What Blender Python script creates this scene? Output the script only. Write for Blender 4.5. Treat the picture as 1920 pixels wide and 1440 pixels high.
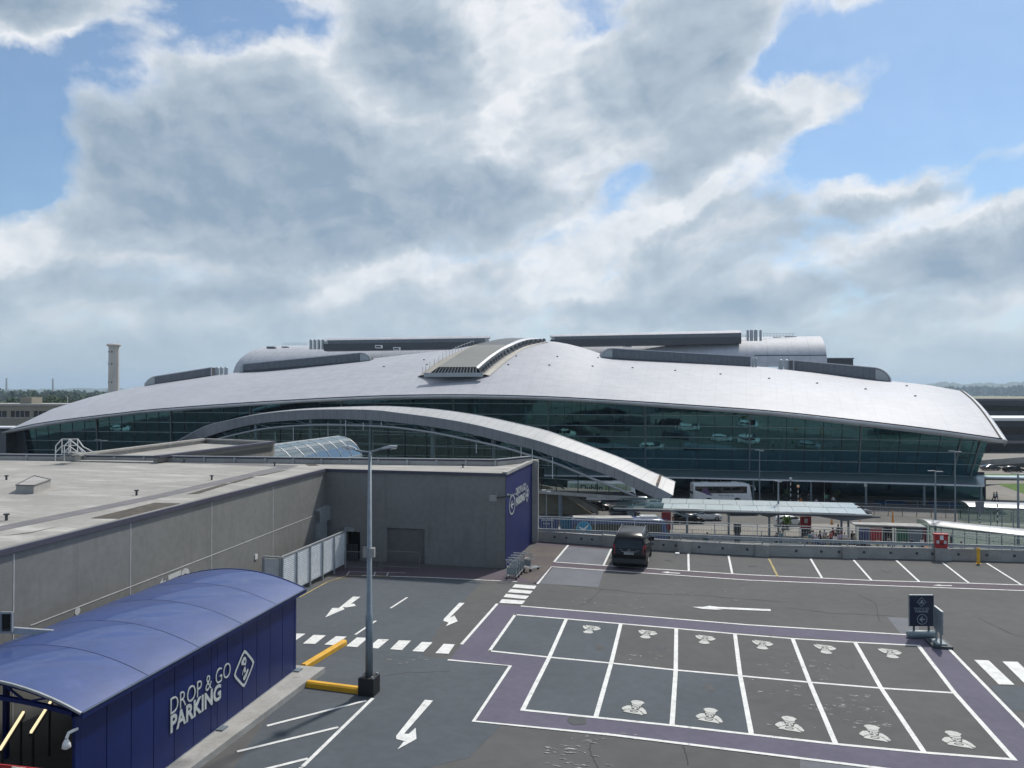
import bpy, bmesh, math, random
from mathutils import Vector, Matrix
from mathutils.bvhtree import BVHTree
random.seed(7)
R = math.radians
SC = bpy.context.scene
for o in list(bpy.data.objects): bpy.data.objects.remove(o)

# ------------------------------------------------------------------ camera
F, PITCH, ROLL, YAW, H = 1442.0, 0.0100, 0.0015, 0.2313, 9.98
ZG = -9.2                                    # airport ground level, the parking deck is z = 0
CAMLOC = Vector((0, 0, H))
def ray(px, py):
    a = (px-960)/F; b = -(py-720)/F
    cr, sr = math.cos(ROLL), math.sin(ROLL); xr = cr*a-sr*b; u = sr*a+cr*b
    cp, sp = math.cos(PITCH), math.sin(PITCH); yf = cp-sp*u; z = sp+cp*u
    c, s = math.cos(YAW), math.sin(YAW)
    return Vector((c*xr-s*yf, s*xr+c*yf, z))
def P(px, py, d): return CAMLOC + ray(px, py)*d
def G(px, py, z=0.0):
    r = ray(px, py); return CAMLOC + r*((z-H)/r.z)
def AX(px, py, X):
    r = ray(px, py); return CAMLOC + r*(X/r.x)
def AYp(px, py, Y):
    r = ray(px, py); return CAMLOC + r*(Y/r.y)
def OG(px, d, z=None):
    p = P(px, 735, d); p.z = ZG if z is None else z; return p
fw = ray(960, 720).normalized(); rt = (ray(961, 720)-ray(960, 720)).normalized(); up = rt.cross(fw)
cam = bpy.data.cameras.new('camera'); co = bpy.data.objects.new('camera', cam); SC.collection.objects.link(co)
m = Matrix((rt, up, -fw)).transposed().to_4x4(); m.translation = CAMLOC; co.matrix_world = m
cam.sensor_width = 36; cam.lens = F/1920*36; cam.clip_start = 0.3; cam.clip_end = 30000
SC.camera = co
# heading frame of the terminal (u to the right, w away), horizontal
HR = Vector((math.cos(YAW), math.sin(YAW), 0)); HF = Vector((-math.sin(YAW), math.cos(YAW), 0))
def yawdir(deg):          # unit horizontal direction, deg clockwise from the camera heading
    return HF*math.cos(R(deg)) + HR*math.sin(R(deg))

# ------------------------------------------------------------------ light
SUN_AZ, SUN_EL = 33.0, 52.0
sd = yawdir(SUN_AZ)*math.cos(R(SUN_EL)) + Vector((0, 0, math.sin(R(SUN_EL))))
sl = bpy.data.lights.new('sun', 'SUN'); sl.energy = 3.7; sl.angle = R(3.0); sl.color = (1, .95, .88)
so = bpy.data.objects.new('sun', sl); SC.collection.objects.link(so); so.rotation_euler = (-sd).to_track_quat('-Z', 'Y').to_euler()
SC.view_settings.view_transform = 'Standard'; SC.view_settings.look = 'None'
SC.view_settings.exposure = 0.08; SC.view_settings.gamma = 1.0
SC.render.resolution_x = 1024; SC.render.resolution_y = 768
try:
    SC.cycles.volume_step_rate = 4; SC.cycles.volume_bounces = 0; SC.cycles.max_bounces = 7
    SC.cycles.transparent_max_bounces = 24
except Exception: pass

# ------------------------------------------------------------------ world: sky and clouds laid out by azimuth and elevation
W = bpy.data.worlds.new('World'); SC.world = W; W.use_nodes = True
NT = W.node_tree; NT.nodes.clear()
class NB:
    def __init__(s, nt): s.nt = nt
    def n(s, t, **k):
        o = s.nt.nodes.new(t)
        for a, v in k.items(): setattr(o, a, v)
        return o
    def put(s, inp, v):
        if hasattr(v, 'links') or isinstance(v, bpy.types.NodeSocket): s.nt.links.new(v, inp)
        else: inp.default_value = v
    def m(s, op, a, b=0.0, c=None, clamp=False):
        o = s.n('ShaderNodeMath', operation=op, use_clamp=clamp); s.put(o.inputs[0], a); s.put(o.inputs[1], b)
        if c is not None: s.put(o.inputs[2], c)
        return o.outputs[0]
    def vm(s, op, a, b=(0, 0, 0), scale=None):
        o = s.n('ShaderNodeVectorMath', operation=op); s.put(o.inputs[0], a); s.put(o.inputs[1], b)
        if scale is not None: s.put(o.inputs['Scale'], scale)
        return o.outputs['Value'] if op in ('DOT_PRODUCT', 'LENGTH') else o.outputs[0]
    def ramp(s, v, a, b, c=0.0, d=1.0, smooth=True):
        o = s.n('ShaderNodeMapRange', interpolation_type='SMOOTHSTEP' if smooth else 'LINEAR')
        s.put(o.inputs['Value'], v); s.put(o.inputs[1], a); s.put(o.inputs[2], b); s.put(o.inputs[3], c); s.put(o.inputs[4], d)
        return o.outputs[0]
    def mix(s, f, a, b, mode='MIX'):
        o = s.n('ShaderNodeMix', data_type='RGBA', blend_type=mode); s.put(o.inputs[0], f)
        s.put(o.inputs[6], a if not isinstance(a, tuple) or len(a) == 4 else (*a, 1)); s.put(o.inputs[7], b if not isinstance(b, tuple) or len(b) == 4 else (*b, 1))
        return o.outputs[2]
    def noise(s, vec, scale, detail=6, rough=.55, dist=0.0, dim='3D'):
        o = s.n('ShaderNodeTexNoise', noise_dimensions=dim); s.put(o.inputs['Vector'], vec)
        o.inputs['Scale'].default_value = scale; o.inputs['Detail'].default_value = detail; o.inputs['Roughness'].default_value = rough; o.inputs['Distortion'].default_value = dist
        return o.outputs['Fac'] if 'Fac' in o.outputs else o.outputs[0]
    def comb(s, x, y, z=0.0):
        o = s.n('ShaderNodeCombineXYZ'); s.put(o.inputs[0], x); s.put(o.inputs[1], y); s.put(o.inputs[2], z); return o.outputs[0]
w = NB(NT)
tc = w.n('ShaderNodeTexCoord'); D_ = tc.outputs['Generated']
dx = w.vm('DOT_PRODUCT', D_, tuple(HR)); dy = w.vm('DOT_PRODUCT', D_, tuple(HF)); dz = w.vm('DOT_PRODUCT', D_, (0, 0, 1))
hyp = w.m('SQRT', w.m('ADD', w.m('MULTIPLY', dx, dx), w.m('MULTIPLY', dy, dy)))
az = w.m('MULTIPLY', w.m('ARCTAN2', dx, dy), 1.442); el = w.m('MULTIPLY', w.m('ARCTAN2', dz, hyp), 1.442)
A = w.comb(az, el)
def sk(px, py):
    a = math.atan((px-960)/F); e = math.atan((734-py)/F*math.cos(a)); return a*1.442, e*1.442
wn = w.n('ShaderNodeTexNoise'); w.put(wn.inputs['Vector'], A); wn.inputs['Scale'].default_value = 3.0; wn.inputs['Detail'].default_value = 6; wn.inputs['Roughness'].default_value = .62
warp = w.vm('SCALE', w.vm('SUBTRACT', wn.outputs['Color'], (.5, .5, .5)), scale=.20)
AW = w.vm('ADD', A, warp)
def blobs(vec, lst, r0=.15, r1=1.45):
    tot = None
    for (cx, cy, rx, ry, rot, wt) in lst:
        x, y = sk(cx, cy)
        mp = w.n('ShaderNodeMapping', vector_type='TEXTURE'); w.put(mp.inputs[0], vec)
        mp.inputs['Location'].default_value = (x, y, 0); mp.inputs['Rotation'].default_value = (0, 0, R(rot)); mp.inputs['Scale'].default_value = (rx/1000, ry/1000, 1)
        v = w.ramp(w.vm('LENGTH', mp.outputs[0]), r0, r1, wt, 0.0)
        tot = v if tot is None else w.m('ADD', tot, v)
    return tot
holes = [(400, 5, 230, 70, 0, 1.15), (190, 150, 200, 75, 35, 1.25), (20, 290, 85, 120, 0, 1.15), (20, 150, 70, 60, 0, .7), (1090, 15, 80, 45, 0, .95),
         (1800, 90, 330, 130, 0, 1.25), (1570, 70, 130, 60, 20, .95), (1890, 270, 190, 120, 0, 1.1), (1660, 262, 210, 60, 12, 1.15), (1540, 290, 60, 45, 0, .5),
         (1180, 362, 70, 34, 40, .75), (1420, 125, 60, 34, 30, .7), (1500, 20, 60, 70, 0, .5), (1870, 345, 60, 30, 0, .5), (15, 360, 50, 40, 0, .4)]
solid = [(500, 290, 430, 200, -8, .40), (90, 20, 150, 60, 5, .75), (760, 90, 220, 120, 0, .40), (1560, 140, 170, 55, 14, .70), (1740, 180, 60, 20, -10, .3), (1700, 340, 170, 50, 6, .50), (1290, 170, 180, 130, 0, .40), (120, 215, 90, 60, 30, .4), (1850, 430, 140, 70, 0, .35), (340, 90, 90, 50, 40, .3)]
darks = [(420, 300, 360, 120, 6, .55), (170, 280, 160, 70, 15, .35), (760, 110, 130, 75, -10, .75), (620, 400, 400, 75, 3, .50), (1280, 90, 150, 90, 25, .35), (1330, 275, 240, 50, 22, .70),
         (900, 390, 200, 90, 10, .35), (250, 535, 330, 34, 0, .45), (1650, 385, 190, 30, 8, .60), (1800, 470, 190, 50, 12, .65), (1440, 490, 160, 50, 15, .45), (1250, 575, 300, 26, 0, .4), (600, 470, 240, 22, 0, .45), (1640, 560, 360, 36, 0, .30), (1480, 360, 160, 24, 16, .35)]
brights = [(640, 150, 200, 80, -25, .50), (960, 100, 130, 110, 0, .70), (930, 270, 90, 70, 0, .55), (1560, 140, 190, 70, 15, .60), (1430, 200, 170, 40, 22, .45), (1690, 318, 160, 34, 8, .55), (1100, 330, 150, 100, 30, .30), (380, 440, 240, 20, 5, .35), (700, 530, 190, 34, 15, .45), (1540, 470, 200, 34, 20, .40), (1880, 540, 100, 40, 0, .45), (1090, 490, 200, 60, 30, .45), (1830, 392, 140, 26, -4, .45), (100, 100, 120, 60, 0, .3), (40, 450, 90, 40, 0, .45), (1290, 400, 170, 26, 25, .4)]
hole_f = w.m('MULTIPLY', blobs(AW, holes), .84); solid_f = blobs(AW, solid)
cw = w.vm('SUBTRACT', wn.outputs['Color'], (.5, .5, .5))
AW2 = w.vm('ADD', A, w.vm('SCALE', cw, scale=.10))
def puff(vec, sc):
    v = w.n('ShaderNodeTexVoronoi', feature='F1'); w.put(v.inputs['Vector'], vec); v.inputs['Scale'].default_value = sc
    return v.outputs['Distance']
st_ = w.vm('MULTIPLY', w.vm('ADD', AW2, w.vm('SCALE', w.comb(w.m('MULTIPLY', el, -.9), 0.0), scale=1.0)), (1.0, 1.75, 1.0))
n_l = w.noise(st_, 3.2, 8, .60, .1); n_f = w.noise(w.vm('MULTIPLY', AW2, (1, 1.3, 1)), 13.0, 6, .62, .0)
pf = w.m('ADD', w.m('MULTIPLY', puff(st_, 8.0), .38), w.m('MULTIPLY', puff(st_, 21.0), .22))
den = w.m('SUBTRACT', w.m('ADD', w.m('MULTIPLY', w.m('SUBTRACT', n_l, .5), 2.1), w.m('MULTIPLY', w.m('SUBTRACT', n_f, .5), .85)), w.m('SUBTRACT', pf, .27))
base = w.m('ADD', w.m('SUBTRACT', w.m('ADD', den, .56), hole_f), solid_f)
base = w.m('SUBTRACT', base, w.ramp(dy, .25, -.35, 0.0, .62))      # the sky behind the photographer is mostly clear blue
cover = w.m('POWER', w.ramp(base, -.46, .46), 1.35)
lv = w.vm('MULTIPLY', AW2, (1, 1.35, 1)); la = w.noise(lv, 5.5, 5, .58, .2); lb = w.noise(w.vm('ADD', lv, (.018, .030, 0)), 5.5, 5, .58, .2)
lit = w.m('MULTIPLY', w.m('SUBTRACT', la, lb), 1.2)
shade = w.m('ADD', w.m('SUBTRACT', w.m('ADD', base, blobs(AW, darks)), blobs(AW, brights)), w.m('MULTIPLY', w.m('SUBTRACT', n_f, .5), -.5))
br = w.m('POWER', 2.718, w.m('MULTIPLY', w.m('MAXIMUM', w.m('SUBTRACT', shade, .20), 0.0), -1.2))
br = w.m('ADD', w.m('SUBTRACT', br, .10), lit)
br = w.m('ADD', br, w.m('MULTIPLY', w.m('SUBTRACT', n_f, .5), .22))
br = w.m('MAXIMUM', w.m('MINIMUM', br, 1.0), 0.0)
cr_ = w.n('ShaderNodeValToRGB'); w.put(cr_.inputs[0], br)
e_ = cr_.color_ramp.elements
e_[0].position = 0; e_[0].color = (.27, .36, .465, 1)
e_[1].position = 1; e_[1].color = (.84, .86, .89, 1)
for p_, c_ in ((.20, (.37, .45, .54, 1)), (.48, (.49, .565, .64, 1)), (.76, (.67, .715, .765, 1))):
    q_ = e_.new(p_); q_.color = c_
sky = w.n('ShaderNodeTexSky', sky_type='NISHITA'); sky.sun_disc = False; sky.sun_elevation = R(SUN_EL); sky.sun_rotation = math.atan2(sd.x, sd.y)
sky.altitude = 50; sky.air_density = 1.0; sky.dust_density = .6; sky.ozone_density = 2.2
skyc = w.mix(1.0, sky.outputs[0], (.080, .100, .110, 1), 'MULTIPLY')
# clouds lose contrast in the far air near the horizon
hz = w.ramp(el, -.02, .24, .85, 0.0)
cl = w.mix(hz, cr_.outputs[0], (.43, .54, .62, 1))
cov2 = w.m('MAXIMUM', cover, w.ramp(el, .04, .24, .95, 0.0))
cov3 = w.m('MAXIMUM', w.m('MULTIPLY', cov2, .97), .10)
col = w.mix(cov3, skyc, cl)
bg = w.n('ShaderNodeBackground'); w.put(bg.inputs[0], col); bg.inputs[1].default_value = 1.0
wo = w.n('ShaderNodeOutputWorld'); NT.links.new(bg.outputs[0], wo.inputs[0])

# ------------------------------------------------------------------ materials
MATS = {}
def mat(name, c, c2=None, scale=3.0, rough=.7, metal=0.0, bump=0.0, bscale=None, emit=None, spec=.5, seams=None, streak=None, coat=0.0, detail=5, contrast=(.35, .65), rnoise=0.0, stains=None):
    if name in MATS: return MATS[name]
    mt = bpy.data.materials.new(name); mt.use_nodes = True; nt = mt.node_tree; b = nt.nodes['Principled BSDF']; k = NB(nt)
    b.inputs['Roughness'].default_value = rough; b.inputs['Metallic'].default_value = metal; b.inputs['Specular IOR Level'].default_value = spec
    if coat: b.inputs['Coat Weight'].default_value = coat; b.inputs['Coat Roughness'].default_value = .05; b.inputs['Coat IOR'].default_value = 1.7
    t = k.n('ShaderNodeTexCoord'); vec = t.outputs['Object']
    if streak: vec = k.vm('MULTIPLY', vec, streak)
    if c2 is None: c2 = tuple(x*.86 for x in c)
    f = k.ramp(k.noise(vec, scale, detail, .6), contrast[0], contrast[1])
    colr = k.mix(f, (*c, 1), (*c2, 1))
    fine = k.ramp(k.noise(t.outputs['Object'], scale*9, 3, .6), .3, .7, .93, 1.05)
    colr = k.mix(1.0, colr, k.comb(fine, fine, fine), 'MULTIPLY')
    if stains:          # (colour, scale, threshold low, high, strength)
        for (sc_, ss, lo, hi, st, sx) in stains:
            fs = k.m('MULTIPLY', k.ramp(k.noise(k.vm('MULTIPLY', t.outputs['Object'], sx), ss, 7, .7), lo, hi), st)
            colr = k.mix(fs, colr, (*sc_, 1))
    if seams:
        us, vs, wd, dk = seams
        sp = k.n('ShaderNodeSeparateXYZ'); k.put(sp.inputs[0], t.outputs['UV'])
        ln = 0.0
        for ax, s_, ww in ((0, us, wd), (1, vs, wd*.8)):
            if s_:
                l_ = k.m('LESS_THAN', k.m('PINGPONG', k.m('ADD', sp.outputs[ax], s_*.5), s_*.5), ww)
                wt = 1.0 if ax == 0 else .55
                l_ = k.m('MULTIPLY', l_, wt); ln = k.m('MAXIMUM', l_, ln)
        # slightly different tone for each panel
        cell = k.comb(k.m('FLOOR', k.m('DIVIDE', sp.outputs[0], us or 9.0)), k.m('FLOOR', k.m('DIVIDE', sp.outputs[1], vs or 9.0)))
        wnn = k.n('ShaderNodeTexWhiteNoise', noise_dimensions='2D'); k.put(wnn.inputs[0], cell)
        tone = k.ramp(wnn.outputs[0], 0, 1, .982, 1.015); colr = k.mix(1.0, colr, k.comb(tone, tone, tone), 'MULTIPLY')
        colr = k.mix(k.m('MULTIPLY', ln, dk), colr, (c[0]*.25, c[1]*.25, c[2]*.25, 1))
    k.put(b.inputs['Base Color'], colr)
    if rnoise: k.put(b.inputs['Roughness'], k.ramp(k.noise(t.outputs['Object'], scale*1.7, 5), .3, .7, rough-rnoise, rough+rnoise))
    if bump:
        bp = k.n('ShaderNodeBump'); bp.inputs['Strength'].default_value = bump; bp.inputs['Distance'].default_value = .02
        k.put(bp.inputs['Height'], k.noise(t.outputs['Object'], bscale or scale*6, 4)); k.put(b.inputs['Normal'], bp.outputs[0])
    if emit:
        b.inputs['Emission Color'].default_value = (*emit[0], 1); b.inputs['Emission Strength'].default_value = emit[1]
    MATS[name] = mt; return mt
def glassmat(name, tint, gloss=.5, rough=.03, clear=.5, dark=(.01, .02, .022), gt=(.9, .97, 1), f0=.12):
    if name in MATS: return MATS[name]
    mt = bpy.data.materials.new(name); mt.use_nodes = True; nt = mt.node_tree; nt.nodes.clear(); k = NB(nt)
    tr = k.n('ShaderNodeBsdfTransparent'); tr.inputs[0].default_value = (*tint, 1)
    df = k.n('ShaderNodeBsdfDiffuse'); df.inputs[0].default_value = (*dark, 1)
    gl = k.n('ShaderNodeBsdfGlossy'); gl.inputs[0].default_value = (gt[0]*gloss, gt[1]*gloss, gt[2]*gloss, 1); gl.inputs['Roughness'].default_value = rough
    t = k.n('ShaderNodeTexCoord'); bp = k.n('ShaderNodeBump'); bp.inputs['Strength'].default_value = .05; bp.inputs['Distance'].default_value = .3
    k.put(bp.inputs['Height'], k.noise(t.outputs['Object'], .35, 2)); k.put(gl.inputs['Normal'], bp.outputs[0])
    m1 = k.n('ShaderNodeMixShader'); m1.inputs[0].default_value = clear; nt.links.new(df.outputs[0], m1.inputs[1]); nt.links.new(tr.outputs[0], m1.inputs[2])
    ge_ = k.n('ShaderNodeNewGeometry'); cs_ = k.m('ABSOLUTE', k.vm('DOT_PRODUCT', ge_.outputs['Normal'], ge_.outputs['Incoming'])); fr_ = k.m('MULTIPLY_ADD', k.m('POWER', k.m('SUBTRACT', 1.0, cs_), 5.0), .85, f0)
    m2 = k.n('ShaderNodeMixShader'); k.put(m2.inputs[0], fr_); nt.links.new(m1.outputs[0], m2.inputs[1]); nt.links.new(gl.outputs[0], m2.inputs[2])
    oo = k.n('ShaderNodeOutputMaterial'); nt.links.new(m2.outputs[0], oo.inputs[0]); MATS[name] = mt; return mt

M_roof = mat('roof_aluminium', (.375, .388, .425), (.35, .363, .40), .05, rough=.50, metal=.0, spec=.45, seams=(3.15, 1.25, .03, .36), rnoise=.05)
M_rroof = mat('rear_roof_aluminium', (.46, .475, .51), (.43, .445, .48), .08, rough=.6, metal=.0, spec=.2, seams=(6.0, 2.6, .07, .40))
M_fascia = mat('white_fascia_metal', (.70, .71, .74), rough=.4, scale=.3)
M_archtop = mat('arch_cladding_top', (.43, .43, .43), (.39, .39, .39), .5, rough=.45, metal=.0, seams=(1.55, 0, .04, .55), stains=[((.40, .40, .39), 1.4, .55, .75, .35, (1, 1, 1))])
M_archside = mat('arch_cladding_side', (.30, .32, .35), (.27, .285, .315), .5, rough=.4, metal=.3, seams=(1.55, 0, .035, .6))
M_dark = mat('dark_grey_metal', (.06, .065, .075), rough=.45, metal=.3)
M_gutter = mat('black_gutter', (.012, .012, .016), rough=.6)
M_louvre = mat('louvre_grey', (.13, .15, .17), (.11, .125, .145), 1.2, rough=.5, metal=.3, seams=(1.5, .5, .05, .5))
M_glass = glassmat('facade_glass', (.20, .46, .52), .62, .010, .52, (.003, .015, .020), (.34, .84, .95), .30)
M_glassl = glassmat('clear_glass', (.80, .89, .87), .42, .02, .96, (.03, .05, .05), (.6, .9, .9))
M_tube = glassmat('tunnel_glass', (.5, .62, .64), 1.0, .05, .75, (.10, .13, .14), (.9, .97, 1), .26)
M_canglass = mat('frosted_canopy_glass', (.46, .51, .50), (.40, .46, .455), .4, rough=.18, seams=(2.2, 1.75, .05, .6), spec=.9)
M_mull = mat('mullion_steel', (.16, .20, .22), rough=.35, metal=.5)
M_trans = mat('transom_steel', (.22, .28, .30), rough=.3, metal=.5)
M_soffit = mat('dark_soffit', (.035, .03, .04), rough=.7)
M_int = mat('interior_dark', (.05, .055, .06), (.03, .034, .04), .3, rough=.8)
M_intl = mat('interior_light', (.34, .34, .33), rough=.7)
M_steel = mat('galvanised_steel', (.36, .385, .40), (.30, .325, .34), 4, rough=.42, metal=.25)
M_slat = mat('pale_louvre_slats', (.74, .77, .79), (.66, .69, .71), 4, rough=.5)
M_pole = mat('pole_grey_steel', (.20, .245, .28), (.17, .21, .24), 5, rough=.45, metal=.4)
M_conc = mat('concrete', (.35, .345, .32), (.28, .276, .258), 1.1, rough=.9, bump=.25, stains=[((.10, .10, .095), .8, .56, .74, .5, (1, 1, .35))])
M_concl = mat('light_concrete', (.36, .355, .34), (.29, .285, .27), .8, rough=.9, bump=.2, stains=[((.16, .155, .145), 1.2, .56, .72, .5, (1, 1, 1))])
M_tan = mat('tan_concrete', (.24, .21, .155), (.20, .175, .13), .6, rough=.85)
M_render = mat('grey_render_wall', (.215, .215, .205), (.186, .187, .179), .35, rough=.92, bump=.3, bscale=22, contrast=(.3, .7), stains=[((.13, .13, .125), .5, .5, .8, .55, (1, 1, .35)), ((.125, .122, .115), 1.6, .56, .74, .45, (1, 1, .10)), ((.25, .25, .24), 1.1, .58, .75, .3, (1, 1, .3))])
M_cope = mat('navy_grey_coping', (.065, .065, .095), rough=.6)
M_roofmem = mat('roof_membrane', (.31, .30, .28), (.26, .253, .238), .45, rough=.9, bump=.15, contrast=(.3, .7), stains=[((.47, .46, .43), .5, .50, .68, .7, (.5, 2.2, 1)), ((.15, .14, .125), .65, .56, .74, .6, (.4, 1.6, 1)), ((.20, .20, .19), .12, .5, .7, .5, (1, 1, 1))])
M_roofband = mat('roof_band_grey', (.16, .155, .165), (.13, .127, .135), 1.0, rough=.85)
M_moss = mat('dark_mossy_board', (.09, .078, .062), (.05, .045, .037), 3, rough=.95)
ST = [((.19, .185, .175), .55, .64, .80, .55, (.35, 1.5, 1)), ((.022, .022, .022), .33, .60, .80, .45, (1, 1, 1))]
M_asph = mat('asphalt_worn', (.088, .087, .0865), (.076, .0755, .075), .22, rough=.93, bump=.35, bscale=45, stains=ST)
M_asphb = mat('asphalt_bluish', (.072, .085, .098), (.062, .074, .086), .3, rough=.93, bump=.35, bscale=45, stains=[((.115, .125, .135), .45, .58, .80, .4, (.5, 1.4, 1)), ((.035, .04, .047), .5, .6, .8, .4, (1, 1, 1))])
M_purple = mat('purple_surfacing', (.106, .098, .138), (.093, .086, .122), .4, rough=.93, bump=.3, bscale=45, stains=[((.13, .12, .16), .5, .58, .8, .4, (1, 1, 1)), ((.05, .045, .068), .7, .62, .8, .4, (1, 1, 1))])
M_purpled = mat('faded_purple_surfacing', (.092, .072, .090), (.078, .061, .077), .4, rough=.93, bump=.3, bscale=45, stains=[((.11, .10, .095), .4, .5, .7, .5, (1, 1, 1))])
M_lav = mat('asphalt_repair', (.135, .142, .160), (.115, .122, .140), .6, rough=.92, bump=.2)
M_white = mat('white_road_paint', (.68, .69, .67), (.58, .585, .57), 2.5, rough=.8, stains=[((.16, .16, .155), 3.2, .56, .70, .6, (1, 1, 1)), ((.12, .12, .12), 9, .60, .68, .6, (1, 1, 1))])
M_offw = mat('symbol_road_paint', (.50, .51, .48), (.42, .43, .41), 4, rough=.8, stains=[((.14, .14, .135), 7, .56, .66, .55, (1, 1, 1))])
M_yline = mat('faded_yellow_paint', (.42, .33, .12), (.25, .21, .12), 3, rough=.85)
M_black = mat('black_paint', (.012, .012, .014), rough=.6)
M_yellow = mat('yellow_kerb_paint', (.70, .38, .020), (.60, .32, .02), 3, rough=.6, stains=[((.25, .20, .12), 2.5, .62, .75, .6, (1, 1, 1))])
M_blueroof = mat('blue_sheet_roof', (.028, .060, .205), (.024, .052, .178), .5, rough=.45, metal=.0, coat=.36, spec=.5, stains=[((.11, .15, .32), .9, .55, .8, .35, (1, 1, 1))])
M_blue = mat('blue_wall_paint', (.0040, .0155, .105), (.0030, .012, .084), .7, rough=.42, spec=.35)
M_bluemural = mat('blue_mural_wall', (.0085, .0165, .110), (.007, .0135, .092), .4, rough=.6, spec=.3)
M_signw = mat('sign_silver_white', (.52, .56, .55), rough=.5)
M_wpaint = mat('white_paint', (.74, .74, .73), rough=.4)
M_stencil = mat('pale_stencil_paint', (.60, .60, .59), rough=.85)
M_shut = mat('grey_shutter', (.19, .19, .19), rough=.55, metal=.2)
M_navy = mat('navy_sign', (.010, .016, .045), rough=.4)
M_rub = mat('grey_water_base', (.20, .25, .27), rough=.5)
M_tyre = mat('tyre_rubber', (.015, .015, .016), rough=.8)
M_rim = mat('alloy_rim', (.35, .36, .37), rough=.35, metal=.7)
M_carblack = mat('black_car_paint', (.003, .004, .006), rough=.3, coat=.05, spec=.3)
M_cglass = mat('tinted_car_glass', (.006, .009, .012), rough=.05, spec=.45)
M_silver = mat('silver_car_paint', (.42, .44, .45), rough=.25, metal=.4, coat=.5)
M_whitec = mat('white_car_paint', (.66, .67, .67), rough=.25, coat=.5)
M_redl = mat('red_lamp_lens', (.34, .015, .012), rough=.2)
M_headl = mat('headlamp_lens', (.6, .6, .6), rough=.1, spec=1)
M_red = mat('red_panel', (.36, .018, .02), rough=.5)
M_dred = mat('maroon_panel', (.16, .008, .015), rough=.5)
M_bluec = mat('blue_coach_paint', (.010, .040, .145), rough=.3, coat=.4)
M_sky = mat('cyan_logo', (.012, .24, .42), rough=.5)
M_teal = mat('teal_panel', (.09, .22, .22), rough=.5)
M_green = mat('green_panel', (.015, .13, .055), rough=.5)
M_orange = mat('orange_plastic', (.60, .22, .03), rough=.55)
M_bronze = mat('orange_sphere_metal', (.42, .17, .03), rough=.4, metal=.3)
M_road = mat('road_asphalt', (.11, .107, .100), (.09, .088, .083), .1, rough=.95, stains=[((.16, .155, .145), .12, .5, .7, .5, (1, 1, 1))])
M_sroad = mat('reflection_dark_asphalt', (.030, .032, .034), (.022, .024, .026), .1, rough=.95)  # asphalt darkened on purpose, keeps reflections in the left facade dark
M_pave = mat('pavement_concrete', (.235, .222, .20), (.195, .185, .168), .15, rough=.92, stains=[((.13, .125, .115), .3, .55, .75, .5, (1, 1, 1))])
M_field = mat('airfield_ground', (.11, .125, .06), (.075, .10, .045), .004, rough=1)
M_yfield = mat('dry_field', (.26, .22, .085), (.20, .20, .07), .01, rough=1)
M_lawn = mat('lawn_green', (.085, .15, .022), (.06, .12, .02), .4, rough=1)
M_wood = mat('woodland_leaves', (.030, .055, .022), (.055, .085, .030), .05, rough=1)
M_leaf = mat('tree_leaves', (.050, .082, .034), (.085, .125, .05), .25, rough=.95)
M_bark = mat('tree_bark', (.09, .07, .05), rough=1)
M_hill = mat('hill_cover', (.055, .085, .045), (.10, .125, .065), .0035, rough=1, contrast=(.45, .6), detail=8)
M_beige = mat('beige_building_wall', (.27, .245, .19), rough=.9)
M_towerc = mat('tower_concrete', (.50, .48, .46), (.38, .365, .35), .25, rough=.9, streak=(1, 1, .15))
M_bpave = mat('blue_bay_paint', (.02, .10, .26), (.02, .085, .21), .6, rough=.85)
M_skin = mat('skin', (.42, .25, .18), rough=.6)
M_hair = mat('dark_hair', (.025, .018, .014), rough=.7)
M_lampon = mat('fluorescent_tube', (1, .9, .65), rough=.5, emit=((1, .82, .50), 1.1))
M_globe = mat('amber_globe', (.75, .42, .22), rough=.35)
M_shel = mat('shelter_white_roof', (.36, .37, .38), (.27, .28, .29), .8, rough=.35, seams=(1.3, 0, .05, .5))
M_pink = mat('pink_cloth', (.50, .30, .36), rough=.8)
CL = {k_: mat('cloth_'+k_, v_, rough=.85) for k_, v_ in dict(black=(.02, .02, .024), navy=(.02, .03, .09), white=(.6, .6, .6), teal=(.05, .20, .24), grey=(.16, .16, .17), red=(.38, .05, .04), denim=(.06, .10, .19), khaki=(.30, .25, .17), hivis=(.50, .60, .06), lilac=(.38, .32, .46), orange=(.55, .20, .05)).items()}

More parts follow.
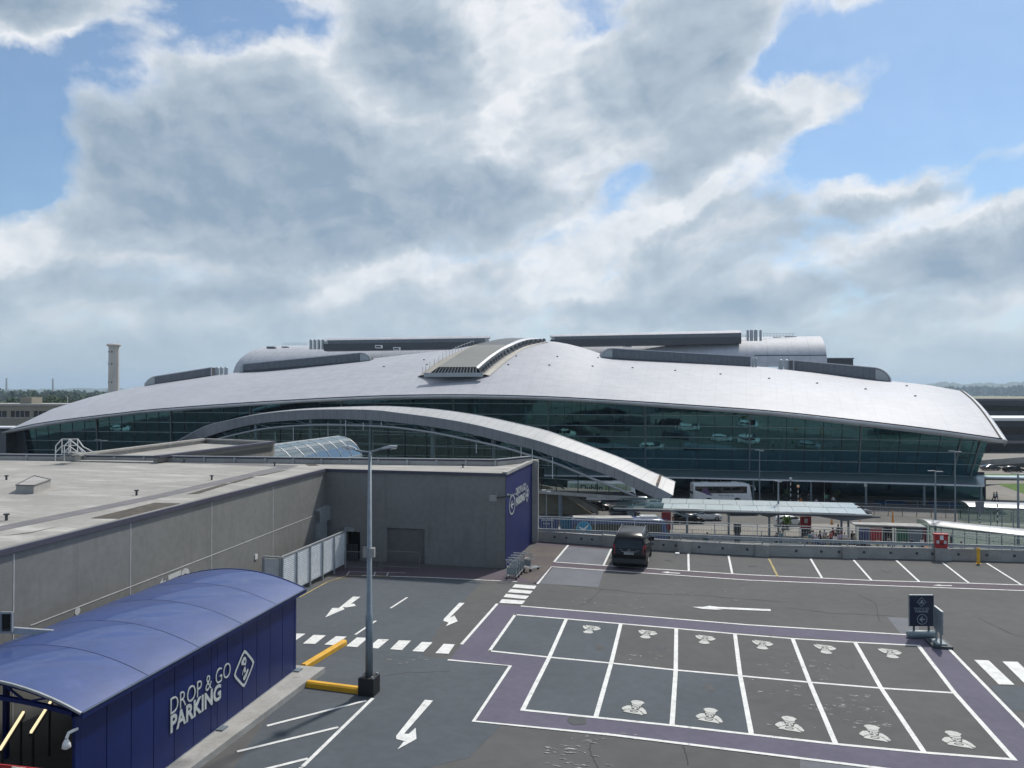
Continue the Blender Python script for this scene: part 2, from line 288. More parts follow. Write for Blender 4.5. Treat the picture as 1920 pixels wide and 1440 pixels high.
# ------------------------------------------------------------------ object helpers
WM = {}
def link(o): SC.collection.objects.link(o)
def tag(o, label=None, cat=None, group=None, kind=None):
    if label: o['label'] = label
    if cat: o['category'] = cat
    if group: o['group'] = group
    if kind: o['kind'] = kind
    return o
def thing(name, label, cat, loc=(0, 0, 0), rz=0.0, group=None):
    o = bpy.data.objects.new(name, None); link(o); o.empty_display_size = .3
    o.location = loc; o.rotation_euler = (0, 0, rz); tag(o, label, cat, group)
    WM[o] = Matrix.Translation(Vector(loc)) @ Matrix.Rotation(rz, 4, 'Z'); return o
class MB:
    def __init__(s): s.v = []; s.f = []; s.uv = {}
    def add(s, vs, fs, uv=None):
        n = len(s.v); s.v += [Vector(a) for a in vs]
        for i, f in enumerate(fs):
            s.f.append(tuple(n+j for j in f))
            if uv: s.uv[len(s.f)-1] = [uv[j] for j in f]
        return s
    def box(s, x0, x1, y0, y1, z0, z1):
        return s.add([(x, y, z) for x in (x0, x1) for y in (y0, y1) for z in (z0, z1)], [(0, 1, 3, 2), (4, 6, 7, 5), (0, 4, 5, 1), (2, 3, 7, 6), (0, 2, 6, 4), (1, 5, 7, 3)])
    def obox(s, c, ax, ay, az):      # centre and three half-axis vectors
        c, ax, ay, az = map(Vector, (c, ax, ay, az))
        return s.add([c+i*ax+j*ay+k*az for i in (-1, 1) for j in (-1, 1) for k in (-1, 1)], [(0, 1, 3, 2), (4, 6, 7, 5), (0, 4, 5, 1), (2, 3, 7, 6), (0, 2, 6, 4), (1, 5, 7, 3)])
    def bar(s, a, b, w_, h_, upv=(0, 0, 1)):
        a, b = Vector(a), Vector(b); d = b-a
        if d.length < 1e-6: return s
        u = Vector(upv); x = d.cross(u)
        if x.length < 1e-4: x = d.cross(Vector((1, 0, 0)))
        x.normalize(); u = x.cross(d).normalized()
        return s.obox((a+b)/2, d/2, x*w_/2, u*h_/2)
    def tube(s, pts, r, n=8, cap=True):
        pts = [Vector(p) for p in pts]; rs = r if isinstance(r, (list, tuple)) else [r]*len(pts); vs = []; fs = []
        ref = None
        for i, p in enumerate(pts):
            d = (pts[min(i+1, len(pts)-1)]-pts[max(i-1, 0)])
            if d.length < 1e-9: d = Vector((0, 0, 1))
            d.normalize()
            if ref is None:
                ref = d.cross(Vector((0, 0, 1)))
                if ref.length < .05: ref = Vector((1, 0, 0))
            x = (ref-d*ref.dot(d)).normalized(); y = d.cross(x); ref = x
            vs += [p+(x*math.cos(2*math.pi*k/n)+y*math.sin(2*math.pi*k/n))*rs[i] for k in range(n)]
        for i in range(len(pts)-1):
            for k in range(n): fs.append((i*n+k, i*n+(k+1) % n, (i+1)*n+(k+1) % n, (i+1)*n+k))
        if cap: fs.append(tuple(range(n))[::-1]); fs.append(tuple((len(pts)-1)*n+k for k in range(n)))
        return s.add(vs, fs)
    def poly(s, pts, z=None):
        pts = [Vector(p) for p in pts]
        return s.add(pts, [tuple(range(len(pts)))])
    def prism(s, pts, h):            # pts planar polygon, extruded by vector h
        n = len(pts); h = Vector(h); pts = [Vector(p) for p in pts]
        return s.add(pts+[p+h for p in pts], [tuple(range(n))[::-1], tuple(range(n, 2*n))]+[(i, (i+1) % n, n+(i+1) % n, n+i) for i in range(n)])
    def grid(s, rows, uvm=None, close=False):   # rows of equal length; uv in metres by arc length
        nr, nc = len(rows), len(rows[0]); rows = [[Vector(p) for p in r] for r in rows]
        vs = [p for r in rows for p in r]; fs = []; uv = []
        mr = rows[nr//2]; us = [0]
        for i in range(1, nc): us.append(us[-1]+(mr[i]-mr[i-1]).length)
        vv = [0]
        for j in range(1, nr): vv.append(vv[-1]+(rows[j][nc//2]-rows[j-1][nc//2]).length)
        for j in range(nr):
            for i in range(nc): uv.append((us[i], vv[j]))
        for j in range(nr-1):
            for i in range(nc-1): fs.append((j*nc+i, j*nc+i+1, (j+1)*nc+i+1, (j+1)*nc+i))
        return s.add(vs, fs, uv)
    def sphere(s, c, r, nu=12, nv=8, sc=(1, 1, 1)):
        c = Vector(c); rows = []
        for j in range(nv+1):
            t = math.pi*j/nv
            rows.append([c+Vector((math.sin(t)*math.cos(2*math.pi*i/nu)*sc[0], math.sin(t)*math.sin(2*math.pi*i/nu)*sc[1], math.cos(t)*sc[2]))*r for i in range(nu+1)])
        return s.grid(rows)
    def lathe(s, c, prof, n=16):
        c = Vector(c); rows = [[c+Vector((r*math.cos(2*math.pi*i/n), r*math.sin(2*math.pi*i/n), z)) for i in range(n+1)] for r, z in prof]
        return s.grid(rows)
    def build(s, name, material, parent=None, smooth=False, merge=False):
        me = bpy.data.meshes.new(name)
        M = WM.get(parent, Matrix.Identity(4)).inverted() if parent else Matrix.Identity(4)
        me.from_pydata([M @ v for v in s.v], [], s.f)
        if s.uv:
            ul = me.uv_layers.new(name='UVMap')
            for fi, pl in enumerate(me.polygons):
                if fi in s.uv:
                    for li, uvv in zip(pl.loop_indices, s.uv[fi]): ul.data[li].uv = uvv
        me.materials.append(material)
        bm = bmesh.new(); bm.from_mesh(me)
        if merge: bmesh.ops.remove_doubles(bm, verts=bm.verts, dist=1e-4)
        bmesh.ops.recalc_face_normals(bm, faces=bm.faces); bm.to_mesh(me); bm.free()
        if smooth: me.polygons.foreach_set('use_smooth', [True]*len(me.polygons))
        me.update(); o = bpy.data.objects.new(name, me); link(o)
        if parent: o.parent = parent; WM[o] = WM.get(parent, Matrix.Identity(4))
        return o
def auto_smooth(o, deg=35):
    me = o.data; me.polygons.foreach_set('use_smooth', [True]*len(me.polygons))
    bm = bmesh.new(); bm.from_mesh(me)
    for e in bm.edges:
        if len(e.link_faces) == 2 and e.calc_face_angle(0) > R(deg): e.smooth = False
    bm.to_mesh(me); bm.free()
def copy_tree(o, parent=None):
    c = o.copy(); link(c); c.parent = parent
    for ch in o.children: copy_tree(ch, c)
    return c
def text(s, size, name, material, parent, org, xd, ud, bold=0.0, depth=.01, align='LEFT', sx=1.0):
    cu = bpy.data.curves.new('txt', 'FONT'); cu.body = s; cu.size = size; cu.offset = bold; cu.extrude = depth; cu.align_x = align; cu.resolution_u = 4
    to = bpy.data.objects.new('txt', cu); link(to); bpy.context.view_layer.update()
    dg = bpy.context.evaluated_depsgraph_get(); me = bpy.data.meshes.new_from_object(to.evaluated_get(dg))
    bpy.data.objects.remove(to); xd, ud = Vector(xd).normalized(), Vector(ud).normalized(); n = xd.cross(ud)
    M = WM.get(parent, Matrix.Identity(4)).inverted() if parent else Matrix.Identity(4)
    for v in me.vertices: v.co = M @ (Vector(org)+xd*v.co.x*sx+ud*v.co.y+n*v.co.z)
    me.materials.clear(); me.materials.append(material); me.name = name
    o = bpy.data.objects.new(name, me); link(o)
    if parent: o.parent = parent; WM[o] = WM[parent]
    return o
def struct(name, mb, material, parent=None, smooth=False):
    o = mb.build(name, material, parent, smooth)
    if not parent: o['kind'] = 'structure'
    return o
def lerp(a, b, t): return a+(b-a)*t
def interp(tab, x):
    if x <= tab[0][0]: return tab[0][1:] if len(tab[0]) > 2 else tab[0][1]
    for a, b in zip(tab, tab[1:]):
        if x <= b[0]:
            t = (x-a[0])/(b[0]-a[0])
            return lerp(a[1], b[1], t) if len(a) == 2 else tuple(lerp(p, q, t) for p, q in zip(a[1:], b[1:]))
    return tab[-1][1:] if len(tab[-1]) > 2 else tab[-1][1]
def smoothtab(tab, x):               # Catmull-Rom through (x, y)
    n = len(tab)
    if x <= tab[0][0]: return tab[0][1]
    if x >= tab[-1][0]: return tab[-1][1]
    i = max(k for k in range(n-1) if tab[k][0] <= x)
    def sl(k):
        a = max(k-1, 0); b = min(k+1, n-1); return (tab[b][1]-tab[a][1])/(tab[b][0]-tab[a][0])
    h = tab[i+1][0]-tab[i][0]; t = (x-tab[i][0])/h
    return (2*t**3-3*t*t+1)*tab[i][1]+(t**3-2*t*t+t)*h*sl(i)+(-2*t**3+3*t*t)*tab[i+1][1]+(t**3-t*t)*h*sl(i+1)
exec_parts = []

# ================================================================== GROUND AND FAR LAND
def WP(u, w_, z): p = HR*u+HF*w_; p.z = z; return p
def hrect(mb, u0, u1, w0, w1, z): mb.poly([WP(u0, w0, z), WP(u1, w0, z), WP(u1, w1, z), WP(u0, w1, z)]); return mb
struct('ground', hrect(MB(), -9000, 9000, -600, 12000, ZG-.02), M_field)
struct('pavement', hrect(MB(), -420, 420, -60, 420, ZG), M_pave)
mb = MB()
mb.poly([OG(900, 110, ZG+.006), OG(1960, 114, ZG+.006), OG(1980, 131, ZG+.006), OG(900, 142, ZG+.006)])
struct('road', mb, M_road)
mb = MB(); mb.poly([OG(880, 70, ZG+.007), OG(1700, 62, ZG+.007), OG(2100, 62, ZG+.007), OG(2200, 84, ZG+.007), OG(1640, 88, ZG+.007), OG(880, 90, ZG+.007)])
struct('bus_lane_road', mb, M_road)
mb = MB(); mb.poly([OG(-500, 60, ZG+.006), OG(870, 62, ZG+.006), OG(870, 150, ZG+.006), OG(-300, 172, ZG+.006)]); struct('added_dark_road', mb, M_sroad)  # hidden sheet added so the left glass mirrors dark ground, not bright paving
mb = MB(); mb.poly([OG(1848, 150, ZG+.008), OG(1990, 130, ZG+.008), OG(2200, 128, ZG+.008), OG(2200, 160, ZG+.008), OG(1880, 172, ZG+.008)])
mb = MB(); mb.poly([G(1868, 907, ZG)+Vector((0, 0, .012)), G(1925, 928, ZG)+Vector((0, 0, .012)), G(2060, 930, ZG)+Vector((0, 0, .012)), G(2060, 905, ZG)+Vector((0, 0, .012))])
mb.poly([G(1838, 893, ZG)+Vector((0, 0, .012)), G(2060, 894, ZG)+Vector((0, 0, .012)), G(2060, 889, ZG)+Vector((0, 0, .012)), G(1838, 889, ZG)+Vector((0, 0, .012))])
struct('lawn', mb, M_lawn)
# pale dry field beyond the airfield
mb = MB(); mb.poly([WP(500, 1100, ZG+.3), WP(3500, 1100, ZG+.3), WP(6000, 4600, ZG+.3), WP(1500, 4600, ZG+.3)]); struct('field', mb, M_yfield)
# hills
def hill_rows(azs, dist, hts, depth_, seed):
    rnd = random.Random(seed); rows = []
    for j in range(7):
        t = j/6; r = []
        for i, a in enumerate(azs):
            hh = smoothtab(hts, a)*math.sin(min(t*1.25, 1)*math.pi/2)
            hh *= .82+.18*math.sin(a*31+j*1.7+seed)*math.sin(a*77+seed*2)
            hh += (rnd.random()-.5)*min(hh, 9)*.7
            d = dist+depth_*t; p = HR*math.tan(R(a))*d+HF*d; p.z = ZG+max(hh, 0); r.append(p)
        rows.append(r)
    return rows
azs = [18+.16*i for i in range(130)]
mb = MB(); mb.grid(hill_rows(azs, 5200, [(18, 40), (22, 75), (27, 95), (29, 118), (31, 112), (34, 125), (40, 100)], 2200, 3)); struct('hills', mb, M_hill, smooth=True)
mb = MB(); azs = [-42+.16*i for i in range(160)]
mb.grid(hill_rows(azs, 6000, [(-42, 44), (-36, 50), (-32, 42), (-29, 52), (-26, 48), (-17, 30)], 2000, 8)); struct('low_hills', mb, M_hill, smooth=True)

def leafclump(mb, c, r, n, s, rnd, flat=.8):
    for _ in range(n):
        v = Vector((rnd.gauss(0, 1), rnd.gauss(0, 1), rnd.gauss(0, 1)*flat)); v = v.normalized()*r*rnd.uniform(.55, 1.0); p = c+v
        a = Vector((rnd.uniform(-1, 1), rnd.uniform(-1, 1), rnd.uniform(-1, 1))).normalized(); b = a.cross(Vector((rnd.uniform(-1, 1), rnd.uniform(-1, 1), rnd.uniform(-1, 1)))).normalized(); q = s*rnd.uniform(.6, 1.3)
        mb.add([p+a*q, p+b*q*.8, p-a*q, p-b*q*.8], [(0, 1, 2, 3)])
# far woods read as one mass
def woods(name, label, az0, az1, d0, d1, n, h0, h1, seed, material=M_wood, lift=0.0):
    rnd = random.Random(seed); mb = MB()
    for _ in range(n):
        a = rnd.uniform(az0, az1); d = rnd.uniform(d0, d1); p = HR*math.tan(R(a))*d+HF*d; h = rnd.uniform(h0, h1); p.z = ZG+h*.5+lift
        k = d/1500
        leafclump(mb, p, h*.62, 26, 2.4*k+1.2, rnd, .8)
        p2 = p.copy(); p2.z = ZG+h*.25+lift; leafclump(mb, p2, h*.6, 10, 3*k+1.5, rnd, .5)
    o = mb.build(name, material); tag(o, label, 'woodland', kind='stuff')
woods('woodland', 'hazy green woodland along the far edge of the airfield at right', 26.0, 40, 3700, 5000, 620, 26, 46, 5, M_wood, 6)
woods('woodland', 'hazy green woodland belt on the left beyond the beige terminal', -42, -22, 900, 2600, 520, 10, 20, 6)

# a few single trees behind the beige building on the left
def tree_proto(seed):
    rnd = random.Random(seed)
    t = thing('broadleaf_tree', 'x', 'tree', (0, 0, 0), 0, 'broadleaf trees behind the beige terminal')
    MB().tube([(0, 0, 0), (.2, .1, 3), (0, .2, 7)], [.55, .42, .22], 7).build('trunk', M_bark, t)
    mb = MB()
    for k in range(34):
        a = rnd.uniform(0, 6.28); rr = rnd.uniform(0, 4.6)**.9; z = rnd.uniform(4.5, 12.5); sh = max(.3, 1-((z-8)/5.4)**2)
        leafclump(mb, Vector((math.cos(a)*rr*sh*1.25, math.sin(a)*rr*sh*1.25, z)), rnd.uniform(1.2, 2.2), 34, .42, rnd)
    mb.build('crown', M_leaf, t)
    MB().tube([(0, .1, 5), (1.6, .6, 8.5)], [.2, .06], 5).tube([(0, .1, 4.6), (-1.8, -.4, 8.2)], [.2, .06], 5).tube([(0, .2, 6), (.3, -1.5, 9.5)], [.17, .05], 5).build('limb', M_bark, t)
    return t
tp = [tree_proto(11), tree_proto(12)]
spots = [(6, 470), (22, 500), (38, 465), (54, 520), (70, 480), (84, 455), (97, 500), (109, 470), (122, 520), (134, 480), (146, 500), (158, 470), (170, 510), (183, 480), (196, 500)]
tl = ['leftmost of the row, at the very edge of the frame', 'second from the left edge above the beige roof', 'third from the left, low and round above the roof box', 'fourth from the left, set back and hazy', 'fifth from the left', 'sixth from the left, near the thin mast', 'seventh from the left, tallest and dark', 'eighth from the left, dark and dense', 'ninth from the left, above the end of the beige roof', 'tenth from the left, beside the silver roof slope', 'fifth tree left of the concrete tower', 'fourth tree left of the concrete tower', 'third tree left of the concrete tower', 'second tree left of the concrete tower', 'tree nearest to the concrete tower on its left']
for i, (px, d) in enumerate(spots):
    o = tp[i] if i < 2 else copy_tree(tp[i % 2])
    o.location = OG(px, d); o.rotation_euler.z = i*1.3; s_ = [.95, 1.1, .9, 1.15, .92, 1.05, 1.22, 1.18][i % 8]; o.scale = (s_*1.25, s_*1.25, s_*.98)
    o['label'] = 'dark green broadleaf tree, '+tl[i]; o['category'] = 'tree'

# ------------------------------------------------------------------ far buildings, left
def bld(name, label, cat='building', p=(0, 0, 0), group=None): return thing(name, label, cat, p, 0, group)
def slab(mb, u0, u1, w0, w1, z0, z1):
    c = WP((u0+u1)/2, (w0+w1)/2, (z0+z1)/2); return mb.obox(c, HR*(u1-u0)/2, HF*(w1-w0)/2, (0, 0, (z1-z0)/2))
def Uat(px, d): return (px-960)/F*d*1.0+0.0
def Uw(px, d): p = P(px, 735, d); return p.dot(HR), p.dot(HF)
b = bld('terminal_building', 'long low beige building with a band of windows, far left behind the silver roof', 'building', OG(60, 350))
u0, w0 = Uw(-120, 350); u1, _ = Uw(240, 350)
slab(MB(), u0, u1, w0, w0+26, ZG, 3.3).build('wall', M_beige, b)
slab(MB(), u0-1, u1+1, w0-.8, w0+27, 3.3, 4.1).build('roof', M_concl, b)
x = u0+3
while x < u1-6:
    o = slab(MB(), x, x+8.4, w0-.12, w0, -1.9, .9).build('window', M_cglass, b)
    mb = MB()
    for k in range(1, 4): slab(mb, x+k*2.1-.1, x+k*2.1+.1, w0-.2, w0-.12, -1.9, .9)
    mb.build('mullion', M_concl, o); x += 10.4
slab(MB(), u0, u1, w0-.35, w0, -2.5, -2.0).build('ledge', M_concl, b)
uu, _ = Uw(22, 350); uv_, _ = Uw(44, 350); slab(MB(), uu, uv_, w0+6, w0+14, 4.1, 7.0).build('roof_box', M_beige, b)
for i, (pl, pr, d, z, lab) in enumerate([(-60, 26, 300, -4.1, 'white flat roof of a low shed below the beige building, upper one'), (-60, 62, 262, -5.1, 'white flat roofed walkway building at far left, middle one'), (-80, 42, 225, -5.0, 'white flat roofed walkway building nearest to the tip of the silver roof')]):
    b = bld('walkway_building', lab, 'building', OG(10, d)); a0, w0 = Uw(pl, d); a1, _ = Uw(pr, d)
    slab(MB(), a0, a1, w0+.4, w0+9, ZG, z-.5).build('wall', M_int, b); slab(MB(), a0-1, a1+1, w0-.4, w0+10, z-.5, z).build('roof', M_fascia, b)
    slab(MB(), a0, a1, w0+.2, w0+.38, z-2.3, z-1.0).build('window_band', M_cglass, b)
# control tower
t = thing('control_tower', 'tall plain concrete tower with a flared ring top standing behind the silver roof', 'tower', OG(213, 420))
bz = OG(213, 420)
tb = MB().lathe(bz, [(2.9, 0), (2.75, 20), (2.6, 43.6)], 10).build('shaft', M_towerc, t)
MB().lathe(bz+Vector((0, 0, 43.4)), [(2.6, 0), (3.6, .5), (3.7, 1.1), (3.0, 1.6), (2.4, 1.7), (0, 1.7)], 20).build('ring', M_towerc, t)
mb = MB()
for z in (13.5, 24, 34, 40.5):
    for a in (-2.0, -1.25): mb.sphere(bz+Vector((math.cos(a)*2.62, math.sin(a)*2.62, z)), .42, 8, 6)
mb.build('porthole', M_black, t)
mb = MB()
for a in (0, 1.2, 2.5, 4, 5.2): mb.tube([bz+Vector((math.cos(a)*2.4, math.sin(a)*2.4, 44.6)), bz+Vector((math.cos(a)*2.4, math.sin(a)*2.4, 46.3))], .06, 4)
mb.build('aerial', M_steel, t)
# masts and chimneys on the hazy skyline
for px, d, h, lab in ((12, 3500, 78, 'pale striped chimney on the hazy skyline at the left edge'), (99, 3400, 74, 'thin pale chimney on the hazy skyline left of the concrete tower')):
    p = OG(px, d); o = MB().lathe(p, [(5, 0), (3.2, h), (0, h)], 10).build('chimney', M_concl); tag(o, lab, 'chimney', 'chimneys on the skyline')
p = OG(127, 300); o = MB().tube([p, p+Vector((0, 0, 17))], [.16, .09], 6).build('mast', M_wpaint); tag(o, 'thin white mast in front of the dark trees at left', 'mast')

# ------------------------------------------------------------------ far structures, right
def pier(px0, px1, d, z0, z1, label, mats, name='airport_pier'):
    b = bld(name, label, 'building', OG(px0, d)); a0, w0 = Uw(px0, d); a1, _ = Uw(px1, d)
    slab(MB(), a0, a1, w0, w0+24, ZG, z1-.9).build('wall', mats[0], b); slab(MB(), a0-1.2, a1+1, w0-1.2, w0+25, z1-.9, z1).build('roof', mats[1], b)
    slab(MB(), a0+2, a1-2, w0-.25, w0, z0, z0+(z1-z0)*.45).build('window_band', mats[2], b)
    return b, a0, a1, w0
M_pd = mat('pier_dark', (.035, .042, .055), (.02, .025, .034), .05, rough=.5)
pier(1780, 2250, 330, 2.0, 7.3, 'long dark glazed pier building at the right edge below the dry field', (M_pd, M_roofband, M_cglass))
b, a0, a1, w0 = pier(1790, 2250, 250, -3.5, 1.7, 'dark pier building with a thin white roof edge at the right', (M_pd, M_wpaint, M_cglass))
slab(MB(), a0, a1, w0-6, w0-.3, -6.2, -5.6).build('canopy', M_roofband, b)
# concrete ramp beside the terminal
t = thing('ramp', 'pale concrete vehicle ramp with parapet beside the right end of the terminal', 'ramp', OG(1880, 200))
pa, pb = P(1800, 866, 205), P(2060, 846, 190)
mb = MB(); mb.prism([pa, pb, Vector((pb.x, pb.y, pb.z-1.7)), Vector((pa.x, pa.y, pa.z-1.5))], HF*.4); mb.build('parapet', M_concl, t)
mb = MB(); mb.prism([pa-Vector((0, 0, 1.5)), pb-Vector((0, 0, 1.7)), pb-Vector((0, 0, 2.7)), pa-Vector((0, 0, 2.4))], HF*9); mb.build('deck', M_road, t)
mb = MB()
for k in range(6):
    q = pa.lerp(pb, .08+k*.17)+HF*3; q.z -= 2.4; mb.tube([q, Vector((q.x, q.y, ZG))], .5, 8)
mb.build('column', M_conc, t)

# ================================================================== TERMINAL
gd = [(0, 168), (45, 167), (150, 165), (400, 159), (700, 154), (1000, 150), (1240, 147), (1500, 142), (1750, 137), (1835, 135), (1900, 133.5)]
def Fd(px): return smoothtab(gd, px)
LEAN = .16
eave_y = [(10, 809), (60, 797), (120, 788), (237, 774), (300, 767.5), (510, 753), (700, 743.5), (847, 741), (1000, 743.7), (1130, 750), (1280, 759.5), (1450, 772), (1600, 788), (1750, 806), (1878, 824)]
fasc_y = [(0, 814.5), (45, 807), (120, 794), (237, 779), (300, 773), (510, 758.5), (700, 749.8), (847, 747.8), (1000, 750), (1130, 756.5), (1280, 767), (1450, 780), (1600, 797.5), (1750, 815.5), (1888, 832)]
ridge_x = [(10, 11), (60, 95), (120, 175), (300, 390), (500, 590), (700, 780), (847, 905), (960, 1010), (1120, 1150), (1298, 1313), (1395, 1395), (1528, 1510), (1628, 1597), (1730, 1683), (1878, 1802)]
ridge_y = [(11, 808), (50, 790), (95, 768), (145, 752), (175, 743), (200, 737), (275, 722), (350, 712), (440, 699), (500, 695), (600, 684), (693, 673), (760, 665), (850, 655), (900, 645), (960, 639), (1010, 639), (1050, 642), (1100, 654), (1135, 666), (1190, 671.5), (1280, 677), (1420, 687), (1490, 695), (1665, 714), (1740, 722), (1802, 733)]
rdd = [(10, 1), (60, 14), (120, 24), (300, 42), (500, 55), (850, 62), (1300, 62), (1628, 55), (1730, 48), (1878, 42)]
def eaveD(px): return Fd(px)-5.5
T = bld('terminal_building', 'huge airport terminal with a curved silver roof and leaning dark glass front', 'building', OG(960, 150))
cols = [10+(1878-10)*i/72 for i in range(73)]
rows = [[] for _ in range(20)]
for px in cols:
    de = eaveD(px); e = P(px, smoothtab(eave_y, px), de)
    rx = smoothtab(ridge_x, px); g = P(rx, smoothtab(ridge_y, rx), de+smoothtab(rdd, px)); L = smoothtab(rdd, px)
    for j in range(17):
        t_ = j/16; p = e.lerp(g, t_); p.z += 1.5*(L/62)*math.sin(math.pi*t_); rows[j].append(p)
    hd = (g-e); hd.z = 0; hd.normalize()
    rows[17].append(g+hd*6*(L/62)+Vector((0, 0, -.1))); rows[18].append(g+hd*22*(L/62)+Vector((0, 0, -1.8*(L/62)))); rows[19].append(g+hd*44*(L/62)+Vector((0, 0, -7*(L/62))))
mb = MB(); mb.grid(rows)
BV = BVHTree.FromPolygons([tuple(v) for v in mb.v], mb.f)
mb.build('roof', M_roof, T, smooth=True)
ROWS = rows
def onroof(px, py, off=0.0):
    d = ray(px, py).normalized(); h = BV.ray_cast(CAMLOC, d)
    if h[0] is None: return P(px, py, 200)
    return h[0]-d*off
# gutter line, fascia and soffit
ev = rows[0]; fb = [P(smoothtab([(10, 2), (1878, 1888)], px), smoothtab(fasc_y, smoothtab([(10, 2), (1878, 1888)], px)), eaveD(px)+.35) for px in cols]
MB().tube([p+Vector((0, 0, .05)) for p in ev], .17, 6).build('gutter', M_gutter, T)
fo = [a.lerp(b_, .12)-HF*.75 for a, b_ in zip(ev, fb)]; fo2 = [a.lerp(b_, .62)-HF*.62 for a, b_ in zip(ev, fb)]
MB().grid([ev, fo, fo2, fb]).build('fascia', M_fascia, T, smooth=True)
def Ztop(px): return P(px, smoothtab(fasc_y, px)+1.5, Fd(px)-1.6).z+.3
pl, pr = lambda z: lerp(58, 44, (z-ZG)/(1.5-ZG)), lambda z: lerp(1815, 1853, (z-ZG)/(2.0-ZG))
ZB = -4.9
def pxz(t_, z):                         # upright mullions, only the two end edges rake outwards
    return lerp(pl(ZB), pr(ZB), t_)+(pr(z)-pr(ZB))*t_**14+(pl(z)-pl(ZB))*(1-t_)**14
def FP(t_, z, off=0.0):
    px = pxz(t_, z); q = P(px, 735, Fd(px)-LEAN*(z-.7)-off); q.z = z; return q
NCOL = 98
def ztopt(t_):
    z = 2.0
    for _ in range(4): z = Ztop(pxz(t_, z))
    return z
TT = [i/NCOL for i in range(NCOL+1)]; ZT = [ztopt(t_) for t_ in TT]
gl = MB(); gl.grid([[FP(t_, lerp(ZB, z, k/3)) for t_, z in zip(TT, ZT)] for k in range(4)]); gl.build('glass_wall', M_glass, T)
MB().grid([fb, [FP(smoothtab([(0, 0), (1888, 1)], lerp(2, 1888, i/72)), ztopt(smoothtab([(0, 0), (1888, 1)], lerp(2, 1888, i/72)))+.1) for i in range(73)]]).build('soffit', M_soffit, T)
# right gable edge
ge = [r[-1] for r in rows[:17]]; MB().tube([p+Vector((0, 0, .1)) for p in ge], .17, 6).build('gutter', M_gutter, T)
oe = [P(lerp(1811, 1891, 1-i/16), lerp(732, 830, 1-i/16)+0.0, lerp(eaveD(1878)+42, eaveD(1878), 1-i/16)) for i in range(17)]
oe = [g_+HR*.95+HF*(-.1)+Vector((0, 0, -.25)) for g_ in ge]
MB().grid([ge, [p+Vector((0, 0, .12)) for p in [a.lerp(b_, .5) for a, b_ in zip(ge, oe)]], oe, [p+Vector((0, 0, -.9))-HR*.5 for p in oe]]).build('gable_trim', M_fascia, T, smooth=True)
# end wall on the right, glazed and dark
q0, q1 = FP(1, ZB), FP(1, ZT[-1]); bk = HF*38
MB().add([q0, q1, q1+bk+HR*2+Vector((0, 0, 6)), q0+bk+HR*2], [(0, 1, 2, 3)]).build('end_glazing', M_glass, T)
q0, q1 = FP(0, ZG), FP(0, ZT[0]+.2)
MB().add([q0, q1, P(-60, 818, 172), Vector((*P(-60, 818, 172).xy, ZG))], [(0, 1, 2, 3)]).build('end_wall', mat('end_wall_panel', (.10, .11, .13), rough=.5, seams=(3.2, 3, .05, .5)), T)
MB().grid([rows[19], [Vector((p.x, p.y, ZG)) for p in rows[19]]]).build('rear_wall', M_int, T)
# transoms, mullions
z = ZB+.03; k = 0
while z < 10:
    seg = []; 
    for t_, zt in zip(TT, ZT):
        if z < zt-.25: seg.append(FP(t_, z, .10))
        elif seg: 
            if len(seg) > 1:
                m_ = MB(); [m_.bar(a, b_, .14, .11) for a, b_ in zip(seg, seg[1:])]; m_.build('transom', M_trans, T)
            seg = []
    if len(seg) > 1:
        m_ = MB(); [m_.bar(a, b_, .14, .11) for a, b_ in zip(seg, seg[1:])]; m_.build('transom', M_trans, T)
    z += 2.09
majors = [185, 322, 470, 640, 850, 1028, 1210, 1405, 1610, 1786]
tot = FP(0, 0)
def tpx(px): return (px-pl(ZB))/(pr(ZB)-pl(ZB))
mt_ = [tpx(p) for p in majors]
gb = MB(); allmaj = [0.0]+mt_+[1.0]
for a, b_ in zip(allmaj, allmaj[1:]):
    L = (FP(b_, 0)-FP(a, 0)).length; n = max(2, round(L/3.15))
    for i in range(1, n):
        t_ = lerp(a, b_, i/n); gb.bar(FP(t_, ZB, .06), FP(t_, ztopt(t_), .06), .10, .07, (0, 1, 0))
gb.build('glazing_bars', M_gutter, T)
for t_ in mt_+[0.0, .994]:
    m_ = MB(); m_.bar(FP(t_, ZB-4.2 if t_ in (0.0,) else ZB, .22), FP(t_, ztopt(t_), .22), .26, .3, (0, 1, 0)); m_.build('mullion', M_mull, T)
# interior seen through the glass
for z in (-4.6, -.9, 3.2):
    gg = MB(); r0 = [FP(t_, z, -1.5) for t_, zt in zip(TT, ZT) if zt > z+1]; 
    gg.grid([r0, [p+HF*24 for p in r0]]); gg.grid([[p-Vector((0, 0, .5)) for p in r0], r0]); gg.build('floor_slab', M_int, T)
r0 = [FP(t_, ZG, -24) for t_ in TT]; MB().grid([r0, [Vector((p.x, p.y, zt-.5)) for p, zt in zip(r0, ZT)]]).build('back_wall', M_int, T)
for px in (600, 760, 900, 1075, 1150, 1225, 1300, 1460, 1560, 1680):
    t_ = tpx(px); a = FP(t_, ZB, -4); MB().tube([a, Vector((a.x, a.y, ztopt(t_)+1.0))], .32, 8).build('inner_column', M_intl, T)
for px, z0, z1, wd in ((402, 1.6, 4.2, 1.6), (1268, 3.0, 4.8, 1.1), (1418, 2.5, 4.4, 1.1)):
    t_ = tpx(px); a = FP(t_, (z0+z1)/2, -1.8); MB().obox(a, HR*wd/2, HF*.08, (0, 0, (z1-z0)/2)).build('hanging_banner', M_red, T)
mb = MB()
rnd = random.Random(4)
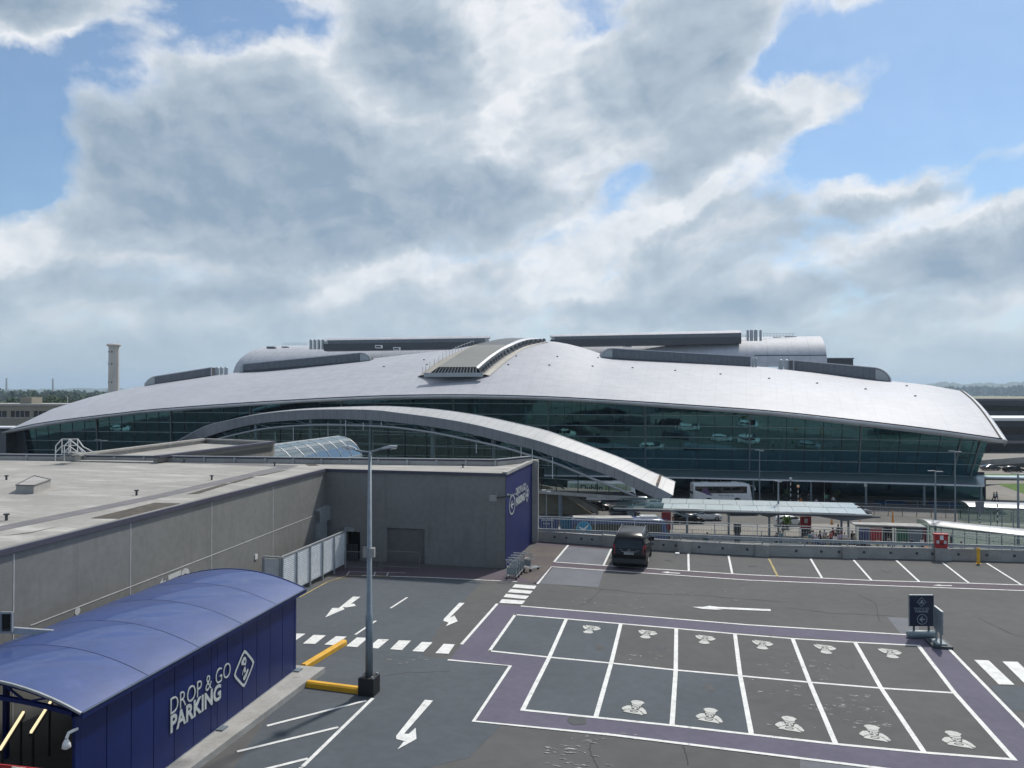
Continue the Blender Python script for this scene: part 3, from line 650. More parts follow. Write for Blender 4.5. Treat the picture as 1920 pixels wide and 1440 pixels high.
for _ in range(46):
    t_ = rnd.uniform(.08, .96); z = rnd.choice((-3.0, .6, .9, 4.6)); 
    if ztopt(t_) > z+1.5: mb.obox(FP(t_, z, -rnd.uniform(3, 12)), HR*rnd.uniform(.3, 1.6), HF*.1, (0, 0, rnd.uniform(.2, .9)))
mb.build('interior_fittings', M_intl, T)
# ground floor: recessed glazing, canopy and columns
cb = [1020+(1845-1020)*i/20 for i in range(21)]
MB().grid([[OG(px, Fd(px)+3.0) for px in cb], [OG(px, Fd(px)+3.0, ZB) for px in cb]]).build('ground_floor_glazing', M_glass, T)
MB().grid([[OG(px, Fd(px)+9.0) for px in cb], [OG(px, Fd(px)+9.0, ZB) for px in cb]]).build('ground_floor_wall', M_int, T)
f0 = [OG(px, Fd(px)-9, -5.2) for px in cb]; f1 = [OG(px, Fd(px)-9, -5.45) for px in cb]; f2 = [OG(px, Fd(px)+3, -5.0) for px in cb]; f3 = [OG(px, Fd(px)+3, -5.6) for px in cb]
MB().grid([f3, f1, f0, f2]).build('entrance_canopy', M_mull, T)
MB().grid([[p-HF*.02 for p in f1], [p-HF*.02 for p in f0]]).build('canopy_edge', M_fascia, T)
for px in (1300, 1412, 1520, 1623, 1732, 1838):
    a = OG(px, Fd(px)-7.5); MB().tube([a, a+Vector((0, 0, 3.6))], .2, 8).build('canopy_column', M_pole, T)
    mb = MB(); a.z = -5.5; mb.prism([a+HR*(-3.2)+Vector((0, 0, .25)), a+HR*3.2+Vector((0, 0, .25)), a+HR*.3-Vector((0, 0, .1)), a-HR*.3-Vector((0, 0, .1))], HF*.3); mb.build('canopy_bracket', M_roofband, T)
# sliding doors
for px in (1350, 1475, 1545):
    a = OG(px, Fd(px)+2.8); m_ = MB(); m_.obox(a+Vector((0, 0, 1.5)), HR*2.6, HF*.08, (0, 0, 1.5)); o = m_.build('entrance_door', M_cglass, T)
    m_ = MB(); [m_.obox(a+HR*s_*2.6+Vector((0, 0, 1.5))-HF*.1, HR*.07, HF*.06, (0, 0, 1.5)) for s_ in (-1, 0, 1)]; m_.build('frame', M_mull, o)
    m_ = MB(); m_.obox(a+Vector((0, 0, 3.3))-HF*.1, HR*1.6, HF*.06, (0, 0, .22)); m_.build('door_sign', M_intl, o)

# rooflights on the silver roof
def monitor(parent, A_, B_, hA, hB, rnd_end, dep=5.0, name='rooflight', light_top=0.0, faceM=M_louvre):
    A_, B_ = Vector(A_), Vector(B_); d = (B_-A_); L = d.length; d.normalize(); up_ = Vector((0, 0, 1))
    def prof(scale=1.0, drop=0.0):
        pts = []
        N = 8
        if 'L' in rnd_end:
            r = hA*1.25
            pts += [A_+d*(r-r*math.cos(R(90*i/N)))+up_*(hA*math.sin(R(90*i/N))) for i in range(N+1)]
        else: pts += [A_, A_+up_*hA]
        if 'R' in rnd_end:
            r = hB*1.35
            pts += [B_-d*(r-r*math.sin(R(90*i/N)))+up_*(hB*math.cos(R(90*i/N))) for i in range(N+1)]
        else: pts += [B_+up_*hB, B_]
        return pts
    full = (hA, hB)
    if light_top: hA *= 1-light_top; hB *= 1-light_top
    pf = prof(); sink = Vector((0, 0, -2.0))
    o = MB().prism([A_+sink]+pf+[B_+sink], HF*dep).build(name, M_dark, parent)
    a = A_+d*(hA*1.25 if 'L' in rnd_end else .2); b_ = B_-d*(hB*1.35 if 'R' in rnd_end else .2)
    off = -HF*.06; lt = light_top
    r0 = [a.lerp(b_, i/10)+off+up_*.12 for i in range(11)]; r1 = [a.lerp(b_, i/10)+off+up_*(lerp(hA, hB, i/10)-(.0 if lt else .15)) for i in range(11)]
    MB().grid([r0, r1]).build('louvre_panel', faceM, o)
    if lt:
        ca, cb_ = A_, B_; r1 = [ca.lerp(cb_, i/10)+off+up_*lerp(hA, hB, i/10) for i in range(11)]; r2 = [ca.lerp(cb_, i/10)+HF*2.0+up_*lerp(full[0], full[1], i/10) for i in range(11)]; r3 = [ca.lerp(cb_, i/10)+HF*dep+up_*lerp(hA, hB, i/10) for i in range(11)]
        MB().grid([r1, [p.lerp(q, .45)+up_*.22 for p, q in zip(r1, r2)], r2, r3]).build('cap', M_rroof, o, smooth=True)
    else:
        m_ = MB()
        for p, q in zip(pf, pf[1:]): m_.bar(p+off, q+off, .3, .2, (0, 0, 1)) if abs((q-p).z) < (q-p).length*.9 else m_.bar(p+off, q+off, .3, .2, (0, 1, 0))
        m_.build('cap', M_rroof, o)
    for e in rnd_end:
        N = 8
        if e == 'L': r = hA*1.1; c = a-d*.15; q = [c]+[c-d*(r*math.cos(R(90*i/N)))+up_*(hA*.86*math.sin(R(90*i/N))) for i in range(N+1)]
        else: r = hB*1.15; c = b_+d*.15; q = [c]+[c+d*(r*math.cos(R(90*i/N)))+up_*(hB*.86*math.sin(R(90*i/N))) for i in range(N+1)]
        MB().poly([p+off*1.2+up_*.1 for p in q]).build('end_panel', M_steel, o)
    return o
def rl(bl, br, hl, hr, e, off=.4):
    A_, B_ = onroof(*bl, off), onroof(*br, off); monitor(T, A_, B_, hl*(A_-CAMLOC).dot(HF)/F, hr*(B_-CAMLOC).dot(HF)/F, e)
rl((1127, 670), (1408, 687), 18, 18.5, 'L'); rl((1488, 694), (1670, 715.5), 18.5, 23, 'R'); rl((455, 696), (695, 676), 13.5, 16, 'R'); rl((272, 723.5), (396, 704), 15, 15, 'L')
def stack(parent, px, py, wpx, hpx, n, name='vent_stack', d=None):
    for i in range(n):
        p = onroof(px+i*(wpx+1.5), py, .2) if d is None else P(px+i*(wpx+1.5), py, d); k_ = (p-CAMLOC).dot(HF)/F; r = wpx*k_/2; h = hpx*k_
        MB().lathe(p-Vector((0, 0, 1)), [(r, 0), (r, h*.8+1), (r*.8, h*.94+1), (r*.3, h+1), (0, h+1)], 12).build(name, M_steel, parent, smooth=True)
stack(T, 407, 702, 7, 14, 3); stack(T, 453, 697, 7, 12, 1); stack(T, 1412, 688, 4, 17, 2); stack(T, 1464, 692, 9, 18, 2)
# little roof anchors
m_ = MB()
for px, py in ((968, 668), (1045, 669), (1121, 671), (953, 684), (1030, 685), (1111, 687), (1186, 690), (1266, 695), (1351, 702), (1442, 710), (1532, 719), (1623, 730), (1700, 724), (1716, 743), (795, 675), (720, 688), (801, 684)):
    p = onroof(px, py); m_.obox(p+Vector((0, 0, .1)), HR*.2, HF*.16, (0, 0, .1))
m_.build('roof_anchors', M_louvre, T)
# central glazed spine over the roof
def RP(px, py, lift): p = onroof(px, py); return p+Vector((0, 0, lift))
topL = [(822, 688), (850, 670), (884, 650), (932, 636.5), (960, 633.5)]; topR = [(893, 688), (917, 668), (946, 649.5), (977, 636), (1000, 634)]
capR = [(896.5, 691), (920, 671), (949, 652.5), (989, 637), (1023, 635.6)]; sideR = [(918, 704.5), (937, 688), (957, 672), (985, 653), (1025, 641)]; sideL = [(783, 705.5), (824, 676), (852, 662), (874, 652), (908, 640)]
deps = [157, 169, 181, 196, 208]
S1 = [P(*a, d) for a, d in zip(topL, deps)]; S2 = [P(*a, d) for a, d in zip(topR, deps)]; S3 = [P(*a, d-.5) for a, d in zip(capR, deps)]; S4 = [onroof(*a, .5) for a in sideR]; S5 = [onroof(*a, .5) for a in sideL]
S5[4] = P(908, 640, 205); S4[4] = P(1028, 641, 204)
def dens5(L_, n=5):
    out = []
    for i in range(len(L_)-1):
        for k_ in range(n):
            t_ = k_/n; p0 = L_[max(i-1, 0)]; p1 = L_[i]; p2 = L_[i+1]; p3 = L_[min(i+2, len(L_)-1)]
            out.append(.5*((2*p1)+(p2-p0)*t_+(2*p0-5*p1+4*p2-p3)*t_*t_+(3*p1-p0-3*p2+p3)*t_**3))
    return out+[L_[-1]]
d1, d2, d3, d4, d5 = map(dens5, (S1, S2, S3, S4, S5))
M_spt = mat('spine_roof_grey', (.17, .17, .155), (.15, .15, .14), .4, rough=.5, seams=(1.9, 0, .06, .35)); M_spd = mat('spine_roof_dark', (.055, .062, .070), rough=.35); M_spc = mat('spine_cream_cladding', (.36, .34, .30), (.30, .28, .24), 1, rough=.7, streak=(.3, .3, 1))
spine = MB().grid([d1[:12], d2[:12]]).build('spine_roof', M_spt, T)
MB().grid([d1[11:], d2[11:]]).build('dark_panel', M_spd, spine)
MB().grid([d2, d3]).build('edge_cap', M_fascia, spine)
MB().grid([d3, [a.lerp(b_, .3)-Vector((0, 0, .9)) for a, b_ in zip(d3, d4)]]).build('side_louvre', M_dark, spine)
MB().grid([[a.lerp(b_, .3)-Vector((0, 0, .9)) for a, b_ in zip(d3, d4)], [a.lerp(b_, .6)-Vector((0, 0, .3)) for a, b_ in zip(d3, d4)], d4]).build('stepped_gutter', M_spc, spine)
MB().grid([d5, [a.lerp(b_, .6)-Vector((0, 0, .5)) for a, b_ in zip(d5, d1)], d1]).build('left_gutter', M_spc, spine)
m_ = MB()
for i in range(1, len(d3)-1, 1): q = d3[i].lerp(d4[i], .34); m_.obox(q+Vector((0, 0, .1)), HR*.22, HF*.3, (0, 0, .35))
m_.build('side_brackets', M_dark, spine)
m_ = MB()
for i in range(0, 16): q = d5[i].lerp(d1[i], .25); m_.tube([q, q+Vector((0, 0, 1.6))], .045, 4)
m_.tube([d5[i].lerp(d1[i], .25)+Vector((0, 0, 1.2)) for i in range(16)], .04, 4); m_.build('handrail', M_steel, spine)
gA, gB = S1[0]-Vector((0, 0, .12)), S2[0]-Vector((0, 0, .12)); bA, bB = P(815, 699.5, 156.5), P(893, 699.5, 156.5)
MB().add([gA, gB, bB, bA], [(0, 1, 2, 3)]).build('front_glazing', M_cglass, spine)
m_ = MB()
for i in range(14): t_ = i/13; m_.bar(gA.lerp(gB, t_)-HF*.1, bA.lerp(bB, t_)-HF*.4, .12, .3, (0, 1, 0))
m_.build('fins', M_intl, spine)
c0, c1 = P(795, 703, 155.5), P(905, 702.6, 155.5); m_ = MB(); m_.obox((c0+c1)/2, (c1-c0)/2, HF*.6, (0, 0, .42)); m_.build('front_sill', M_steel, spine)

# ------------------------------------------------------------------ rear hall (second silver roof)
RH = bld('pier_hall', 'taller rear hall with a rounded silver roof rising behind the terminal roof', 'building', OG(1000, 240))
tabT = [(437, 520, 649.5), (480, 540, 649), (560, 590, 648.5), (700, 720, 647), (830, 840, 645.5), (940, 945, 643), (1040, 1040, 641), (1200, 1198, 637.5), (1350, 1345, 634), (1450, 1442, 632), (1551, 1534, 630.5)]
def rh_col(i):
    t_ = i/60; xb = lerp(437, 1551, t_); xt, yt = interp(tabT, xb)
    d = lerp(248, 226, t_); yb = lerp(704, 686, t_)
    b0 = P(xb, yb, d); tp_ = P(xt, yt, d+16); out = []
    N = 12
    for k_ in range(N+1):
        a = R(90*k_/N); f1 = math.sin(a); f2 = 1-math.cos(a)
        fx = f2 if t_ < .1 or t_ > .9 else f2
        q = b0.lerp(tp_, f2); q.z = lerp(b0.z, tp_.z, f1); out.append(q)
    out.append(tp_+HF*14+Vector((0, 0, -.3))); out.append(tp_+HF*30+Vector((0, 0, -5))); return out
cs = [rh_col(i) for i in range(61)]
MB().grid([[c_[k_] for c_ in cs] for k_ in range(15)]).build('roof', M_rroof, RH, smooth=True)
for e, nm in ((cs[0], 'end_wall'), (cs[-1], 'end_wall')):
    MB().add([Vector((e[0].x, e[0].y, ZG))]+e+[Vector((e[-1].x, e[-1].y, ZG))], [tuple(range(len(e)+2))]).build(nm, M_louvre, RH)
q0, q1 = P(1415, 666.5, 224), P(1549, 666, 221.5); MB().bar(q0, q1, .5, .28).build('ledge', M_dark, RH)
def rm(bl, br, hl, hr, e, d, lt):
    A_, B_ = P(*bl, d), P(*br, d); monitor(RH, A_, B_, hl*d/F, hr*d/F, e, 5, 'rooflight', lt)
rm((607, 645.5), (918, 641), 12.5, 12.5, 'LR', 236, .42); rm((1033, 637.5), (1390, 632), 11, 13.8, 'L', 232, .42)
stack(RH, 583, 649, 6, 13, 4, d=238); stack(RH, 1402, 633, 4.5, 15, 1, d=230); stack(RH, 1409, 633, 6.5, 15.5, 2, d=230); stack(RH, 1426, 633, 4.5, 15, 1, d=230)
m_ = MB()
for px0, px1, yb, ht in ((530, 577, 648, 5), (1432, 1490, 632, 7), (1392, 1400, 633, 5)):
    n = int((px1-px0)/6)
    for i in range(n+1): q = P(px0+i*6, yb, 238); m_.tube([q, q+Vector((0, 0, ht*238/F))], .05, 4)
    m_.bar(P(px0, yb-ht, 238), P(px1, yb-ht, 238), .08, .08); m_.bar(P(px0, yb-ht*.5, 238), P(px1, yb-ht*.5, 238), .06, .06)
m_.build('roof_railing', M_steel, RH)
for bx in ((502, 516, 652, 4), (1448, 1463, 634, 4), (1470, 1491, 634, 6), (530, 540, 651, 2)):
    q0, q1 = P(bx[0], bx[2], 240), P(bx[1], bx[2], 240); MB().obox((q0+q1)/2, (q1-q0)/2, HF*1.2, (0, 0, bx[3]*.083)).build('roof_unit', M_louvre, RH)
for px, py, w_ in ((1170, 648, 14), (1221, 641, 15), (704, 650, 12), (738, 654, 12)):
    d = 234; q0, q1 = P(px, py, d), P(px+w_, py, d); o = MB().obox((q0+q1)/2+HF*.6, (q1-q0)/2, HF*1.4, (0, 0, .45)).build('roof_hatch', M_fascia, RH)
    MB().obox((q0+q1)/2-HF*.85-Vector((0, 0, .05)), (q1-q0)/2*.8, HF*.05, (0, 0, .22)).build('hatch_louvre', M_dark, o)
b = bld('plant_building', 'small dark grey louvred block just right of the rounded rear hall', 'building', OG(1580, 260)); a0, w0 = Uw(1545, 260); a1, _ = Uw(1600, 260)
slab(MB(), a0, a1, w0, w0+12, ZG, P(1580, 673, 260).z).build('wall', M_dark, b); slab(MB(), a0-.3, a1+.3, w0-.3, w0+12.3, P(1580, 673, 260).z, P(1580, 671, 260).z).build('roof_edge', M_louvre, b)

# ================================================================== PARKING DECK
def V3(x, y, z=0.0): return Vector((x, y, z))
par_px = [(1008, 1015), (1129, 1023), (1211, 1030), (1331, 1038), (1442, 1043), (1560, 1045.5), (1729, 1049), (1920, 1054), (2150, 1060)]
PAR = [G(x, y) for x, y in par_px]
PAR.append(PAR[-1]+(PAR[-1]-PAR[-2]).normalized()*14)
def out_(p, d): return V3(p.x, p.y+d, p.z)
edge = [out_(p, 1.25) for p in PAR]
outline = [V3(-75, -45), V3(PAR[-1].x, -45)]+edge[::-1]+[V3(-10.4, 51.2), V3(-28.5, 48.2), V3(-75, 40)]
DK = MB().poly(outline).build('parking_deck', M_asph); tag(DK, kind='structure')
n = len(outline); mb = MB(); mb.add([p for p in outline]+[V3(p.x, p.y, ZG) for p in outline], [(i, (i+1) % n, n+(i+1) % n, n+i) for i in range(n)])
mb.build('deck_side_walls', M_conc, DK)
def sheet(name, px, z, material): return MB().poly([G(x, y)+V3(0, 0, z) for x, y in px]).build(name, material, DK)
sheet('asphalt_patch', [(400, 1500), (560, 1255), (530, 1110), (680, 1081), (905, 1089), (828, 1170), (792, 1230), (962, 1252), (1040, 1260), (880, 1420), (800, 1440), (560, 1450)], .004, M_asphb)
sheet('asphalt_patch', [(1037, 1064.5), (1132, 1070), (1122, 1101), (1012, 1094)], .004, M_lav)
sheet('asphalt_patch', [(1043, 1053), (1063, 1025), (1148, 1030), (1133, 1060)], .004, M_lav)
sheet('asphalt_patch', [(1663, 1157), (1722, 1160), (1724, 1192), (1690, 1190)], .004, M_lav)
sheet('asphalt_patch', [(1855, 1285), (1960, 1290), (1960, 1335), (1895, 1333)], .004, M_asphb)
sheet('asphalt_patch', [(1500, 1425), (1640, 1438), (1660, 1470), (1500, 1460)], .004, M_lav)
sheet('brown_surface', [(952, 1068), (1004, 1022), (1063, 1024), (1037, 1062), (1010, 1094), (968, 1091)], .004, mat('brown_surfacing', (.105, .090, .078), (.085, .070, .068), .5, rough=.93, bump=.3, bscale=45))
sheet('purple_walkway', [(1005, 1017), (1129, 1024), (1150, 1026), (1148, 1031), (1064, 1025), (1004, 1022)], .008, M_purpled)
sheet('purple_walkway', [(640, 1064), (700, 1064), (945, 1069), (966, 1078), (1010, 1095), (968, 1091), (722, 1081), (620, 1081)], .008, M_purpled)
sheet('purple_walkway', [(1039, 1054.5), (1150, 1062), (1210, 1066), (1400, 1078), (1640, 1089), (1816, 1094.5), (1920, 1097.5), (2140, 1104), (2140, 1116), (1920, 1108), (1640, 1098), (1400, 1088), (1034, 1063), (1008, 1095), (1000, 1094)], .008, M_purpled)
sheet('purple_walkway', [(935, 1133), (978, 1137), (1400, 1172), (1715, 1192), (1765, 1201), (1920, 1362), (2040, 1490), (1920, 1466), (1640, 1440), (1400, 1410), (1150, 1379), (888, 1353), (957, 1249), (842, 1238), (866, 1208)], .008, M_purple)
sheet('bay_surface', [(966, 1153), (1268, 1179), (1267, 1257), (1260, 1361), (1117, 1346), (980, 1332), (1030, 1233), (918, 1221)], .012, M_asphb)
sheet('bay_surface', [(1268, 1179), (1722, 1211), (1790, 1300), (1901, 1425), (1733, 1412), (1567, 1396), (1409, 1378), (1260, 1361), (1267, 1257)], .012, M_asph)
sheet('bay_surface_patch', [(1267, 1257), (1388, 1268), (1409, 1378), (1260, 1361)], .014, M_asphb)
sheet('bay_surface_patch', [(1164, 1170), (1268, 1179), (1267, 1257), (1146, 1244)], .014, M_asph)
def line(pts, w_=.13, z=.017, material=None, name='painted_line'):
    q = [G(x, y)+V3(0, 0, z) for x, y in pts]; mb = MB(); L, Rr = [], []
    for i, p in enumerate(q):
        d = (q[min(i+1, len(q)-1)]-q[max(i-1, 0)]).normalized(); nrm = V3(-d.y, d.x)*w_/2
        L.append(p+nrm); Rr.append(p-nrm)
    L[0] -= (q[1]-q[0]).normalized()*w_*.4; Rr[0] -= (q[1]-q[0]).normalized()*w_*.4
    L[-1] += (q[-1]-q[-2]).normalized()*w_*.4; Rr[-1] += (q[-1]-q[-2]).normalized()*w_*.4
    mb.grid([L, Rr]); return mb.build(name, material or M_white, DK)
topr = [(966, 1153), (1062, 1161), (1164, 1170), (1268, 1179), (1378, 1189), (1486, 1198), (1603, 1205), (1722, 1211)]
midr = [(918, 1221), (1030, 1233), (1146, 1244), (1267, 1257), (1388, 1268), (1518, 1280), (1652, 1291), (1790, 1300)]
botr = [(980, 1332), (1117, 1346), (1260, 1361), (1409, 1378), (1567, 1396), (1733, 1412), (1901, 1425)]
line(topr); line(midr); line(botr)
line([topr[0], midr[0]])
for i in range(1, 8): line([topr[i], midr[i], botr[i-1]], .15, .019)
line([(932, 1133), (866, 1208)]); line([(978, 1137), (1400, 1172), (1720, 1192)]); line([(1762, 1199), (1920, 1362), (2030, 1478)])
line([(842, 1238), (957, 1249), (888, 1353), (1150, 1379), (1400, 1410), (1640, 1440), (1800, 1460)])
line([(1039, 1054), (1150, 1062), (1210, 1066), (1400, 1078), (1640, 1089), (1816, 1094), (1920, 1097.5), (2140, 1104)])
line([(1008, 1095), (1034, 1063), (1400, 1088), (1640, 1098), (1920, 1108), (2140, 1116)])
line([(1065, 1023), (1039, 1054)])
for a, b_, mt_l in (((1146, 1030), (1132, 1060), 0), ((1218, 1034), (1210, 1066), 0), ((1290.6, 1039), (1291.4, 1071), 0), ((1366, 1042.7), (1373, 1076.5), 0), ((1442, 1049), (1458, 1081), 1), ((1520, 1048.5), (1541, 1084), 0), ((1601, 1051), (1634, 1088.5), 0), ((1681, 1051.6), (1724, 1091.5), 0), ((1768, 1056), (1817, 1094), 0), ((1851, 1057), (1915, 1097), 0), ((1938, 1060), (2020, 1100), 0)):
    line([a, b_], .12, .019, M_yline if mt_l else M_white)
line([(680, 1079.5), (800, 1083), (968, 1091)], .10)
for a, b_ in (((503.6, 1361), (683.6, 1315)), ((448, 1409.5), (631.4, 1365)), ((470, 1450), (574, 1424)), ((698, 1311), (565.6, 1440))): line([a, b_], .12)
line([(565.6, 1440), (530, 1475)], .12)
line([(733, 1140.5), (763, 1121)], .11); line([(667, 1190), (704, 1165)], .11)
line([(562, 1120), (615, 1091), (650, 1080), (730, 1081)], .09, .018, M_yline, 'faded_yellow_line')
line([(655, 1072), (650, 1079)], .05, .018); line([(655, 1072.5), (760, 1074.5)], .04, .018); line([(704, 1073), (701, 1080)], .05, .018); line([(728, 1074), (725, 1081)], .05, .018)
def shape(name, px, z=.018, material=None): return sheet(name, px, z, material or M_white)
for s_ in ([(966, 1096), (1006, 1099), (1002, 1105), (960, 1102)], [(957, 1105), (999, 1108.5), (994, 1114), (952, 1111)], [(949, 1114), (992, 1118), (986, 1124), (944, 1120)], [(941, 1124), (985, 1127), (979, 1133.5), (936, 1131)],
           [(552, 1188.5), (573, 1189), (552, 1203), (535, 1202)], [(588, 1191), (611, 1192), (591, 1208), (568, 1207.5)], [(630, 1193.6), (650, 1194.4), (630, 1210.5), (608, 1209.4)], [(669, 1196), (690, 1196.7), (670, 1214), (649, 1212.5)], [(709, 1199), (729.5, 1199.7), (709, 1216.7), (690, 1215)], [(748, 1201.4), (770.5, 1202), (753.6, 1219.7), (731.4, 1218)], [(791, 1204.4), (811, 1205), (794, 1222.8), (773, 1221.7)], [(832, 1207.8), (852.8, 1209), (841, 1226.7), (816, 1225.5)],
           [(1826.6, 1238), (1853.7, 1239), (1902.4, 1284.8), (1872.6, 1284)], [(1879.4, 1241), (1908, 1241.7), (1956, 1287), (1926, 1287)]): shape('crossing_stripe', s_)
Z2 = lambda l: [(480+x/3.6, 1040+y/3.6) for x, y in l]
shape('arrow_marking', Z2([(655, 285), (705, 287), (640, 335), (662, 333), (674, 348), (612, 358), (585, 356), (598, 370), (467, 426), (515, 362), (560, 362)]))
shape('arrow_marking', Z2([(1372, 327), (1408, 328), (1308, 428), (1340, 414), (1362, 452), (1280, 486), (1300, 462), (1265, 450), (1268, 436)]))
shape('arrow_marking', Z2([(1140, 983), (1196, 988), (1000, 1212), (1030, 1214), (1078, 1172), (1083, 1248), (955, 1318), (1000, 1262), (948, 1248), (945, 1228)]))
shape('arrow_marking', [(1298, 1138.5), (1318, 1138.5), (1330, 1136.5), (1346, 1138.5), (1445, 1143), (1445, 1146.5), (1342, 1142), (1358, 1144.6), (1318, 1142.5)])
shape('arrow_marking', [(1240, 1073.2), (1256, 1072), (1252, 1073.6), (1275, 1074.8), (1275, 1076), (1252, 1075), (1256, 1076)])
shape('arrow_marking', [(1749, 1098), (1763, 1096.6), (1762, 1097.6), (1784, 1098), (1785.5, 1099.4), (1764, 1098.8), (1768, 1099.8)])
# valet symbols painted in the bays
def ell(cx, cy, rx, ry, n=14, a0=0, a1=360): return [(cx+rx*math.cos(R(a0+(a1-a0)*i/n)), cy+ry*math.sin(R(a0+(a1-a0)*i/n))) for i in range(n+(0 if a1-a0 == 360 else 1))]
SYM = [[(300, 345), (340, 318), (410, 308), (500, 318), (555, 350), (515, 372), (508, 390), (420, 402), (332, 382), (325, 366)], [(330, 390), (420, 411), (505, 397), (490, 422), (415, 428), (345, 414)],
       ell(374, 446, 27, 17), ell(440, 448, 27, 17), [(392, 432), (422, 432), (430, 478), (408, 484), (388, 478)],
       [(165, 490), (190, 462), (250, 428), (318, 420), (335, 455), (345, 482), (290, 488), (215, 520)], [(500, 440), (540, 447), (590, 490), (617, 542), (600, 555), (556, 550), (520, 510), (460, 490)],
       [(205, 545), (250, 512), (290, 497), (400, 489), (480, 503), (530, 535), (555, 580), (490, 568), (380, 563), (250, 550)]]
def valet(px, py, flip, parent=DK, plane=None):
    c = G(px, py); wd = .80; mw, mk = MB(), MB()
    def tr(x, y, z): 
        X, Y = (x-390)/450*wd, (445-y)/270*1.12
        if flip: X, Y = -X, -Y
        return V3(c.x+X, c.y+Y, z)
    for pl_ in SYM:
        mw.poly([tr(x, y, .0215) for x, y in pl_])
        cx = sum(p[0] for p in pl_)/len(pl_); cy = sum(p[1] for p in pl_)/len(pl_)
    hull = [(160, 490), (245, 420), (325, 412), (318, 375), (290, 347), (335, 312), (410, 300), (505, 312), (565, 350), (522, 380), (515, 430), (545, 440), (598, 488), (625, 545), (600, 563), (562, 590), (490, 576), (380, 571), (245, 558), (195, 550), (205, 528)]
    mk.poly([tr(x, y, .0195) for x, y in hull])
    o = mw.build('valet_symbol', M_offw, DK); mk.build('outline', M_black, o)
    e = MB()
    for x, y, rx, ry in ((378, 446, 10, 7), (436, 449, 10, 7)): e.poly([tr(a, b_, .0235) for a, b_ in ell(x, y, rx, ry, 10)])
    ro = ell(388, 524, 72, 20, 18); ri = ell(388, 524, 50, 9, 18)
    e.grid([[tr(a, b_, .0235) for a, b_ in ro+ro[:1]], [tr(a, b_, .0235) for a, b_ in ri+ri[:1]]]); e.build('eyes_and_ring', M_black, o)
for p in ((1108, 1181), (1214, 1190), (1323, 1200), (1431, 1210), (1549, 1218), (1672, 1226)): valet(*p, True)
for p in ((1190, 1327), (1329, 1342), (1478, 1358), (1636, 1375), (1791, 1387)): valet(*p, False)
# worn scuffs left by earlier paint
rnd = random.Random(9)
M_scuff = mat('worn_paint_scuff', (.36, .355, .34), (.17, .165, .155), 9, rough=.9, contrast=(.42, .58))
def scuff(px, py, wx, n):
    for _ in range(n):
        x = px+rnd.gauss(0, wx); y = py+rnd.gauss(0, wx*.22); c = G(x, y); l = rnd.uniform(.05, .34); w2 = rnd.uniform(.010, .035); z_ = .0155+rnd.uniform(0, .0008); mbx.poly([c+V3(-l/2, rnd.uniform(-.03, .03), z_), c+V3(l*.1, -w2, z_), c+V3(l/2, rnd.uniform(-.03, .03), z_), c+V3(-l*.1, w2, z_)])
mbx = MB()
for s_ in ((1055, 1405, 30, 26), (1115, 1385, 30, 14), (1080, 1435, 26, 14), (1515, 1260, 50, 16), (1590, 1328, 34, 24), (1600, 1312, 26, 12), (1640, 1360, 26, 16), (1195, 1230, 22, 12), (1120, 1135, 50, 12), (1470, 1250, 40, 10), (1370, 1106, 60, 9), (1560, 1345, 60, 10), (1470, 1300, 30, 9), (900, 1160, 25, 6), (780, 1240, 30, 8), (1255, 1365, 0, 0)): scuff(*s_)
mbx.build('worn_scuffs', M_scuff, DK)
mb = MB()
for pts in ([(1060, 1098), (1200, 1112), (1330, 1118), (1500, 1131)], [(1130, 1105), (1100, 1130), (1085, 1136)], [(1650, 1165), (1640, 1130), (1600, 1110)], [(1290, 1435), (1282, 1400), (1270, 1385)], [(1120, 1440), (1105, 1405), (1112, 1385)], [(1480, 1140), (1560, 1150), (1700, 1156)], [(1835, 1160), (1900, 1190), (1960, 1200)], [(700, 1270), (760, 1262), (860, 1258)]):
    q = []
    for (xa, ya), (xb, yb) in zip(pts, pts[1:]):
        for i in range(7): q.append(G(lerp(xa, xb, i/7)+rnd.uniform(-1.5, 1.5), lerp(ya, yb, i/7)+rnd.uniform(-.6, .6))+V3(0, 0, .0065))
    for a, b_ in zip(q, q[1:]): d_ = (b_-a).normalized(); n_ = V3(-d_.y, d_.x)*rnd.uniform(.008, .018); mb.poly([a+n_, b_+n_, b_-n_, a-n_])
mb.build('surface_cracks', mat('crack_fill', (.035, .035, .035), rough=.9), DK)
for px, py in (): c = G(px, py); o = MB().box(c.x-.22, c.x+.22, c.y-.22, c.y+.22, .004, .012).build('drain_cover', M_dark, DK)
M_oil = mat('oil_stain', (.040, .044, .048), (.056, .060, .064), 3, rough=.8)
for px, py, r_ in ((1085, 1350, .28), (1330, 1290, .2), (1470, 1345, .25), (1240, 1215, .2), (1590, 1250, .22), (1690, 1340, .28), (1255, 1050, .22), (1410, 1060, .25), (1660, 1070, .22), (1125, 1215, .18)):
    c = G(px, py); MB().poly([c+V3(r_*(1+.25*math.sin(a*3+px))*math.cos(a), 1.6*r_*(1+.2*math.cos(a*2+py))*math.sin(a), .0158) for a in [k_*math.pi/10 for k_ in range(20)]]).build('oil_stain', M_oil, DK)

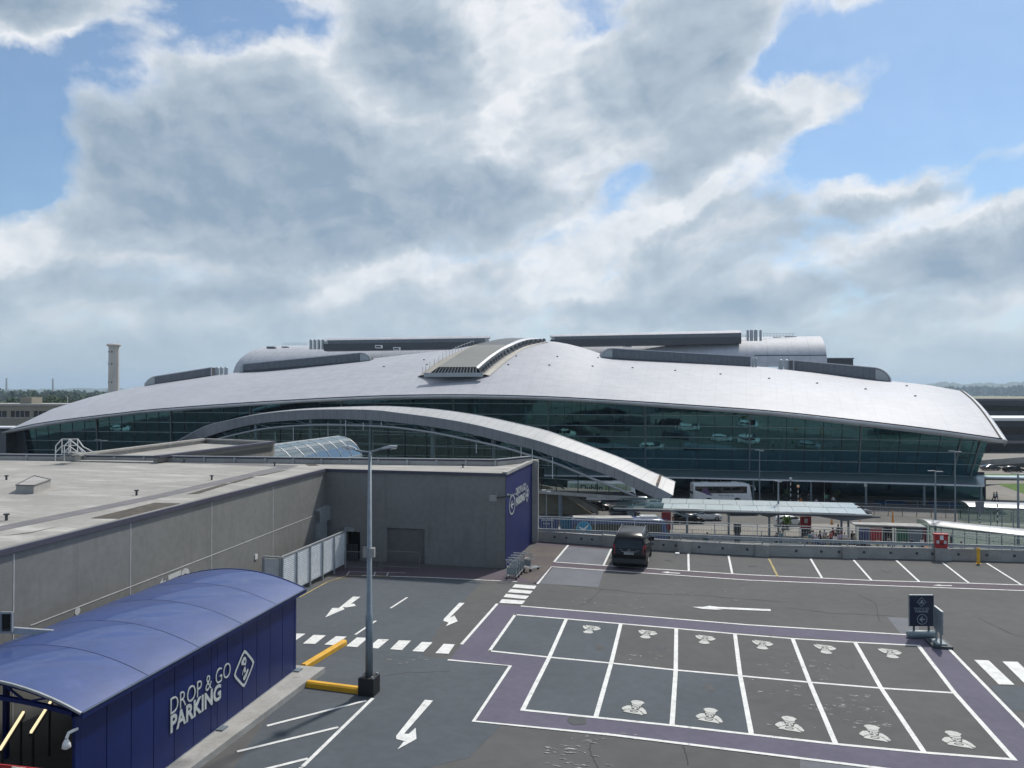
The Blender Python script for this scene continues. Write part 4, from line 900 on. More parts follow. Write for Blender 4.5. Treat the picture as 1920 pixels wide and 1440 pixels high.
# ================================================================== PARAPET AT THE DECK EDGE
WPt = thing('parapet_wall', 'long low concrete parapet wall with tie holes along the far edge of the parking deck', 'wall', PAR[3])
mb = MB(); hgt = .62
mb.grid([PAR, [p+V3(0, 0, hgt) for p in PAR], [p+V3(0, .22, hgt) for p in PAR], [p+V3(0, .22, 0) for p in PAR]])
mb.build('wall', M_conc, WPt)
mb = MB(); mb.grid([[p+V3(0, -.02, hgt) for p in PAR], [p+V3(0, -.02, hgt+.05) for p in PAR], [p+V3(0, .24, hgt+.05) for p in PAR], [p+V3(0, .24, hgt) for p in PAR]]); mb.build('wall_cap', M_concl, WPt)
def on_par(px):
    for i in range(len(par_px)-1):
        if px <= par_px[i+1][0]: 
            t_ = (px-par_px[i][0])/(par_px[i+1][0]-par_px[i][0]); return G(px, lerp(par_px[i][1], par_px[i+1][1], t_))
mb = MB()
for px in (1040, 1062, 1090, 1110, 1223, 1244, 1267, 1311, 1355, 1401, 1493, 1540, 1573, 1620, 1670, 1719, 1748, 1797, 1850, 1902, 1960):
    p = on_par(px); mb.obox(p+V3(0, -.012, .36), V3(.07, 0, 0), V3(0, .01, 0), V3(0, 0, .07))
mb.build('tie_holes', M_dark, WPt)
for a, b_ in ((1130, 1156), (1271, 1296), (1416, 1442), (1579, 1607), (1752, 1782), (1950, 1980)):
    p, q = on_par(a), on_par(b_); d = (q-p).normalized()
    MB().prism([p+V3(0, -.18, 0), q+V3(0, -.18, 0), q+V3(0, -.18, .70), p+V3(0, -.18, .70)], V3(0, .5, 0)).build('pier', M_conc, WPt)
# guard beam in front and baluster railing behind
GB = thing('guard_rail', 'long flat galvanised guard beam on posts standing on the parapet', 'railing', PAR[2])
bt = [(1008, 991, 996), (1207, 998, 1003), (1400, 1006.5, 1011.5), (1560, 1012.5, 1017.5), (1747, 1018.5, 1024), (1920, 1024.6, 1029.8), (2150, 1033, 1039)]
def bp(px, py): 
    b0 = on_par(px); return AYp(px, py, b0.y+.12) if b0 else AYp(px, py, PAR[-2].y)
mb = MB(); A1 = [bp(x, a) for x, a, b_ in bt]; A2 = [bp(x, b_) for x, a, b_ in bt]
mb.grid([A1, [p.lerp(q, .33)+V3(0, .05, 0) for p, q in zip(A1, A2)], [p.lerp(q, .66)+V3(0, .05, 0) for p, q in zip(A1, A2)], A2, [p+V3(0, .09, 0) for p in A2], [p+V3(0, .09, 0) for p in A1], A1]); mb.build('beam', M_steel, GB)
for px in (1058, 1130, 1210, 1276, 1350, 1430, 1510, 1590, 1675, 1750, 1830, 1900, 1985):
    p = on_par(px)+V3(0, .15, .6); MB().box(p.x-.04, p.x+.04, p.y, p.y+.06, .5, bp(px, interp([(a[0], a[1]) for a in bt], px)).z-.03).build('post', M_steel, GB)
RL = thing('railing', 'grey baluster railing with two thin top rails behind the concrete parapet', 'railing', PAR[2]+V3(0, 4, 0))
rt_px = [(1010, 968, 971.5), (1257, 977.5, 982), (1560, 988.5, 993), (1747, 996, 1001), (1920, 1005, 1010), (2150, 1017, 1022)]
r1 = [P(x, a, 60) for x, a, b_ in rt_px]; r2 = [P(x, b_, 60) for x, a, b_ in rt_px]; bo = [p-V3(0, 0, 1.45) for p in r1]
for s_ in (r1, r2): 
    mb = MB(); [mb.bar(a, b_, .05, .05) for a, b_ in zip(s_, s_[1:])]; mb.build('top_rail', M_steel, RL)
mb = MB(); [mb.bar(a, b_, .04, .04) for a, b_ in zip(bo, bo[1:])]; mb.build('bottom_rail', M_steel, RL)
mb = MB(); posts = []
for a, b_, c, d in zip(r2, r2[1:], bo, bo[1:]):
    n_ = int((b_-a).length/.20)
    for i in range(n_):
        t_ = i/n_; mb.bar(a.lerp(b_, t_), c.lerp(d, t_), .016, .016, (0, 1, 0))
mb.build('balusters', M_steel, RL)
for px in (1035, 1116, 1190, 1260, 1340, 1420, 1500, 1590, 1680, 1760, 1850):
    y = interp([(a[0], a[1]) for a in rt_px], px); p = P(px, y, 60.0); MB().tube([p, p-V3(0, 0, 1.5)], .035, 6).build('post', M_steel, RL)
mb = MB(); lo = [P(x, a, 60)-V3(0, 0, 1.5) for x, a, b_ in rt_px]
mb.grid([[p+V3(0, -7.4, -.1) for p in lo], [p+V3(0, .4, -.1) for p in lo], [p+V3(0, .4, -1.0) for p in lo]]); o = mb.build('ledge', M_conc); tag(o, kind='structure')
mb = MB(); mb.grid([[p+V3(0, .3, -1.0) for p in lo], [V3(p.x, p.y+.3, ZG) for p in lo]]); o = mb.build('ledge_wall', M_conc, o)

# ================================================================== GREY SERVICE BUILDING
ZR = 5.34
A_, B_, C_, F2, N2 = V3(-21.41, 42.26), V3(-10.32, 42.26), V3(-10.42, 49.9), V3(-60, 0), V3(-18.2, 0)
C1, D2, E1 = (G(x, y, ZR) for x, y in ((930, 872.5), (500, 867.5), (0, 861.5)))
for p in (C1, D2, E1): p.z = 0
E2 = E1+(E1-D2)*.55
SB = thing('service_building', 'low grey rendered building with a flat pale roof and blue painted end wall', 'building', (A_+B_)/2)
def wall_holes(a, b_, h, holes, th, name, material, parent, z0=0.0):
    a, b_ = Vector(a), Vector(b_); d = b_-a; L = d.length; d.normalize(); nrm = V3(-d.y, d.x)
    xs = sorted({0, L}|{x for hl in holes for x in hl[:2]}); zs = sorted({z0, h}|{z for hl in holes for z in hl[2:4]}); mb = MB()
    for x0, x1 in zip(xs, xs[1:]):
        for za, zb in zip(zs, zs[1:]):
            if any(hl[0] <= (x0+x1)/2 <= hl[1] and hl[2] <= (za+zb)/2 <= hl[3] for hl in holes): continue
            mb.obox(a+d*(x0+x1)/2+nrm*th/2+V3(0, 0, (za+zb)/2), d*(x1-x0)/2, nrm*th/2, (0, 0, (zb-za)/2))
    return mb.build(name, material, parent)
FY = 42.26
sx0, sx1, sz = AYp(725, 1040, FY).x, AYp(796, 1040, FY).x, AYp(745, 990, FY).z
dx0, dx1, dz_ = AYp(648, 1040, FY).x, AYp(675, 1040, FY).x, AYp(660, 997, FY).z
wall_holes(A_, B_, ZR, [(dx0-A_.x, dx1-A_.x, 0, dz_), (sx0-A_.x, sx1-A_.x, 0, sz)], .3, 'front_wall', M_render, SB)
wall_holes(N2, A_, ZR, [], .3, 'side_wall', M_render, SB)
wall_holes(B_+V3(0, .0), C_, ZR, [], .3, 'end_wall', M_render, SB)
MB().poly([p+V3(0, 0, ZR-.03) for p in (A_, B_, C_, C1, D2, E1, E2, V3(E2.x, 0), N2)]).build('roof', M_roofmem, SB)
MB().grid([[p for p in (C_, C1, D2, E1, E2)], [p+V3(0, 0, ZR+.3) for p in (C_, C1, D2, E1, E2)]]).build('rear_wall', M_render, SB)
mb = MB()
for a, b_ in ((N2, A_), (A_, B_)): mb.bar(a+V3(0, 0, ZR-.06)+(V3(0, -.03) if b_ is B_ else V3(.03, 0)), b_+V3(0, 0, ZR-.06)+(V3(0, -.03) if b_ is B_ else V3(.03, 0)), .10, .17)
mb.build('coping', M_cope, SB)
# rear parapet with thin rail
bk_ = [C_+V3(-.1, -.1), C1, D2, E1, E2]
mb = MB(); [mb.bar(a+V3(0, 0, ZR+.11), b_+V3(0, 0, ZR+.11), .25, .26) for a, b_ in zip(bk_, bk_[1:])]; mb.build('rear_parapet', M_concl, SB)
mb = MB(); [mb.bar(a+V3(0, 0.02, ZR+.29), b_+V3(0, .02, ZR+.29), .20, .12) for a, b_ in zip(bk_, bk_[1:])]; mb.build('rear_coping', M_cope, SB)
mb = MB(); [mb.bar(a+V3(0, 0.0, ZR+.37), b_+V3(0, .0, ZR+.37), .24, .035) for a, b_ in zip(bk_, bk_[1:])]; mb.build('coping_trim', M_steel, SB)
mb = MB()
for i in range(17): 
    q = bk_[1].lerp(bk_[2], i/8.0) if i < 9 else bk_[2].lerp(bk_[3], (i-8)/9.0); mb.obox(q+V3(0, -.15, ZR+.12), V3(.06, 0, 0), V3(0, .05, 0), V3(0, 0, .18))
mb.build('coping_brackets', M_steel, SB)
mb = MB(); mb.bar(B_+V3(-.05, 0, ZR+.02), C_+V3(-.05, 0, ZR+.02), .28, .16); mb.build('end_coping', M_concl, SB)
# blue mural wall
XW = -10.29
MB().add([V3(XW, 42.2, 0.02), V3(XW-.0, 42.2, ZR-.06), V3(XW-.09, 49.9, ZR-.06), V3(XW-.09, 49.9, .02), ], [(0, 1, 2, 3)]).build('blue_mural', M_bluemural, SB)
MB().box(XW-.5, XW+.22, 49.95, 50.6, 0, ZR+.1).build('corner_pillar', M_conc, SB)
MB().box(XW+.22, XW+.30, 49.97, 50.1, 0, ZR+.02).build('corner_trim', M_concl, SB)
def fit_text(s, name, material, parent, p0, p1, upv, h, bold=0.0, depth=.006):
    p0, p1 = Vector(p0), Vector(p1); d = p1-p0
    o = text(s, 1.0, name, material, None, (0, 0, 0), (1, 0, 0), (0, 1, 0), bold, depth); xs = [v.co.x for v in o.data.vertices]; ys = [v.co.y for v in o.data.vertices]
    wx = max(xs)-min(xs); hy = max(ys)-min(0, min(ys)); x0 = min(xs); M = WM.get(parent, Matrix.Identity(4)).inverted() if parent else Matrix.Identity(4)
    xd, ud = d.normalized(), Vector(upv).normalized(); nn = xd.cross(ud)
    for v in o.data.vertices: v.co = M @ (p0+d*((v.co.x-x0)/wx)+ud*(v.co.y/max(ys)*h)+nn*v.co.z)
    if parent: o.parent = parent; WM[o] = WM[parent]
    return o
def AXm(px, py): return AX(px, py, XW+.02)
y0, y1 = AXm(967, 940).y, AXm(986.5, 930).y
tz = 3.82
fit_text('DROP & GO', 'lettering', M_signw, SB, (XW+.03, y0, tz), (XW+.0, y1, tz), (0, 0, 1), .42, .012, .004)
fit_text('PARKING', 'lettering', M_signw, SB, (XW+.03, y0, tz-.62), (XW+.0, y1-.35, tz-.62), (0, 0, 1), .46, .035, .004)
def ring2d(mb, pts_o, pts_i): mb.grid([pts_o+pts_o[:1], pts_i+pts_i[:1]])
def face_on(mb, c, xd, ud, s):       # small capped head and shoulders, as on the signs
    for pl_ in SYM: mb.poly([c+xd*((x-390)/450*s)+ud*((445-y)/270*s*.8) for x, y in pl_])
cz = AXm(961, 944); c = V3(XW+.03, (AXm(955.5, 944).y+AXm(966, 944).y)/2-.1, cz.z-.05); ry_ = 1.0*(AXm(966, 944).y-AXm(955, 944).y)/2; mb = MB()
ring2d(mb, [c+V3(0, ry_*math.cos(R(k*15)), .58*math.sin(R(k*15))) for k in range(24)], [c+V3(0, ry_*.86*math.cos(R(k*15)), .50*math.sin(R(k*15))) for k in range(24)]); mb.build('arrow_ring', M_signw, SB)
mb = MB(); mb.poly([c+V3(.001, -ry_*.55, 0), c+V3(.001, 0, .26), c+V3(.001, ry_*.12, .18), c+V3(.001, -ry_*.18, .05), c+V3(.001, ry_*.55, .05), c+V3(.001, ry_*.55, -.05), c+V3(.001, -ry_*.18, -.05), c+V3(.001, ry_*.12, -.18), c+V3(.001, 0, -.26)]); mb.build('arrow', M_signw, SB)
c = AXm(988.7, 925); c.x = XW+.01; ry_ = (AXm(993, 925).y-AXm(985, 925).y)/2; mb = MB()
dm = lambda k: [c+V3(0, -ry_*k, 0), c+V3(0, 0, .56*k), c+V3(0, ry_*k, 0), c+V3(0, 0, -.56*k)]
ring2d(mb, dm(1.0), dm(.84)); face_on(mb, c, V3(0, 1, 0), V3(0, 0, 1), .6); mb.build('diamond_logo', M_signw, SB)
# shutter, doorway
o = MB().box(sx0, sx1, FY+.22, FY+.28, 0, sz).build('roller_shutter', M_shut, SB)
mb = MB()
for i in range(26): z = .04+i*(sz-.1)/26; mb.box(sx0, sx1, FY+.19, FY+.22, z, z+(sz-.1)/26*.7)
mb.build('slats', M_shut, o)
MB().box(dx0, dx1, FY+.5, FY+.55, 0, dz_).build('doorway', M_black, SB)
o = MB().box(AYp(648, 990, FY).x, AYp(665, 990, FY).x, FY-.22, FY-.004, AYp(650, 995, FY).z, AYp(650, 988, FY).z).build('wall_light', M_steel, SB)
MB().box(dx0+.1, dx1, FY-.35, FY-.30, .05, 1.0).build('barrier_panel', M_dark, SB)
# wall joints on both walls
dN = (A_-N2).normalized(); nN = V3(dN.y, -dN.x)
def WLp(px, py, off=.004):
    r = ray(px, py); t_ = (N2-CAMLOC).dot(nN)/r.dot(nN); return CAMLOC+r*t_+nN*off
mb = MB()
for px, ya, yb in ((26, 1040, 1260), (245, 983, 1260), (397, 942, 1200), (512, 912, 1150)):
    a = WLp(px, ya); a.z = 0; mb.bar(a, V3(a.x, a.y, ZR-.2), .012, .03, (0, 1, 0))
a, b_ = WLp(57, 1168), WLp(587, 970); b_.z = a.z = (a.z+b_.z)/2; mb.bar(a, b_, .012, .03)
mb.build('wall_joints', M_stencil, SB)
mb = MB()
for px in (911,): a = AYp(px, 970, FY-.004); mb.bar(V3(a.x, a.y, 0), V3(a.x, a.y, 2.9), .02, .01, (0, 1, 0)); mb.bar(V3(a.x, a.y, 4.7), V3(a.x, a.y, 5.1), .02, .01, (0, 1, 0)); mb.bar(V3(a.x, a.y, 2.9), V3(a.x-1.2, a.y, 2.9), .02, .01)
mb.build('wall_joints', M_shut, SB)
# painted sign on the long wall
a = WLp(315, 1106); b_ = WLp(357, 1106); zt = WLp(316, 1078).z
fit_text('T2', 'lettering', M_stencil, SB, V3(a.x, a.y, zt-1.05), V3(b_.x, b_.y, zt-1.05)+V3(.003, 0, 0), (0, 0, 1), 1.05, .02)
mb = MB(); p = WLp(303, 1100, .008); mb.poly([p-dN*.45+V3(0, 0, .12), p+dN*.15+V3(0, 0, .62), p+dN*.1+V3(0, 0, .34), p+dN*.5+V3(0, 0, .34), p+dN*.5+V3(0, 0, -.1), p+dN*.1+V3(0, 0, -.1), p+dN*.15+V3(0, 0, -.4)]); mb.v = [p+(v-p)*.55 for v in mb.v]; mb.build('arrow', M_stencil, SB)
mb = MB(); p = WLp(145, 1147, .008); mb.poly([p+dN*(.13*math.cos(R(k*30)))+V3(0, 0, .13*math.sin(R(k*30))+.02) for k in range(12)]); mb.poly([p+dN*-.09-V3(0, 0, .12), p+dN*.09-V3(0, 0, .12), p+dN*.22-V3(0, 0, .7), p-dN*.2-V3(0, 0, .7)]); mb.build('person_symbol', M_stencil, SB)
p = WLp(479.5, 1044, .01); MB().obox(p, dN*.12, nN*.03, (0, 0, .12)).build('wall_plate', M_wpaint, SB)
# duct in the corner
a = WLp(590, 1000); c0 = WLp(604, 1000); mb = MB()
mb.prism([V3(a.x, a.y, .8)+nN*.01, V3(c0.x, c0.y, .8)+nN*.01, V3(c0.x, c0.y, 3.15)+nN*.01, V3(a.x, a.y, 3.05)+nN*.01], nN*.3); mb.build('duct', M_steel, SB)
b_ = WLp(611.5, 975); mb = MB(); mb.prism([V3(a.x, a.y, 2.35)+nN*.015, V3(b_.x, b_.y, 2.35)+nN*.015, V3(b_.x, b_.y, 3.22)+nN*.015, V3(a.x, a.y, 3.16)+nN*.015], nN*.34); mb.build('duct', M_steel, SB)
# things on the roof
def RF(px, py, dz=0.0): p = G(px, py, ZR-.03); p.z += dz; return p
MB().poly([RF(-60, 1003, .008), RF(0, 986.5, .008), RF(300, 926, .008), RF(520, 875.5, .008), RF(547, 877, .008), RF(300, 934, .008), RF(0, 996, .008), RF(-60, 1015, .008)]).build('roof_band', M_roofband, SB)
MB().poly([RF(165, 861.5, .009), RF(520, 875, .009), RF(547, 877, .009), RF(560, 873, .009), RF(240, 858.5, .009)]).build('roof_band', M_roofband, SB)
MB().poly([RF(170, 972, .012), RF(233, 973, .012), RF(340, 944, .012), RF(290, 943, .012)]).build('roof_board', M_moss, SB)
mb = MB()
for l_ in ([(5, 1005), (60, 998), (120, 985), (55, 1000)], [(350, 927), (420, 907), (436, 906), (372, 926)], [(430, 905), (470, 895), (480, 894), (440, 906)], [(480, 893), (530, 882), (545, 880), (492, 892)], [(572, 871), (590, 870), (598, 873), (580, 874)]): mb.poly([RF(x, y, .010) for x, y in l_])
mb.build('roof_cracks', M_moss, SB)
c = RF(62, 916); o = MB().prism([RF(30, 925), RF(63, 926), RF(95, 914), RF(64, 906)], V3(0, 0, .38)).build('roof_hatch', M_concl, SB)
mb = MB(); ps = [RF(30, 925, .38), RF(63, 926, .38), RF(95, 914, .38), RF(64, 906, .38)]; [mb.bar(a, b_, .06, .05) for a, b_ in zip(ps, ps[1:]+ps[:1])]; mb.build('rim', M_roofband, o)
for px, py in ((12, 900), (12, 976), (256, 929), (397, 900), (172, 863), (345, 868), (515, 874), (868, 877)):
    p = RF(px, py); o = MB().tube([p, p+V3(0, 0, .22)], .05, 6).build('roof_vent', M_dark, SB); MB().lathe(p+V3(0, 0, .2), [(.1, 0), (.1, .05), (0, .06)], 8).build('cap', M_dark, o)
# floodlight on the front wall
t = thing('floodlight', 'beige floodlight on a dark arm fixed to the grey wall beside the blue mural', 'lamp', AYp(935, 933, FY))
a = AYp(925, 934, FY-.6); MB().obox(a, V3(.19, 0, 0), V3(0, .12, 0), V3(0, 0, .15)).build('lamp_head', M_concl, t)
b_ = AYp(957, 930, FY-.5); MB().bar(a+V3(.2, .05, .02), b_, .09, .1).build('arm', M_dark, t)
MB().tube([b_, b_+V3(-.3, .5, .02)], .04, 6).tube([b_+V3(-.2, 0, 0), b_+V3(.3, 0, .12), b_+V3(.45, .1, .02)], .04, 6).build('bracket', M_steel, t)

# plant room on the roof behind
PR = thing('plant_room', 'beige flat topped plant room with a worn parapet behind the flat roof', 'building', G(400, 840, 5.75))
Pa, Pb, Pc, Pd = (G(x, y, 5.75) for x, y in ((290, 857.0), (512, 829), (385, 823.5), (145, 853.5)))
Pa, Pd = Pa+(Pa-Pb).normalized()*-.2, Pd
MB().prism([V3(p.x, p.y, 5.0) for p in (Pa, Pb, Pc, Pd)], V3(0, 0, .40)).build('roof', M_roofmem, PR)
mb = MB()
for a, b_ in ((Pa, Pb),): mb.prism([V3(a.x, a.y, ZG+6), V3(b_.x, b_.y, ZG+6), V3(b_.x, b_.y, 5.70), V3(a.x, a.y, 5.70)], V3(-.25, 0, 0))
mb.build('wall', mat('warm_render', (.235, .225, .205), (.205, .197, .18), .5, rough=.9), PR)
mb = MB(); mb.prism([V3(Pb.x, Pb.y+.02, ZG+4), V3(Pc.x, Pc.y, ZG+4), V3(Pc.x, Pc.y, 5.68), V3(Pb.x, Pb.y, 5.68)], V3(0, .25, 0)); mb.build('wall', M_conc, PR)
mb = MB(); mb.prism([V3(Pd.x, Pd.y, 4.9), V3(Pc.x, Pc.y, 4.9), V3(Pc.x, Pc.y, 5.68), V3(Pd.x, Pd.y, 5.68)], V3(-.3, .1, 0)); mb.build('parapet', M_roofmem, PR)
mb = MB(); mb.bar(Pa, Pb+V3(0, .2, 0), .42, .16); mb.build('coping', M_cope, PR)
mb = MB(); mb.bar(Pb, Pc, .3, .14); mb.build('coping', M_concl, PR); MB().bar(Pc+V3(-.15, 0, 0), Pd+V3(-.15, 0, 0), .55, .14).build('coping', M_roofmem, PR)

# step-over ladder on the roof edge
LD = thing('step_over_ladder', 'white tubular step-over ladder crossing the rear roof parapet', 'ladder', P(130, 860, 49))
def LP(x, y, d=49.0): return P(x/8, 700+y/8, d)
for off, dd in ((0, 0), (130, 1.0)):
    mb = MB(); q = [LP(835+off, 1090, 49+dd), LP(930+off, 985, 49+dd), LP(1035+off, 985, 49+dd), LP(1170+off*.6 if off else 1170, 1100 if off else 1090, 49+dd), LP(1285+off, 1190, 49+dd)]
    mb.tube(q, .035, 6); mb.tube([p-V3(0, 0, .42) for p in q[:3]]+[q[3]-V3(0, 0, .4)], .028, 6); mb.build('handrail', M_wpaint, LD)
    for p in (q[0], q[1], q[2]): MB().tube([p, p-V3(0, 0, .95)], .03, 6).build('upright', M_wpaint, LD)
mb = MB()
for i in range(4): a = LP(900+i*30, 1270-i*25, 49); b_ = LP(1010+i*30, 1270-i*25, 50); mb.bar(a, b_, .22, .04)
mb.build('steps', M_steel, LD); MB().bar(LP(1000, 1180), LP(1150, 1185, 50), .7, .05).build('platform', M_wpaint, LD)

# louvred fence
LF = thing('louvred_fence', 'pale galvanised louvred fence panel run in the corner of the grey walls', 'fence', (-19.3, 40.2, 0))
zt = AYp(645, 996, 40.2).z; f1_ = V3(AYp(645, 1000, 40.2).x, 40.2, 0); fm = G(527, 1045, zt); fm.z = 0; fl = G(495, 1043.5, zt); fl.z = 0
fe = f1_+(fm-f1_)*1.0
for a, b_, nm in ((f1_, fe, 'louvre_panel'), (fm, fl, 'louvre_panel')):
    mb = MB(); n_ = 19; dd = (b_-a).normalized(); nn = V3(-dd.y, dd.x)
    for i in range(n_): z = .28+i*(zt-.32)/n_; mb.obox((a+b_)/2+V3(0, 0, z), (b_-a)/2, nn*.05, V3(0, 0, .044)+nn*.012)
    mb.build(nm, M_slat, LF)
    k_ = 5 if (b_-a).length > 3 else 1
    for i in range(k_+1): p = a.lerp(b_, i/k_); MB().obox(p+nn*.08+V3(0, 0, zt/2), dd*.04, nn*.04, (0, 0, zt/2)).build('post', M_steel, LF)
    MB().obox((a+b_)/2+V3(0, 0, zt), (b_-a)/2, nn*.06, (0, 0, .03)).build('top_rail', M_steel, LF)
# crowd barriers near the shutter
for k_, (pa, pb, lab) in enumerate((((646, 1069, 0), (712, 1072, 0), 'thin steel crowd barrier standing in front of the dark doorway'), ((716, 1068, 0), (786, 1071, 0), 'thin steel crowd barrier standing in front of the roller shutter'))):
    a, b_ = G(pa[0], pa[1]), G(pb[0], pb[1]); t = thing('crowd_barrier', lab, 'barrier', (a+b_)/2, 0, 'crowd barriers by the shutter')
    MB().tube([a, a+V3(0, 0, .95), a+V3(.1, 0, 1.05), b_+V3(-.1, 0, 1.05), b_+V3(0, 0, .95), b_], .02, 6).tube([a+V3(0, 0, .2), b_+V3(0, 0, .2)], .018, 6).build('frame', M_shut, t)
    mb = MB()
    for i in range(1, 16): q = a.lerp(b_, i/16); mb.tube([q+V3(0, 0, .2), q+V3(0, 0, 1.05)], .006, 4)
    mb.build('bars', M_shut, t)

# ================================================================== BLUE WALKWAY CANOPY
PHI = .040; PIV = V3(-13.55, 24.5)          # the canopy axis is turned a little from the bay lines
XC, XR, XL = -13.62, -13.48, -19.05
YN, YF = 14.33, 25.2
ze = 2.9; RISE = .58
CN = thing('walkway_canopy', 'long blue covered walkway with a barrel roof and white lettering on its side', 'canopy', PIV)
WM[CN] = Matrix.Translation(PIV)
def AX(px, py, X):                            # camera ray met with the plane x = X of the turned canopy frame
    Q = Matrix.Rotation(-PHI, 3, 'Z'); c_ = Q @ (CAMLOC-PIV)+PIV; r = Q @ ray(px, py); return c_+r*((X-c_.x)/r.x)
xc_, hw = (XR+XL)/2, (XR-XL)/2
def prof(x, extra=0.0): return ze+RISE*(1-((x-xc_)/hw)**2)+extra
ys = [YN, 16.6, 18.75, 20.95, 23.1, YF]
NXP = 24
for a, b_ in zip(ys, ys[1:]):
    rr = []
    for j in range(7):
        t_ = j/6; y = lerp(a+.012, b_-.012, t_); rr.append([V3(lerp(XR, XL, i/NXP), y, prof(lerp(XR, XL, i/NXP), .055*math.sin(math.pi*t_)**.6*math.sin(math.pi*i/NXP)**.5)) for i in range(NXP+1)])
    MB().grid(rr).build('roof_panel', M_blueroof, CN, smooth=True)
def arc_bar(y, w_, h_, dz_, name, material): 
    mb = MB(); q = [V3(lerp(XR, XL, i/16), y, prof(lerp(XR, XL, i/16))+dz_) for i in range(17)]; [mb.bar(p, q_, w_, h_) for p, q_ in zip(q, q[1:])]; return mb.build(name, material, CN)
arc_bar(YN-.02, .05, .05, .01, 'front_trim', M_steel); arc_bar(YF+.02, .05, .08, -.02, 'rear_trim', M_blue)
MB().bar(V3(XR-.03, YN, ze-.05), V3(XR-.03, YF, ze-.05), .10, .13).build('gutter', M_blue, CN)
MB().bar(V3(XR+.03, YN, ze+.02), V3(XR+.03, YF, ze+.02), .02, .02).build('gutter_trim', M_pole, CN)
# side wall in upright sheets
npan = 12; zb, ztp = .20, ze-.08
for i in range(npan):
    y0_, y1_ = lerp(YN+.12, 24.58, i/npan), lerp(YN+.12, 24.58, (i+1)/npan)
    MB().box(XC-.04, XC, y0_+.012, y1_-.012, zb, ztp).build('wall_panel', M_blue, CN)
MB().box(XC-.08, XC-.045, YN+.1, 24.6, zb+.02, ztp-.02).build('wall_backing', M_black, CN)
MB().box(XC-.06, XC+.01, YN+.1, 24.6, zb-.03, zb+.004).build('base_trim', M_steel, CN)
for y in (YN+.05, 19.9, 24.66):
    c = MB().box(XC-.07, XC+.006, y-.07, y+.07, .15, ztp).build('column', M_blue, CN); MB().box(XC-.15, XC+.22, y-.15, y+.15, .18, .215).build('base_plate', M_pole, c)
for y in (17.5, 20, 22.5, 25): MB().box(XL+.5, XL+.62, y-.06, y+.06, 0, prof(XL+.6)).build('column', M_blue, CN)
for y in (YN+.1, 17.5, 20, 22.5, 25):
    mb = MB(); q = [V3(lerp(XR-.3, XL+.4, i/8), y, prof(lerp(XR-.3, XL+.4, i/8))-.08) for i in range(9)]; q2 = [V3(p.x, y, ze-.12+.28*(1-((p.x-xc_)/hw)**2)) for p in q]
    [mb.bar(a, b_, .07, .07) for a, b_ in zip(q, q[1:])]; [mb.bar(a, b_, .09, .09) for a, b_ in zip(q2, q2[1:])]
    [mb.bar(q[i], q2[i+1], .04, .04) for i in range(1, 7, 2)]; [mb.bar(q2[i], q[i+1], .04, .04) for i in range(2, 8, 2)]
    mb.build('roof_truss', M_blue, CN)
mb = MB(); mb.grid([[V3(lerp(XR-.1, XL+.1, i/16), y, prof(lerp(XR, XL, i/16))-.05) for i in range(17)] for y in (YN+.05, YF-.05)]); mb.build('ceiling', M_int, CN)
for x, y0_, y1_ in ((-16.1, 16.6, 18.4), (-16.1, 20.2, 22.4)):
    o = MB().bar(V3(x, y0_, ze+.1), V3(x, y1_, ze+.1), .14, .05).build('light_fitting', M_black, CN); MB().bar(V3(x, y0_+.03, ze+.05), V3(x, y1_-.03, ze+.05), .045, .04).build('tube', M_lampon, o)
# lettering on the wall
def AC(px, py): return AX(px, py, XC+.02)
hD = AC(319.5, 1307).z-AC(319.5, 1337.5).z; p0, p1 = AC(319.5, 1337.5), AC(432, 1270); p1.z = p0.z = (p0.z+p1.z)/2
fit_text('DROP & GO', 'lettering', M_signw, CN, p0, p1, (0, 0, 1), hD*1.02, -.012, .008)
hP = AC(319.5, 1340).z-AC(319.5, 1371).z; p0, p1 = AC(319.5, 1371), AC(414, 1312); p1.z = p0.z = (p0.z+p1.z)/2
fit_text('PARKING', 'lettering', M_signw, CN, p0, p1, (0, 0, 1), hP*1.02, .026, .008)
dl, dt, dr_, db = AC(437.5, 1268), AC(458.3, 1217), AC(477, 1240), AC(457.6, 1289.6)
cc = (dl+dr_+dt+db)/4; hy = (dr_.y-dl.y)/2; hz_ = (dt.z-db.z)/2; mb = MB()
def rdm(k_): 
    o_ = []
    for a in range(4):
        for e in (-14, 0, 14):
            t_ = R(a*90+e); r_ = 1/(abs(math.cos(t_))+abs(math.sin(t_))); r_ = r_*(1 if e else .93); o_.append(cc+V3(.004, math.cos(t_)*hy*r_*k_, math.sin(t_)*hz_*r_*k_))
    return o_
ring2d(mb, rdm(1.04), rdm(.86)); mb.build('diamond_logo', M_signw, CN)
mb = MB(); S2_ = [[(-.30, .42), (-.05, .62), (.12, .56), (.2, .36), (.12, .12), (-.1, .22), (-.25, .25)], [(-.02, .08), (.12, .05), (.14, -.2), (.02, -.24), (-.06, -.1)], [(-.12, -.02), (-.05, .0), (-.16, -.3), (-.2, -.28)], [(-.1, -.42), (.1, -.32), (.3, -.12), (.42, -.2), (.2, -.5), (.02, -.62), (-.12, -.55)]]
for pl_ in S2_: mb.poly([cc+V3(.006, x*hy*1.0, y*hz_) for x, y in pl_])
mb.build('valet_figure', M_signw, CN)
mb = MB(); mb.poly([cc+V3(.009, x*hy, y*hz_) for x, y in ell(.03, .36, .07, .09, 10)]); mb.build('face_dot', M_blue, CN)
CN.rotation_euler.z = PHI; CANM = Matrix.Translation(PIV) @ Matrix.Rotation(PHI, 4, 'Z') @ Matrix.Translation(-PIV)
